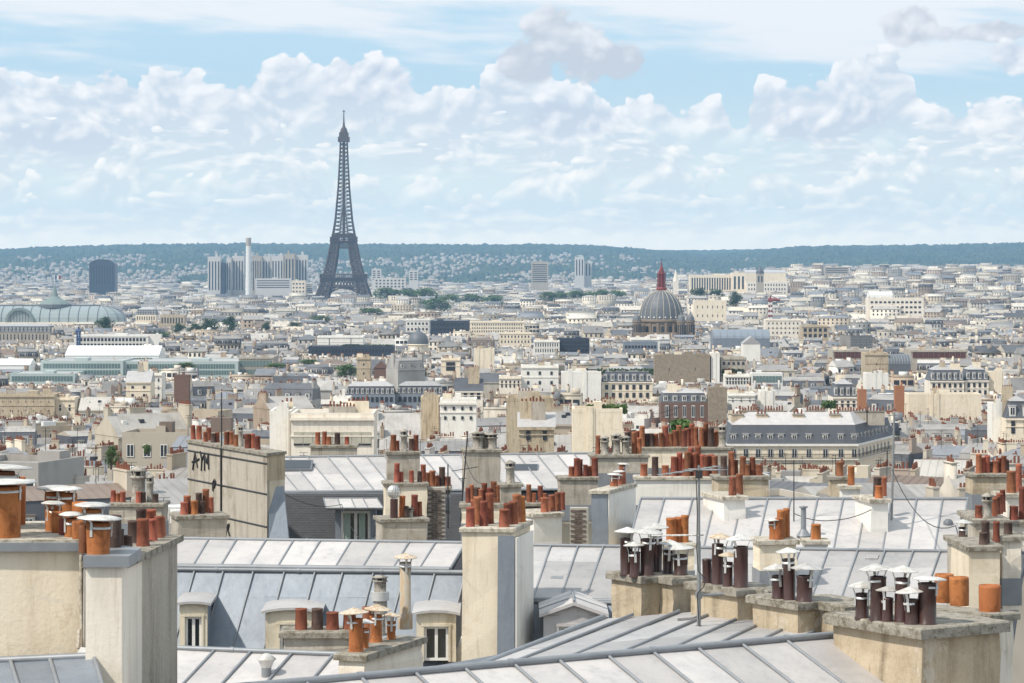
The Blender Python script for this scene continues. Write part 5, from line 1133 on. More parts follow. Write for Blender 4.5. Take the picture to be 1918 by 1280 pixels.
# ---------------------------------------------------------------- landmarks and buildings that can be told apart
KEEP.clear()
def claim(px0, px1, ybot, D, dep, name=None, ymid=None):
    KEEP.append((px0, px1, ybot, D)); NOGO.append((px0-3, px1+3, D-4, D+dep+2))
    if name: MARKS.append(((px0+px1)/2, ymid if ymid else ybot-10, name))
def eiffel():
    D = 4750.0; cx = xat(644, D); t = thing('iron_tower', 'tall dark iron lattice tower rising above the far town', 'tower', (cx, D, 0))
    claim(588, 700, 557, 4650, 200, 'the iron tower', 480)
    OUT = [(0, 57.0), (28, 42.5), (57, 32.5), (85, 25.0), (116, 18.8), (150, 13.2), (200, 8.8), (250, 6.2), (276, 5.2)]
    INN = [(0, 34.0), (28, 25.0), (57, 17.5), (85, 11.8), (116, 8.0), (150, 4.2), (185, 0.0)]
    fo = lambda h: float(np.interp(h, *zip(*OUT))); fi = lambda h: float(np.interp(h, *zip(*INN)))
    V = lambda x, y, h: Vector((cx+x, D+y, h)); mt = 'tower_iron'
    def lat(m, rings, w, bw):
        """rings: per height four corner points; posts, rings and crossed braces between them"""
        for r0, r1 in zip(rings, rings[1:]):
            for i in range(4):
                k = (i+1) % 4
                m.bar(r0[i], r1[i], w, mt); m.bar(r1[i], r1[k], bw, mt); m.bar(r0[i], r1[k], bw, mt); m.bar(r0[k], r1[i], bw, mt)
                mid0, mid1 = lerp(r0[i], r0[k], 0.5), lerp(r1[i], r1[k], 0.5); m.bar(mid0, mid1, bw*0.8, mt)
    for sx in (-1, 1):
        for sy in (-1, 1):
            for nm, hs, w, bw in (('leg', np.linspace(0, 57, 8), 2.2, 0.95), ('upper_leg', np.linspace(57, 116, 9), 1.9, 0.8)):
                m = MB(); rings = []
                for h in hs:
                    o, i = fo(h), fi(h); q = [V(sx*a, sy*b, h) for a, b in ((i, i), (o, i), (o, o), (i, o))]; rings.append(q)
                lat(m, rings, w, bw); add(nm, m, t)
    m = MB(); hs = np.linspace(116, 276, 27); rings = []
    for h in hs: o = fo(h); rings.append([V(-o, -o, h), V(o, -o, h), V(o, o, h), V(-o, o, h)])
    lat(m, rings, 1.5, 0.62)
    for s in (-1, 1):
        for r in (-1, 1):
            a = [V(s*fi(h), r*fi(h), h) for h in np.linspace(116, 185, 8)]
            for p, q in zip(a, a[1:]): m.bar(p, q, 1.0, mt)
    m.bar(V(0, 0, 116), V(0, 0, 276), 3.0, mt); add('shaft', m, t)
    def plat(nm, h, half, th, gal):
        m = MB(); b = half
        m.box(cx-b, cx+b, D-b, D+b, h-th, h, mt); m.box(cx-b-1.5, cx+b+1.5, D-b-1.5, D+b+1.5, h, h+1.2, mt)
        for i in range(int(b*2/3)+1):
            x = -b+i*3.0
            for y in (-b, b): m.bar(V(x, y, h+1.2), V(x, y, h+gal), 0.5, mt); m.bar(V(y, x, h+1.2), V(y, x, h+gal), 0.5, mt)
        m.box(cx-b-1, cx+b+1, D-b-1, D-b+1.0, h+gal, h+gal+0.9, mt); m.box(cx-b-1, cx+b+1, D+b-1, D+b+1, h+gal, h+gal+0.9, mt); m.box(cx-b-1, cx-b+1, D-b+1, D+b-1, h+gal, h+gal+0.9, mt); m.box(cx+b-1, cx+b+1, D-b+1, D+b-1, h+gal, h+gal+0.9, mt)
        for s in (-1, 1):
            m.box(cx+s*b*0.62-b*0.2, cx+s*b*0.62+b*0.2, D-b*0.75, D+b*0.75, h+1.2, h+gal-0.5, mt)
        add(nm, m, t)
    plat('first_platform', 57.5, 35.5, 3.2, 6.0); plat('second_platform', 116, 20.5, 3.0, 6.5)
    m = MB()                                   # trussed girder and arches under the first platform
    for s in (-1, 1):
        for ax in (0, 1):
            W_ = lambda u, h: V(u, s*34.5, h) if ax == 0 else V(s*34.5, u, h)
            for i in range(14):
                u0, u1 = -34+68*i/14, -34+68*(i+1)/14
                m.bar(W_(u0, 44), W_(u1, 54), 0.8, mt); m.bar(W_(u1, 44), W_(u0, 54), 0.8, mt)
            m.bar(W_(-36, 44), W_(36, 44), 1.6, mt); m.bar(W_(-36, 54), W_(36, 54), 1.6, mt)
            pr = None
            for i in range(17):
                a = math.pi*i/16; p = W_(-37*math.cos(a), 6+36*math.sin(a)); q = W_(-41*math.cos(a), 6+39.5*math.sin(a))
                if pr: m.bar(pr[0], p, 1.3, mt); m.bar(pr[1], q, 1.0, mt); m.bar(pr[0], q, 0.6, mt)
                pr = (p, q)
    add('arches', m, t)
    m = MB()
    for s in (-1, 1):
        for ax in (0, 1):
            W_ = lambda u, h: V(u, s*19.5, h) if ax == 0 else V(s*19.5, u, h)
            for i in range(8):
                u0, u1 = -20+40*i/8, -20+40*(i+1)/8; m.bar(W_(u0, 106), W_(u1, 113), 0.7, mt); m.bar(W_(u1, 106), W_(u0, 113), 0.7, mt)
            m.bar(W_(-20.5, 105.5), W_(20.5, 105.5), 1.1, mt)
    for p, q in ((-15, 121), (15, 121)): m.box(cx+p-4, cx+p+4, D-12, D+12, 117.3, 127, mt)
    m.box(cx-11, cx+11, D-11, D+11, 123, 129, mt); add('girder', m, t)
    m = MB(); m.box(cx-9.0, cx+9.0, D-9.0, D+9.0, 274, 282, mt); m.box(cx-7.2, cx+7.2, D-7.2, D+7.2, 282, 289, mt); m.lathe((cx, D, 289), [(6.0, 0), (5.2, 5), (3.2, 8), (2.0, 10), (1.6, 15)], 12, mt); add('top_gallery', m, t)
    m = MB(); m.tube(V(0, 0, 300), V(0, 0, 311), 1.4, 1.1, 8, mt); m.tube(V(0, 0, 311), V(0, 0, 325), 0.9, 0.7, 8, mt); m.box(cx-2.2, cx+2.2, D-0.6, D+0.6, 322, 323.2, mt); add('antenna', m, t)
eiffel()
def box_windows(t, x0, x1, zt, zb, y, cols, rows, fw=0.55, fh=0.55, mesh=None, name='window'):
    w, h = (x1-x0)/cols, (zt-zb)/rows
    for r in range(rows):
        for c_ in range(cols):
            o = add(name, mesh or WINF, t, (x0+w*(c_+0.5), y-0.02, zt-h*(r+0.5))); o.scale = (w*fw, 1, h*fh)
m = MB('far_glass'); m.box(-0.5, 0.5, -0.10, 0.0, -0.5, 0.5, 'far_glass'); WINF = m.mesh('window')
def block(label, px0, px1, ytop, ybot, D, wall='plaster_pale', cols=0, rows=0, fw=0.55, fh=0.5, dep=None, cat='building', roof='flat', mark=None, win=None, extra=None, rise=None, roofmat='zinc', xin=None, name='building', under=None, wname='window', top_band=0.0, group=None):
    """a frontal building between two columns, seen from row ytop down to row ybot"""
    D = DS(D); x0, x1 = xat(px0, D), xat(px1, D); zt, zb = zat(ytop, D), zat(ybot, D); dep = dep or max(6.0, (x1-x0)*0.5)
    g = min(ground((x0+x1)/2, D)-1, zb-3)
    t = thing(name, label, cat, ((x0+x1)/2, D, g), group)
    claim(px0, px1, ybot, D, dep, mark, ytop)
    m = MB(); m.box(x0, x1, D, D+dep, g, zt, wall); add('wall', m, t)
    h = zt-zb
    if wall.startswith(('plaster', 'stone', 'brick')) and cat == 'building' and 200 < D < 1700 and roof in ('flat', 'mansard', 'gable'):
        rr = random.Random(int(px0*13+D)); L_ = x1-x0
        if not cols:
            for _ in range(rr.choice((2, 3, 4))):
                xx = rr.uniform(x0+0.6, x1-1.2); q = MB(); q.box(xx, xx+rr.uniform(0.5, 1.1), D-rr.uniform(0.10, 0.22), D+0.05, zb-2, zt+rr.uniform(0.3, 1.6), wall); add('flue_rib', q, t)
        up = rise or h*0.3
        for _ in range(rr.choice((1, 2, 2, 3))):
            w_ = min(rr.uniform(1.4, 3.2), L_*0.4); xx = rr.uniform(x0, x1-w_); yy = D+rr.uniform(0.15, 0.7)*dep; z1 = zt+(up*1.3 if roof != 'flat' else 0)+rr.uniform(0.8, 1.8)
            q = MB(); q.box(xx, xx+w_, yy, yy+0.6, zt-0.3, z1, rr.choice(('plaster_tan', 'plaster_grey', 'plaster_cream'))); add('chimney', q, t)
            q = MB(); n_ = int(w_/0.38)
            for i in range(n_): p = Vector((xx+w_*(i+0.5)/n_, yy+0.3, z1)); q.tube(p, p+Vector((0, 0, rr.choice((0.3, 0.45, 0.65)))), 0.13, 0.11, 6, 'far_clay', True, False)
            o = add('chimney_pots', q, t); o['kind'] = 'stuff'
    if cols: box_windows(t, x0+(x1-x0)*0.03, x1-(x1-x0)*0.03, zt-h*top_band-h*0.06, zb, D, cols, rows, fw, fh, win, wname)
    r = rise or h*0.3; m = MB()
    if cols and wall.startswith('plaster') and D < 2400:
        q = MB(); q.box(x0-0.12, x1+0.12, D-0.30, D-0.001, zt-0.35, zt-0.02, wall); q.box(x0-0.05, x1+0.05, D-0.14, D-0.001, zt-h*0.52, zt-h*0.52+0.15, wall); add('cornice', q, t)
    if roof == 'flat':
        e = 0.004*D*0.1+0.15
        for b in ((x0-0.02, x1+0.02, D-0.02, D+e), (x0-0.02, x1+0.02, D+dep-e, D+dep), (x0-0.02, x0+e, D+e, D+dep-e), (x1-e, x1+0.02, D+e, D+dep-e)): m.box(*b, zt, zt+max(0.5, h*0.05), wall)
        m.box(x0+e, x1-e, D+e, D+dep-e, zt, zt+0.1, roofmat); add('parapet_roof', m, t)
        q = MB(); w_ = (x1-x0)*0.16; xx = lerp(x0, x1, RN.uniform(0.15, 0.7)); q.box(xx, xx+w_, D+dep*0.3, D+dep*0.6, zt+0.1, zt+0.1+max(1.2, h*0.14), wall); add('roof_housing', q, t)
    elif roof == 'gable':
        y = D+dep/2
        m.hexa([(x0-0.2, D-0.3, zt), (x1+0.2, D-0.3, zt), (x1+0.2, D+dep+0.3, zt), (x0-0.2, D+dep+0.3, zt)], [(x0-0.2, y-0.05, zt+r), (x1+0.2, y-0.05, zt+r), (x1+0.2, y+0.05, zt+r), (x0-0.2, y+0.05, zt+r)], roofmat); add('roof', m, t)
    elif roof == 'front_gable':
        cx = (x0+x1)/2; m.hexa([(x0-0.2, D-0.2, zt), (x1+0.2, D-0.2, zt), (x1+0.2, D+dep, zt), (x0-0.2, D+dep, zt)], [(cx-0.1, D-0.2, zt+r), (cx+0.1, D-0.2, zt+r), (cx+0.1, D+dep, zt+r), (cx-0.1, D+dep, zt+r)], roofmat); add('roof', m, t)
    elif roof == 'mansard':
        i = r*0.35; y = D+dep/2
        m.hexa([(x0, D, zt), (x1, D, zt), (x1, D+dep, zt), (x0, D+dep, zt)], [(x0+i, D+i, zt+r), (x1-i, D+i, zt+r), (x1-i, D+dep-i, zt+r), (x0+i, D+dep-i, zt+r)], 'far_slate'); add('mansard', m, t)
        m = MB(); m.hexa([(x0+i-0.2, D+i-0.2, zt+r), (x1-i+0.2, D+i-0.2, zt+r), (x1-i+0.2, D+dep-i+0.2, zt+r), (x0+i-0.2, D+dep-i+0.2, zt+r)], [(x0+i*3, y-0.1, zt+r*1.45), (x1-i*3, y-0.1, zt+r*1.45), (x1-i*3, y+0.1, zt+r*1.45), (x0+i*3, y+0.1, zt+r*1.45)], roofmat); add('roof', m, t)
        n = cols or max(2, int((x1-x0)/3))
        for k in range(n):
            x = lerp(x0, x1, (k+0.5)/n); w_ = min(1.3, (x1-x0)/n*0.5)
            m = MB(); m.box(x-w_/2, x+w_/2, D+0.05, D+i+0.2, zt+r*0.12, zt+r*0.72, 'white_paint'); m.box(x-w_*0.6, x+w_*0.6, D-0.05, D+i+0.3, zt+r*0.72, zt+r*0.78, 'zinc'); dm = add('dormer', m, t)
            o = add('window', WIN, dm, (x, D+0.05, zt+r*0.42)); o.scale = (w_*0.75, 1, r*0.48)
    elif roof == 'barrel':
        n = 10; cy = D+dep/2
        for k in range(n):
            a0, a1 = math.pi*k/n, math.pi*(k+1)/n
            m.poly([(x0, cy-dep/2*math.cos(a0), zt+r*math.sin(a0)), (x1, cy-dep/2*math.cos(a0), zt+r*math.sin(a0)), (x1, cy-dep/2*math.cos(a1), zt+r*math.sin(a1)), (x0, cy-dep/2*math.cos(a1), zt+r*math.sin(a1))], roofmat)
        for x in (x0, x1): m.poly([(x, cy-dep/2*math.cos(math.pi*k/n), zt+r*math.sin(math.pi*k/n)) for k in range(n+1)], roofmat)
        add('roof', m, t)
        for k in range(9):
            m = MB(); x = lerp(x0, x1, k/8)
            for j in range(n): a0, a1 = math.pi*j/n, math.pi*(j+1)/n; m.bar((x, cy-dep/2*math.cos(a0)*1.01, zt+r*1.01*math.sin(a0)), (x, cy-dep/2*math.cos(a1)*1.01, zt+r*1.01*math.sin(a1)), 0.25, 'zinc_trim')
            add('roof_rib', m, t)
    return t
def stacks_on(t, px_list, ytop, y0, D, dy, w, dep, wall='plaster_tan', n=6, pots=True, scale_=True):
    if scale_: D = DS(D)
    for px in px_list:
        x = xat(px, D+dy); W_ = w*(D+dy)/F; z1 = zat(ytop, D+dy); z0 = zat(y0, D+dy)
        m = MB(); m.box(x-W_/2, x+W_/2, D+dy, D+dy+dep, z0, z1, wall); m.box(x-W_/2-0.1, x+W_/2+0.1, D+dy-0.1, D+dy+dep+0.1, z1, z1+0.15, 'slab'); add('chimney', m, t)
        if pots:
            q = MB(); k = max(2, int(W_/0.45))
            for i in range(k):
                p = Vector((x-W_/2+W_*(i+0.5)/k, D+dy+dep*RN.uniform(0.3, 0.7), z1+0.15)); q.tube(p, p+Vector((0, 0, RN.choice((0.45, 0.6, 0.8)))), 0.16, 0.14, 6, 'far_clay', True, False)
            o = add('chimney_pots', q, t); o['kind'] = 'stuff'
def church():
    D = 1900.0; c = Vector((xat(1241, D), D+14, 0)); u = D/F
    t = thing('domed_church', 'church with ribbed grey dome and dark red lantern', 'church', (c.x, c.y, 10)); claim(1183, 1300, 628, D-8, 50, 'the ribbed dome', 560)
    z = lambda y: zat(y, D+14); R = 41*u*1.0; st = 'stone_trim'
    MATS['church_stone'] = MATS.get('church_stone') or M('church_stone', (0.27, 0.21, 0.155), 0.95, fn=f_grain); st = 'church_stone'
    m = MB(); m.lathe((c.x, c.y, 0), [(R*1.02, 8), (R*1.02, z(603)), (R*1.10, z(602)), (R*1.10, z(599)), (R*1.0, z(598))], 32, st, False); add('drum', m, t)
    prof = [(R*math.cos(a), z(598)+(z(543)-z(598))*math.sin(a)**0.95) for a in np.linspace(0, math.pi/2*0.92, 14)]
    m = MB(); m.lathe((c.x, c.y, 0), prof, 48, 'dome_lead'); add('dome', m, t)
    for i in range(20):
        m = MB(); a = 2*math.pi*i/20+0.06
        for (r0, z0), (r1, z1) in zip(prof, prof[1:]):
            m.bar((c.x+r0*1.01*math.cos(a), c.y+r0*1.01*math.sin(a), z0), (c.x+r1*1.01*math.cos(a), c.y+r1*1.01*math.sin(a), z1), 0.34, 'slab_pale')
        add('dome_rib', m, t)
    for f in (0.25, 0.5, 0.72):
        k = int(f*13); m = MB(); r, z0 = prof[k]; m.lathe((c.x, c.y, z0), [(r*1.012, -0.12), (r*1.016, 0.12)], 48, 'slab'); add('dome_ring', m, t)
    for i in range(12):     # oculi at the foot of the dome
        a = -math.pi/2+(i-5.5)*0.26; m = MB(); p = Vector((c.x+R*1.0*math.cos(a), c.y+R*1.0*math.sin(a), z(594))); m.tube(p, p+Vector((math.cos(a), math.sin(a), 0))*0.5, 0.5, 0.5, 10, 'plaster_white'); add('oculus', m, t)
    m = MB(); rr = 'red_iron'
    m.lathe((c.x, c.y, 0), [(9.5*u, z(546)), (10*u, z(541)), (8.6*u, z(539)), (8.0*u, z(538))], 16, rr, False)
    m.lathe((c.x, c.y, 0), [(5.2*u, z(538)), (5.2*u, z(515)), (7.2*u, z(514)), (7.0*u, z(512)), (4.6*u, z(511)), (3.6*u, z(503)), (1.6*u, z(499)), (1.0*u, z(493)), (0.3*u, z(489))], 12, rr, False)
    for i in range(8):
        a = 2*math.pi*i/8; x, y = c.x+7.2*u*math.cos(a), c.y+7.2*u*math.sin(a); m.tube((x, y, z(538)), (x, y, z(514)), 0.9*u, 0.9*u, 6, rr); m.tube((x, y, z(513)), (x*0.9+c.x*0.1, y*0.9+c.y*0.1, z(507)), 0.8*u, 0.2*u, 5, rr)
    add('lantern', m, t)
    m = MB(); m.tube((c.x, c.y, z(489)), (c.x, c.y, z(484)), 0.12, 0.12, 6, 'iron'); m.bar((c.x-0.8, c.y, z(486)), (c.x+0.8, c.y, z(486)), 0.2, 'iron'); add('cross', m, t)
    for i in range(9):      # arched drum windows
        a = -math.pi/2+(i-4)*0.36; rt = Vector((-math.sin(a), math.cos(a), 0)); n_ = Vector((math.cos(a), math.sin(a), 0)); p = c+n_*(R*1.03); m = MB(); w_ = 3.0*u
        pts = [p-rt*w_+Vector((0, 0, z(632))), p+rt*w_+Vector((0, 0, z(632)))]+[p+rt*(w_*math.cos(q))+Vector((0, 0, z(613)+w_*math.sin(q))) for q in np.linspace(0, math.pi, 9)]
        m.hexa(pts, [q+n_*0.15 for q in pts], 'far_glass'); add('window', m, t)
        q = p+rt*(w_*1.9); m = MB(); m.box(q.x-0.7, q.x+0.7, q.y-0.7, q.y+0.7, z(636), z(604), st); add('pilaster', m, t)
    for px, dy, w_, yt in ((1193, 0, 8, 589), (1276, -4, 8, 589), (1293, 5, 8, 587)):     # corner turrets with small domes
        p = Vector((xat(px, D+dy), D+dy, 0)); r = w_*u
        m = MB(); m.lathe((p.x, p.y, 0), [(r*1.0, 8), (r*1.0, z(604)), (r*1.15, z(603)), (r*1.15, z(600))], 12, st, False)
        m.lathe((p.x, p.y, 0), [(r, z(600)), (r*0.93, z(596)), (r*0.65, z(591)), (r*0.2, z(yt)), (0.05, z(yt-6))], 16, 'dome_lead')
        for i in range(8): a = i*math.pi/4; m.bar((p.x+r*0.97*math.cos(a), p.y+r*0.97*math.sin(a), z(599)), (p.x+r*0.5*math.cos(a), p.y+r*0.5*math.sin(a), z(589)), 0.3, 'slab_pale')
        for i in range(6): a = -math.pi/2+(i-2.5)*0.45; m.box(p.x+r*1.02*math.cos(a)-0.35, p.x+r*1.02*math.cos(a)+0.35, p.y+r*1.02*math.sin(a)-0.1, p.y+r*1.02*math.sin(a)+0.1, z(632), z(607), 'far_glass')
        add('turret', m, t)
    m = MB(); m.box(xat(1186, D), xat(1297, D), D-4, D+30, 5, z(622), st); add('nave', m, t)
church()
def glass_palace():
    D = 3000.0; u = D/F; t = thing('glass_hall', 'long glass vaulted exhibition hall with flag-topped dome', 'hall', (xat(90, D), D, 8)); claim(-60, 236, 606, D-10, 90, 'the glass hall', 580)
    z = lambda y: zat(y, D); x0, x1 = xat(-160, D), xat(182, D); r = 26.0; zb, zt = z(604), z(574); n = 12; cy = D+r
    arc = [(-r*math.cos(math.pi*k/n), (zt-zb)*math.sin(math.pi*k/n)**0.9) for k in range(n+1)]
    m = MB()
    for (a, b), (c_, d_) in zip(arc, arc[1:]): m.poly([(x0, cy+a, zb+b), (x1, cy+a, zb+b), (x1, cy+c_, zb+d_), (x0, cy+c_, zb+d_)], 'greenhouse_glass', True)
    for i in range(12):      # rounded end
        for (a, b), (c_, d_) in list(zip(arc, arc[1:]))[:6]:
            t0, t1 = -math.pi/2+math.pi*i/12, -math.pi/2+math.pi*(i+1)/12
            f = lambda q, h, tt: (x1+abs(q)*math.cos(tt), cy+abs(q)*math.sin(tt), zb+h)
            m.poly([f(a, b, t0), f(a, b, t1), f(c_, d_, t1), f(c_, d_, t0)], 'greenhouse_glass', True)
    add('glass_roof', m, t)
    for i in range(20):
        m = MB(); x = lerp(x0, x1, i/19)
        for (a, b), (c_, d_) in zip(arc, arc[1:]): m.bar((x, cy+a*1.01, zb+b+0.1), (x, cy+c_*1.01, zb+d_+0.1), 0.55, 'dome_lead')
        add('roof_rib', m, t)
    for i in range(8):
        m = MB(); tt = -math.pi/2+math.pi*i/7
        for (a, b), (c_, d_) in list(zip(arc, arc[1:]))[:6]: m.bar((x1+abs(a)*math.cos(tt), cy+abs(a)*math.sin(tt), zb+b+0.1), (x1+abs(c_)*math.cos(tt), cy+abs(c_)*math.sin(tt), zb+d_+0.1), 0.55, 'dome_lead')
        add('roof_rib', m, t)
    m = MB(); m.bar((x0, cy, zt+0.4), (x1, cy, zt+0.4), 1.2, 'dome_lead'); add('ridge', m, t)
    # arched gable facing the camera
    cx = xat(37, D); R = 27*u
    for k in range(12):
        a0, a1 = math.pi*k/12, math.pi*(k+1)/12; m = MB()
        pts = [Vector((cx+R*q*math.cos(a), D-3, zb+R*q*1.02*math.sin(a))) for q, a in ((1, a0), (1, a1), (0.82, a1), (0.82, a0))]; m.hexa(pts, [p+Vector((0, 8, 0)) for p in pts], 'green_copper'); add('arch_stone', m, t)
    m = MB(); m.poly([(cx+R*0.82*math.cos(math.pi*k/12), D-1, zb+R*0.83*math.sin(math.pi*k/12)) for k in range(13)], 'greenhouse_glass'); add('arch_glass', m, t)
    for k in range(1, 8): m = MB(); x = cx-R*0.8+R*1.6*k/8; m.bar((x, D-1.3, zb), (x, D-1.3, zb+R*0.82*math.sqrt(max(0, 1-((x-cx)/(R*0.82))**2))), 0.3, 'dome_lead'); add('mullion', m, t)
    # stone base with columns
    m = MB(); m.box(xat(-160, D), xat(232, D), D-6, D+55, 0, zb, 'plaster_cream'); add('base', m, t)
    for i in range(46): m = MB(); x = lerp(xat(-150, D), xat(228, D), i/45); m.tube((x, D-6.6, zb-12), (x, D-6.6, zb-1.5), 0.9, 0.8, 8, 'plaster_pale'); add('column', m, t)
    # square dome and flagstaff
    cx = xat(95, D); m = MB(); m.lathe((cx, cy, 0), [(31*u, z(572)), (24*u, z(566)), (12*u, z(560)), (7*u, z(556)), (4.5*u, z(547)), (2.5*u, z(540)), (0.6*u, z(535))], 12, 'green_copper', False); add('dome', m, t)
    m = MB(); m.lathe((cx, cy, 0), [(31*u, z(578)), (31*u, z(571))], 12, 'dome_lead', False); add('dome_collar', m, t)
    f = thing('flag', 'blue white red striped flag flying above the glass hall', 'flag', (cx, cy, z(536)))
    m = MB(); m.tube((cx, cy, z(536)), (cx, cy, z(515)), 0.25, 0.2, 6, 'white_paint'); add('pole', m, f)
    for i, mt in enumerate(('blue_paint', 'white_paint', 'red_paint')):
        m = MB(); w_ = 1.9
        m.hexa([(cx+0.3+w_*i, cy-0.1, z(523.5)), (cx+0.3+w_*(i+1), cy-0.1+0.3*i, z(523.5)), (cx+0.3+w_*(i+1), cy+0.3*i, z(523.5)), (cx+0.3+w_*i, cy, z(523.5))], [(cx+0.3+w_*i, cy-0.1, z(516.5)), (cx+0.3+w_*(i+1), cy-0.1+0.3*i, z(516.5)), (cx+0.3+w_*(i+1), cy+0.3*i, z(516.5)), (cx+0.3+w_*i, cy, z(516.5))], mt); add('stripe', m, f)
glass_palace()
def far_towers():
    G = 'high-rise towers by the river'
    for px0, px1, yt, wall, n, lab in ((389, 413, 484, 'tower_pale', 4, 'leftmost pale tower of the high-rise cluster'), (414, 422, 495, 'dark_cladding', 2, 'narrow dark tower second from left in the high-rise cluster'), (424, 433, 486, 'tower_pale', 2, 'slim white tower left of the tall white smokestack'), (435, 457, 483, 'tower_pale', 4, 'white ribbed tower touching the tall white smokestack'),
                                       (472, 490, 483, 'plaster_grey', 4, 'grey tower just right of the tall white smokestack'), (491, 507, 484, 'tower_pale', 3, 'pale slab tower third right of the smokestack'), (508, 531, 483, 'tower_pale', 4, 'broad white tower in the middle of the high-rise cluster'), (533, 552, 479, 'plaster_grey', 3, 'taller grey tower near the right end of the cluster'), (553, 576, 481, 'tower_pale', 4, 'rightmost pale striped tower of the high-rise cluster')):
        t = block(lab, px0, px1, yt, 546, 5300+(px0*7) % 60, wall, n, 1, 0.45, 0.92, 26, 'tower', 'flat', group=G, name='tower_block', wname='window_strip')
    t = block('long white low slab before the high-rise towers', 478, 545, 523, 541, 5050, 'tower_pale', 1, 4, 0.97, 0.4, 30, wname='window_band')
    block('beige block right of the white low slab', 546, 572, 527, 550, 4950, 'plaster_cream', 4, 3, 0.5, 0.4, 24); block('small white striped block beside the beige block', 573, 585, 531, 550, 4980, 'tower_pale', 1, 5, 0.9, 0.5, 20, wname='window_band')
    D = 5250; x = xat(465.5, D); t = thing('smokestack', 'tall white smokestack with grey top among high-rise towers', 'smokestack', (x, D, 0)); claim(458, 473, 540, D, 20)
    m = MB(); m.lathe((x, D, 0), [(5.4, 0), (4.6, zat(462, D)), (4.4, zat(461, D))], 16, 'white_paint', False); add('shaft', m, t)
    m = MB(); m.lathe((x, D, 0), [(4.7, zat(461, D)), (4.7, zat(446, D)), (3.5, zat(445.5, D)), (0.1, zat(446.5, D))], 16, 'plaster_grey', False); add('top', m, t)
    t = block('lone dark blue tower with rounded crown before the hills', 167, 215, 496, 534, 5500, 'dark_cladding', 9, 1, 0.5, 0.95, 40, 'tower', 'none', mark='the dark tower', name='tower_block', wname='window_strip'); D = 5500; m = MB(); pts = [Vector((xat(x_, D), D+0.2, zat(y_, D))) for x_, y_ in ((167, 496), (215, 496), (213, 492), (206, 488), (199, 486), (183, 486), (176, 488), (169, 492))]; m.hexa([p+Vector((0, 39, 0)) for p in pts], pts, 'dark_cladding'); add('crown', m, t)
    block('grey office tower on pale podium before the hills', 995, 1027, 492, 530, 6000, 'plaster_grey', 1, 9, 0.9, 0.45, 25, 'tower', wname='window_band', mark='the grey office tower'); block('white tower left of the stepped white towers', 1077, 1094, 483, 518, 6400, 'tower_pale', 3, 1, 0.4, 0.9, 25, 'tower', name='tower_block', wname='window_strip'); block('stepped white tower right of its taller neighbour', 1095, 1108, 491, 518, 6420, 'tower_pale', 2, 1, 0.4, 0.9, 25, 'tower', name='tower_block', wname='window_strip')
    block('small white tower right of the iron tower', 696, 714, 505, 526, 5600, 'tower_pale', 2, 5, 0.6, 0.5, 18, 'tower', name='tower_block'); block('small cream tower farther right of the iron tower', 766, 783, 508, 526, 5600, 'tower_pale', 2, 4, 0.6, 0.5, 18, 'tower', name='tower_block')
    block('white house row below the small towers', 700, 760, 522, 540, 5000, 'tower_pale', 8, 3, 0.5, 0.5, 20)
far_towers()
def palace():
    D = 4400; t = block('long pale palace wing with tall colonnade on far ridge', 1292, 1372, 517, 545, D, 'plaster_cream', 16, 1, 0.55, 0.85, 30, 'palace', wname='tall_window', mark='the colonnaded palace')
    block('palace end pavilion with three tall bays', 1372, 1396, 513, 545, D-20, 'plaster_cream', 3, 1, 0.5, 0.8, 40, 'palace', wname='tall_window'); block('broad buff upper hall of the far palace', 1396, 1472, 511, 528, D+40, 'plaster_cream', 0, 0, 0, 0, 40, 'palace', 'gable', rise=4)
    block('lower terrace wing of the far palace', 1398, 1475, 529, 546, D-40, 'plaster_pale', 14, 2, 0.4, 0.5, 30, 'palace')
    D = 4200; x = xat(1424, D); t = thing('church_tower', 'square stone church tower with pointed cap before the palace', 'tower', (x, D, 30)); claim(1415, 1432, 548, D, 14)
    M('old_stone', (0.42, 0.37, 0.30), 0.95, fn=f_grain)
    m = MB(); m.box(x-5, x+5, D, D+10, 30, zat(513, D), 'old_stone'); add('shaft', m, t); m = MB(); m.lathe((x, D+5, 0), [(6, zat(513, D)), (5.4, zat(508, D)), (3, zat(503, D)), (0.2, zat(498, D))], 8, 'far_slate', False); add('cap', m, t)
    box_windows(t, x-4.4, x+4.4, zat(516, D), zat(530, D), D, 2, 1, 0.5, 0.8)
    D = 4000; x = xat(1266, D); t = thing('church_spire', 'pale slender stone spire right of the red lantern', 'spire', (x, D, 30)); claim(1260, 1272, 548, D, 12)
    m = MB(); m.box(x-3.5, x+3.5, D, D+7, 30, zat(527, D), 'plaster_pale'); add('shaft', m, t); m = MB(); m.lathe((x, D+3.5, 0), [(4, zat(527, D)), (0.2, zat(505, D))], 8, 'plaster_pale', False); add('spire', m, t)
palace()
# ---- mid-distance buildings by eye: columns, rows, distance
B_ = block
t = B_('white marquee hall with pale gable on the green glass building', 122, 297, 666, 676, 1400, 'tent_white', 0, 0, 0, 0, 26, 'hall', 'gable', 'the white tent', rise=4.2, roofmat='tent_white', name='marquee')
B_('white flat marquee at the left edge beside the green glass building', -30, 55, 684, 692, 1380, 'tent_white', 0, 0, 0, 0, 20, 'hall', 'gable', rise=2.6, roofmat='tent_white', name='marquee')
MI_ = MB('red_boards'); MI_.box(-0.5, 0.5, -0.12, 0, -0.5, 0.5, 'red_boards'); REDW = MI_.mesh('red_panel'); MI_ = MB('blind'); MI_.box(-0.5, 0.5, -0.08, 0, -0.5, 0.5, 'blind'); MI_.box(-0.5, 0.5, -0.10, -0.081, -0.5, -0.36, 'far_glass'); BLW = MI_.mesh('window')
MI_ = MB('green_glass'); MI_.box(-0.5, 0.5, -0.12, 0, -0.5, 0.5, 'green_glass'); GW = MI_.mesh('pane')
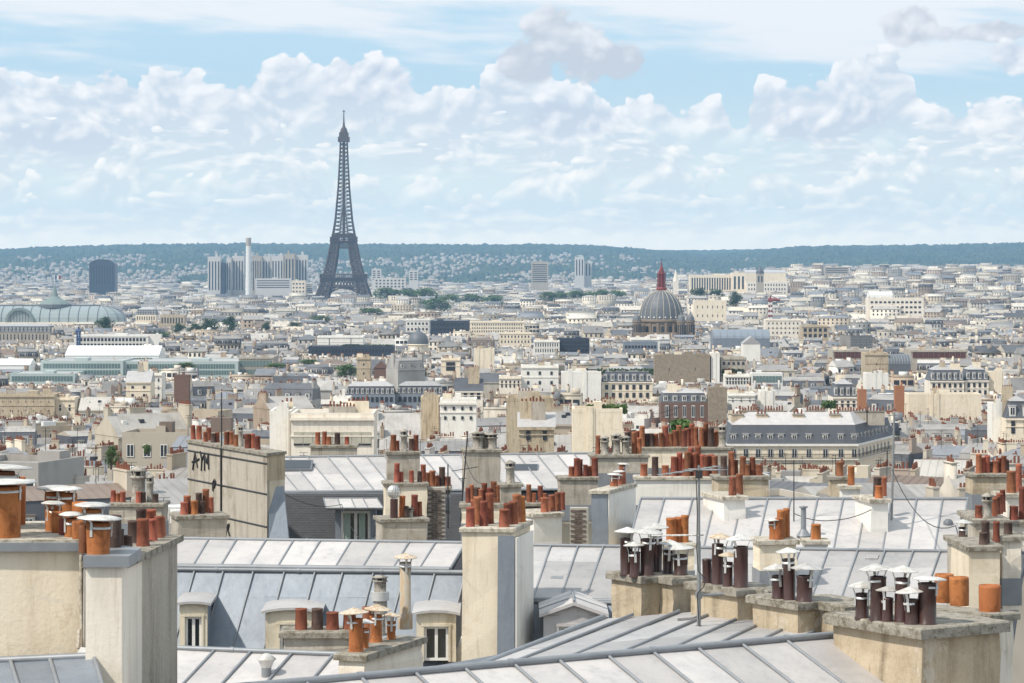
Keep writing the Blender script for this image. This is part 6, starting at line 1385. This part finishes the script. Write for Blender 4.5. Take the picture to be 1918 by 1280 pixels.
B_('long green glass department building under the white marquee', 76, 230, 678, 704, 1350, 'green_frame', 26, 2, 0.80, 0.7, 40, win=GW, wname='pane', mark='the green glass building'); B_('right wing of the green glass building with pale mullions', 231, 446, 679, 704, 1356, 'green_frame', 40, 2, 0.80, 0.7, 40, win=GW, wname='pane'); B_('low left wing of the green glass building', 18, 140, 702, 716, 1320, 'green_frame', 20, 1, 0.80, 0.7, 30, win=GW, wname='pane'); B_('grey glazed block at the right end of the green glass building', 447, 512, 671, 706, 1362, 'plaster_grey', 10, 2, 0.8, 0.7, 30, win=GW, wname='pane')
B_('cream office building with two long rows of windows', 138, 278, 630, 652, 1900, 'plaster_white', 20, 2, 0.7, 0.6, 30, mark='the window-grid office'); B_('white block at the right end of the window-grid office', 279, 302, 628, 652, 1902, 'plaster_white', 0, 0)
B_('curved low grey mansard row at the left edge', -20, 95, 622, 640, 2150, 'plaster_grey', 16, 1, 0.3, 0.6, 24, roof='mansard', rise=4)
B_('octagonal dark-roofed pavilion right of the glass hall', 254, 292, 590, 602, 2850, 'plaster_cream', 8, 1, 0.4, 0.6, 24, roof='mansard', rise=5); B_('tan colonnaded block right of the dark pavilion', 300, 345, 592, 608, 2800, 'plaster_tan', 8, 1, 0.5, 0.7, 24)
B_('broad stone wall with tiny windows at left', -20, 102, 742, 778, 700, 'plaster_tan', 8, 2, 0.07, 0.16, 14, mark='the broad stone wall', roofmat='slab'); B_('low stone return of the broad wall', 103, 140, 748, 778, 704, 'plaster_cream', 2, 1, 0.2, 0.4, 10)
B_('brick red slab chimney block left of centre', 326, 354, 706, 752, 640, 'brick_red', 0, 0, dep=4, mark='the brick slab', cat='chimney', name='broad_chimney'); B_('cream gabled house left of the brick slab', 236, 282, 716, 748, 650, 'plaster_cream', 2, 2, 0.2, 0.3, 10, roof='gable', rise=3); B_('white tall house between cream gable and brick slab', 270, 303, 702, 748, 668, 'plaster_white', 3, 3, 0.25, 0.4, 9)
B_('long white blank wall in the middle distance', 594, 680, 632, 650, 1760, 'plaster_white', 2, 1, 0.03, 0.9, 24, mark='the long white wall'); B_('black roofed long building with roof garden', 578, 738, 650, 664, 1690, 'dark_cladding', 24, 1, 0.5, 0.4, 20)
B_('black box building with stacked terraces', 806, 880, 602, 622, 2120, 'dark_cladding', 10, 2, 0.7, 0.4, 30); B_('long facade with three rows of small windows', 880, 982, 604, 624, 2100, 'plaster_cream', 22, 3, 0.4, 0.5, 24); B_('white building with ribbed flat roof', 760, 804, 600, 622, 2150, 'plaster_white', 6, 2, 0.5, 0.4, 24)
def small_dome():
    D = 1700; x = xat(783, D); u = D/F; t = thing('dome', 'dark round dome rising among middle roofs', 'dome', (x, D, 20)); claim(764, 806, 656, D-6, 14, 'the dark round dome', 635)
    m = MB(); m.lathe((x, D+6, 0), [(19*u, 20), (19*u, zat(648, D)), (20.5*u, zat(647, D)), (20*u, zat(645, D))], 20, 'plaster_cream', False); add('drum', m, t)
    m = MB(); m.lathe((x, D+6, 0), [(19.5*u, zat(645, D)), (19*u, zat(638, D)), (15*u, zat(628, D)), (8*u, zat(623, D)), (3*u, zat(621, D)), (2*u, zat(617, D)), (0.1, zat(612, D))], 20, 'dome_lead'); add('shell', m, t)
small_dome()
B_('brown rough blank gable wall below the ribbed dome', 1226, 1330, 667, 714, 1000, 'stone_wall', 2, 1, 0.02, 0.1, 10, mark='the brown blank wall', roofmat='slab'); B_('white end strip right of the brown blank wall', 1332, 1348, 664, 716, 1002, 'plaster_white', 0, 0, dep=10); B_('dark stepped roof house right of the brown wall', 1350, 1398, 672, 714, 1010, 'plaster_grey', 5, 3, 0.5, 0.4, 12)
B_('white blank gable at left of the hedge-topped mansard', 1052, 1126, 700, 748, 820, 'plaster_white', 0, 0, dep=9); t = B_('buff stone house with slate mansard and hedge on top', 1127, 1222, 716, 748, 824, 'plaster_cream', 7, 2, 0.45, 0.6, 12, roof='mansard', rise=3.4, mark='the hedge-topped mansard')
def hedge(label, px0, px1, y0, y1, D, n=900, mat='leaf_dark'):
    D = DS(D); r = random.Random(int(px0*7+D)); x0, x1, z1, z0 = xat(px0, D), xat(px1, D), zat(y0, D), zat(y1, D); m = MB(mat)
    for _ in range(n):
        p = Vector((r.uniform(x0, x1), D+r.uniform(0, 1.6), r.uniform(z0, z1)+0.12*(z1-z0)*math.sin(r.uniform(0, 40)))); s = (z1-z0)*r.uniform(0.10, 0.24); u_ = Vector((r.gauss(0, 1), r.gauss(0, 1), r.gauss(0, 1))).normalized(); v_ = u_.cross(Vector((r.gauss(0, 1), r.gauss(0, 1), r.gauss(0, 1)))).normalized(); w_ = u_.cross(v_)
        m.poly([p-v_*s, p+w_*s, p+v_*s, p-w_*s], mat)
    o = tag(add('roof_hedge', m), label, 'hedge'); return o
hedge('dark roof hedge along the top of the buff mansard house', 1120, 1224, 692, 702, 826); hedge('olive roof garden on the pale concrete wall', 1100, 1175, 760, 774, 264, 900, 'leaf'); hedge('green roof garden on the black roofed long building', 640, 735, 646, 652, 1692); hedge('rooftop shrubs on the dark stepped roof house', 1352, 1392, 692, 704, 1009)
hedge('balcony greenery below the big slate mansard', 1396, 1470, 853, 864, 348, 420); hedge('bright green bush among roofs right of centre', 1258, 1292, 790, 812, 150, 420, 'leaf'); hedge('yellow green shrubs far right of the big mansard', 1540, 1565, 752, 765, 470, 300, 'leaf'); hedge('terrace plants under the white marquee', 180, 285, 671, 677, 1390, 700)
B_('grey curved metal barrel roof right of the dome', 1336, 1442, 634, 652, 1500, 'zinc_blue', 0, 0, 0, 0, 22, 'hall', 'barrel', 'the grey barrel roof', rise=4.2, roofmat='zinc_blue'); B_('white stepped block with brown panel before the dome', 1182, 1236, 636, 662, 1480, 'plaster_white', 3, 1, 0.2, 0.3, 14); B_('grey glazed strip building before the dome', 1168, 1232, 643, 656, 1462, 'zinc_blue', 10, 1, 0.7, 0.4, 12); B_('white peaked gable right of the barrel roof', 1392, 1424, 644, 672, 1300, 'plaster_white', 0, 0, 0, 0, 12, roof='front_gable', rise=3, roofmat='zinc')
for px0, px1, lab in ((1560, 1642, 'long dark red fronted workshop'), (1706, 1812, 'second dark red fronted workshop farther right')): B_(lab, px0, px1, 658, 672, 1200, 'plaster_grey', 10, 1, 0.92, 0.8, 20, win=REDW, wname='red_panel', mark=('the red workshop' if px0 < 1600 else None))
B_('tan wall with dark curved metal roof beside it', 1620, 1664, 664, 698, 1010, 'plaster_tan', 1, 1, 0.06, 0.1, 12); B_('dark ribbed curved roof between tan walls', 1665, 1706, 682, 700, 1006, 'dome_lead', 0, 0, 0, 0, 14, 'hall', 'barrel', rise=3.2, roofmat='dome_lead')
B_('white blank wall above the red chimney rows at right', 1622, 1664, 702, 724, 900, 'plaster_white', 0, 0, dep=9); t = B_('pale house with balconies and dark mansard at right', 1742, 1806, 714, 742, 700, 'plaster_pale', 6, 2, 0.45, 0.6, 12, roof='mansard', rise=3.2); B_('second balconied mansard house beside it', 1808, 1852, 713, 742, 702, 'plaster_pale', 4, 2, 0.45, 0.6, 12, roof='mansard', rise=3.2); B_('tall cream blank gable right of the balconied houses', 1853, 1880, 700, 742, 704, 'plaster_cream', 0, 0, dep=9)
B_('wide cream gable wall with flue ribs at right', 1702, 1838, 742, 776, 520, 'plaster_cream', 0, 0, 0, 0, 9, mark='the wide cream gable'); t = MARKS[-1]
B_('orange clay slab chimney left of the grey mansards', 1608, 1623, 734, 768, 500, 'orange_clay_wall', 0, 0, dep=3, cat='chimney', name='broad_chimney'); B_('orange clay slab chimney beside the white gables', 1677, 1694, 727, 762, 512, 'orange_clay_wall', 0, 0, dep=3, cat='chimney', name='broad_chimney'); B_('blue grey mansard house left of the orange slab', 1560, 1606, 744, 768, 508, 'plaster_pale', 4, 1, 0.4, 0.5, 11, roof='mansard', rise=3)
B_('yellow house with slate mansard at the right edge', 1884, 1935, 784, 815, 420, 'plaster_cream', 2, 1, 0.3, 0.8, 11, roof='mansard', rise=3.4); B_('white corner pier left of the yellow mansard house', 1858, 1883, 760, 812, 424, 'plaster_white', 0, 0, dep=6)
B_('pale rendered building with window band and roof hut', 545, 700, 782, 852, 232, 'plaster_pale', 8, 1, 0.93, 0.42, 9, mark='the window-band building', top_band=0.08, win=BLW); B_('white blank concrete block left of the window band', 505, 544, 778, 840, 234, 'plaster_white', 0, 0, dep=9); B_('grey roof hut on the window-band building', 624, 655, 752, 784, 240, 'plaster_white', 1, 1, 0.35, 0.7, 4, name='roof_hut', cat='hut')
B_('tan stained blank wall in the centre distance', 948, 1036, 752, 812, 300, 'plaster_tan', 0, 0, dep=8, mark='the tan stained wall'); B_('pale board-formed concrete wall with garden on top', 1073, 1166, 773, 838, 262, 'plaster_cream', 0, 0, dep=7, roofmat='slab', mark='the pale concrete wall'); B_('white house with small black windows in the centre', 824, 892, 754, 792, 330, 'plaster_white', 4, 2, 0.28, 0.35, 8); B_('tan slanted gable left of the white house', 788, 823, 750, 800, 334, 'plaster_tan', 0, 0, dep=8)
B_('stone cottage with slate front dormer near the centre', 972, 1038, 800, 830, 240, 'plaster_tan', 2, 1, 0.25, 0.6, 7, roof='gable', rise=1.6)
B_('white modern house with stair window', 976, 1046, 688, 726, 720, 'plaster_white', 3, 2, 0.2, 0.35, 10, mark='the white modern house'); B_('cream house with five windows left of the modern house', 935, 976, 708, 730, 716, 'plaster_pale', 5, 1, 0.35, 0.6, 9); B_('steep dark slate roof house in the centre', 852, 904, 733, 750, 560, 'plaster_pale', 4, 1, 0.5, 0.7, 10, roof='gable', rise=3.2, roofmat='far_slate', mark='the steep slate roof')
B_('blue grey mansard terrace with glazed dormers, left part', 646, 740, 740, 756, 570, 'zinc_blue', 10, 1, 0.6, 0.6, 10, roof='mansard', rise=2.2); B_('blue grey mansard terrace with glazed dormers, right part', 742, 830, 739, 756, 574, 'zinc_blue', 9, 1, 0.6, 0.6, 10, roof='mansard', rise=2.2)
B_('brown brick gabled house left of centre', 700, 726, 690, 706, 1050, 'brick_red', 0, 0, 0, 0, 8, roof='front_gable', rise=2.6, roofmat='brick_red'); B_('tan tower wall left of the brown gable', 668, 694, 672, 708, 1060, 'plaster_tan', 1, 2, 0.1, 0.2, 6); B_('cream house with tall glazing in the middle', 826, 862, 674, 698, 1080, 'plaster_cream', 1, 1, 0.5, 0.7, 9); B_('tan slab gable with chimney flues in the middle', 888, 926, 656, 686, 1200, 'plaster_cream', 0, 0, dep=8)
B_('white building with columned upper windows', 1000, 1048, 640, 662, 1500, 'plaster_white', 10, 2, 0.4, 0.6, 14); B_('dark blue glass stepped building', 1042, 1104, 636, 660, 1510, 'dark_cladding', 8, 3, 0.85, 0.45, 16); B_('cream block with square windows behind', 935, 995, 625, 645, 1800, 'plaster_cream', 9, 2, 0.35, 0.45, 14)
B_('tan block with white window frames at right', 1502, 1552, 612, 634, 1800, 'plaster_tan', 5, 2, 0.6, 0.6, 16); B_('cream block with dark square windows right of dome', 1434, 1500, 600, 628, 2000, 'plaster_pale', 8, 3, 0.3, 0.4, 16); B_('pale office with ribbed roof tent at far right', 1626, 1730, 560, 590, 2600, 'plaster_pale', 12, 3, 0.6, 0.4, 20); B_('white arched tent roof on the far right office', 1628, 1672, 553, 559, 2625, 'tent_white', 0, 0, 0, 0, 18, 'hall', 'barrel', rise=3, roofmat='tent_white')
B_('salmon wide house right of the dome', 1300, 1360, 565, 600, 2700, 'plaster_cream', 6, 2, 0.15, 0.3, 20); B_('grey slab office on the far right skyline', 1545, 1590, 501, 512, 5600, 'plaster_grey', 1, 3, 0.95, 0.4, 25, wname='window_band')
# ---- the big cream block under a slate mansard, and the red brick one
def big_mansard():
    D = 490.0; t = thing('apartment_house', 'big cream apartment house with slate mansard and white dormers', 'house', (xat(1510, D), D, 54)); claim(1356, 1676, 866, D-1, 26, 'the big slate mansard', 800)
    a = Vector((xat(1362, D), D, 0)); b = Vector((xat(1606, D), D, 0)); c_ = Vector((xat(1673, D+24), D+24, 0)); e = Vector((a.x, D+13, 0)); f = Vector((b.x+0.5, D+13, 0)); g = Vector((c_.x-3, D+27, 0))
    zf, zm, zr = zat(833, D), zat(797, D), zat(776, D)
    pl = [a, b, c_, g, f, e]; m = MB(); m.prism([p.xy for p in pl], 54, zf, 'plaster_cream'); add('wall', m, t)
    m = MB(); o = 0.35; po = [a+Vector((-o, -o, 0)), b+Vector((o*0.4, -o, 0)), c_+Vector((o, 0, 0)), g, f, e]; m.prism([p.xy for p in po], zf-0.25, zf+0.1, 'plaster_white'); m.prism([p.xy for p in po], zat(862, D), zat(860.5, D), 'plaster_white'); add('cornice', m, t)
    ins = [a+Vector((0.9, 0.9, 0)), b+Vector((-0.3, 0.9, 0)), c_+Vector((-0.9, 0.3, 0)), g+Vector((0.5, -0.6, 0)), f+Vector((0.2, -0.6, 0)), e+Vector((0.9, -0.6, 0))]
    m = MB(); m.hexa([(p.x, p.y, zf+0.1) for p in pl], [(p.x, p.y, zm) for p in ins], 'far_slate'); add('mansard', m, t)
    mid0, mid1, mid2 = Vector((a.x+4, D+6.5, zr)), Vector((b.x-0.5, D+6.5, zr)), Vector((c_.x-3.2, D+24.5, zr)); T = [Vector((p.x, p.y, zm+0.03)) for p in ins]
    for i, q in enumerate(((T[0], T[1], mid1, mid0), (T[1], T[2], mid2, mid1), (T[2], T[3], mid2), (T[3], T[4], mid1, mid2), (T[4], T[5], mid0, mid1), (T[5], T[0], mid0))): m = MB(); m.poly(q, 'zinc_pale'); add('roof_face', m, t)
    def bay(p, rt, n_, french=True):
        z0 = zf+0.35; w_ = 0.46
        m = MB()
        q = [p-rt*w_-n_*0.0, p+rt*w_, p+rt*w_-n_*1.3, p-rt*w_-n_*1.3]
        m.hexa([(v.x, v.y, z0) for v in q], [(v.x, v.y, z0+1.35) for v in q], 'plaster_white'); q2 = [p-rt*0.6+n_*0.15, p+rt*0.6+n_*0.15, p+rt*0.6-n_*1.5, p-rt*0.6-n_*1.5]; m.hexa([(v.x, v.y, z0+1.35) for v in q2], [(v.x, v.y, z0+1.47) for v in q2], 'zinc')
        dm = add('dormer', m, t); an = math.atan2(rt.y, rt.x)
        o_ = add('window', WIN, dm, (p.x+n_.x*0.03, p.y+n_.y*0.03, z0+0.68), an); o_.scale = (0.68, 1, 1.1)
        if french: o_ = add('window', WIN, t, (p.x+n_.x*0.35, p.y+n_.y*0.35, zat(849, D)), an); o_.scale = (0.85, 1, 1.45)
    for px in (1374, 1397, 1420, 1443, 1463, 1488, 1515, 1546, 1575, 1600): bay(Vector((xat(px, D), D+0.32, 0)), Vector((1, 0, 0)), Vector((0, -1, 0)))
    dr = (c_-b).normalized(); nr = Vector((dr.y, -dr.x, 0))
    for k in range(9): bay(b+dr*(1.2+k*2.6)-nr*0.32, dr, nr)
    m = MB(); z = zat(860.5, D)
    for i in range(120): x = lerp(a.x, b.x, i/119); m.bar((x, D-0.32, z), (x, D-0.32, z+0.85), 0.03, 'iron')
    m.bar((a.x, D-0.32, z+0.85), (b.x, D-0.32, z+0.85), 0.06, 'iron'); p0, p1 = b+nr*0.3, c_+nr*0.3
    for i in range(60): q = lerp(p0, p1, i/59); m.bar((q.x, q.y, z), (q.x, q.y, z+0.85), 0.03, 'iron')
    m.bar((p0.x, p0.y, z+0.85), (p1.x, p1.y, z+0.85), 0.06, 'iron'); add('balcony_rail', m, t)
    stacks_on(t, (1382, 1428, 1496, 1565), 778, 802, D, 4.0, 20, 3.2, 'plaster_tan', scale_=False); stacks_on(t, (1608, 1640), 772, 797, D, 9.0, 34, 0.9, 'plaster_grey', scale_=False); stacks_on(t, (1402, 1450, 1528, 1584), 771, 790, D, 10.5, 36, 0.8, 'plaster_tan', scale_=False)
big_mansard()
t = B_('red brick house with white windows and slate mansard', 1238, 1326, 754, 786, 520, 'brick_red', 5, 1, 0.4, 0.75, 11, roof='mansard', rise=2.2, win=WIN, mark='the brick mansard house'); stacks_on(t, (1262, 1300), 724, 745, 520, 5, 22, 0.8); B_('tall brown chimney wall right of the brick mansard house', 1327, 1362, 730, 790, 518, 'stone_wall', 0, 0, dep=5, cat='chimney', name='broad_chimney'); B_('white low wall with two tiny windows right of the brown wall', 1363, 1414, 740, 758, 560, 'plaster_white', 3, 1, 0.12, 0.4, 8); B_('white low wall next to the tiny-windowed wall', 1424, 1452, 736, 758, 562, 'plaster_white', 0, 0, dep=8)
B_('glass atrium strip in the middle right', 1408, 1466, 702, 718, 900, 'white_paint', 9, 1, 0.86, 0.8, 9, win=GW, wname='pane'); B_('dark balconied house left of the glass atrium', 1358, 1404, 705, 722, 904, 'plaster_white', 8, 1, 0.5, 0.7, 9)
# cranes
def crane(label, px, y0, y1, D, mat, jib=0):
    b = P(px, y0, D); tp = P(px, y1, D); w_ = 3.0*D/F*0.9; t = thing('crane', label, 'crane', b); claim(px-8, px+8, y0, D, 4)
    m = MB(); n = 9; M2 = (mat, 'white_paint')
    for i in range(n):
        z0, z1 = lerp(b.z, tp.z, i/n), lerp(b.z, tp.z, (i+1)/n); mt = M2[i % 2] if mat == 'red_paint' else mat
        for sx, sy in ((-1, -1), (1, -1), (1, 1), (-1, 1)): m.bar((b.x+sx*w_, D+sy*w_, z0), (b.x+sx*w_, D+sy*w_, z1), w_*0.55, mt)
        m.bar((b.x-w_, D-w_, z0), (b.x+w_, D-w_, z1), w_*0.4, mt); m.bar((b.x+w_, D-w_, z0), (b.x-w_, D-w_, z1), w_*0.4, mt)
    add('tower', m, t)
    m = MB(); m.bar(tp+Vector((-w_*2, 0, 0)), tp+Vector((jib*D/F, 0, 0)), w_*1.3, mat); m.bar(tp+Vector((0, 0, w_*3)), tp+Vector((jib*D/F, 0, 0)), w_*0.3, mat); m.bar(tp, tp+Vector((0, 0, w_*3)), w_*0.8, mat); add('jib', m, t)
crane('red and white lattice crane standing in the town at right', 1443, 604, 562, 2600, 'red_paint', 18); crane('blue hoist tower beside the window-grid office', 147, 656, 620, 1890, 'blue_paint', 5)
# ---- trees
def tree_mesh(seed, mat, n=1500):
    r = random.Random(seed); m = MB(mat); cl = []
    for _ in range(16):
        a, rr = r.uniform(0, 6.28), r.uniform(0, 0.30); cl.append((Vector((rr*math.cos(a), rr*math.sin(a), r.uniform(0.16, 0.84-rr*0.6))), r.uniform(0.14, 0.22)))
    for i in range(n):
        c_, R = cl[i % len(cl)]; v = Vector((r.gauss(0, 1), r.gauss(0, 1), r.gauss(0, 0.8))).normalized()*R*(r.random()**0.4); p = c_+v; s = r.uniform(0.018, 0.034)
        n_ = (v.normalized()+Vector((r.gauss(0, 0.6), r.gauss(0, 0.6), r.gauss(0, 0.6)))).normalized(); u_ = n_.orthogonal().normalized(); w_ = n_.cross(u_); m.poly([p-u_*s, p+w_*s, p+u_*s, p-w_*s], mat)
    return m.mesh('crown')
def trunk_mesh(seed):
    r = random.Random(seed); m = MB('bark'); m.tube((0, 0, 0), (0.01, 0, 0.45), 0.04, 0.026, 8, 'bark')
    for _ in range(6): a = r.uniform(0, 6.28); m.tube((0.01, 0, r.uniform(0.3, 0.46)), (0.24*math.cos(a), 0.24*math.sin(a), r.uniform(0.55, 0.75)), 0.018, 0.006, 6, 'bark')
    return m.mesh('trunk')
CR = [tree_mesh(s, mt) for s, mt in ((1, 'leaf'), (2, 'leaf'), (3, 'leaf_dark'), (4, 'leaf_dark'))]; TRK = [trunk_mesh(s) for s in range(2)]
def tree(label, px, ybase, w_, h, D, k, group=None):
    D = DS(D) if D > 150 else D; w_ *= 1.2; p = P(px, ybase, D); t = thing('tree', label, 'tree', p, group); s = h*D/F; KEEP.append((px-w_/2, px+w_/2, ybase-h*0.25, D))
    q = w_/h*1.25; o = add('trunk', TRK[k % 2], t, p); o.scale = (s, s, s); o = add('crown', CR[k], t, p, RN.uniform(0, 6)); o.scale = (s*q, s*q, s*1.05)
TR_ = [(196, 624, 38, 32, 2350, 3, 'round dark green tree right below the glass hall'), (335, 628, 26, 24, 2350, 3, 'small dark tree left end of the dark clump'), (366, 628, 32, 24, 2330, 2, 'dark tree second in the clump left of centre'), (392, 628, 38, 34, 2340, 3, 'tallest dark tree in the clump left of centre'), (432, 624, 28, 34, 2300, 2, 'rounded dark tree at the right end of the clump'),
       (500, 622, 16, 20, 2350, 2, 'lone small tree right of the dark clump'), (552, 616, 30, 14, 2400, 3, 'low dark tree in front of the iron tower base'), (648, 708, 44, 28, 1250, 0, 'bright green tree amid roofs below centre left'), (815, 588, 54, 34, 3700, 0, 'bright green tree right below the iron tower')]
for i, (px, yb, w_, h) in enumerate(((725, 562, 50, 26), (762, 562, 44, 26), (796, 566, 46, 30), (845, 570, 40, 24), (885, 572, 44, 24), (925, 572, 46, 24))): TR_.append((px, yb, w_, h, 4150+i*12, i % 2, '%s parkland tree right of the iron tower, counting left to right' % 'first second third fourth fifth sixth'.split()[i]))
for i, (px, yb) in enumerate(((1028, 564), (1052, 563), (1078, 562), (1106, 562), (1130, 560), (1155, 560))): TR_.append((px, yb, 34, 20, 4050+i*15, i % 2, '%s tree of the dark row left of the dome, counting left to right' % 'first second third fourth fifth sixth'.split()[i]))
for i, (px, yb, w_, h, D) in enumerate(((1310, 560, 34, 22, 3300), (1340, 562, 36, 22, 3320), (1378, 580, 26, 36, 3000))): TR_.append((px, yb, w_, h, D, 3, '%s dark tree right of the dome' % ('first', 'second', 'tall third')[i]))
TR_ += [(208, 880, 26, 50, 190, 0, 'thin young tree on the flat roofs at left'), (275, 852, 16, 22, 260, 0, 'small bush-like tree on a roof at left')]
for i, (px, yb, w_, h, D) in enumerate(((250, 640, 40, 16, 2050), (300, 634, 34, 14, 2250), (345, 690, 40, 12, 1280), (520, 690, 46, 12, 1300), (575, 684, 40, 12, 1320), (690, 590, 50, 16, 3200), (600, 605, 40, 14, 2700))): TR_.append((px, yb, w_, h, D, i % 2, '%s small green tree clump scattered in the left middle town, left to right' % 'first second third fourth fifth sixth seventh'.split()[i]))
for px, yb, w_, h, D, k, lab in TR_: tree(lab, px, yb, w_, h, D, k)
if not MARKS: MARKS.append((650, 400, 'the iron lattice tower'))
build_town()
# ---------------------------------------------------------------- the summer air
def build_haze():
    m = bpy.data.materials.new('haze_air'); m.use_nodes = True; nt = m.node_tree; nt.nodes.clear()
    v = nt.nodes.new('ShaderNodeVolumePrincipled'); v.inputs['Color'].default_value = (0.40, 0.67, 1.0, 1.0)
    v.inputs['Density'].default_value = 4.9e-5; v.inputs['Anisotropy'].default_value = 0.0
    o = nt.nodes.new('ShaderNodeOutputMaterial'); nt.links.new(v.outputs[0], o.inputs['Volume'])
    b = MB(); b.mats = []
    b.box(-9200, 9200, -450, 16900, -30, 345, 'glass')
    me = b.mesh('haze'); me.materials.clear(); me.materials.append(m)
    stuff(add('haze', me), 'pale blue summer haze filling the air over the city', 'haze')
build_haze()
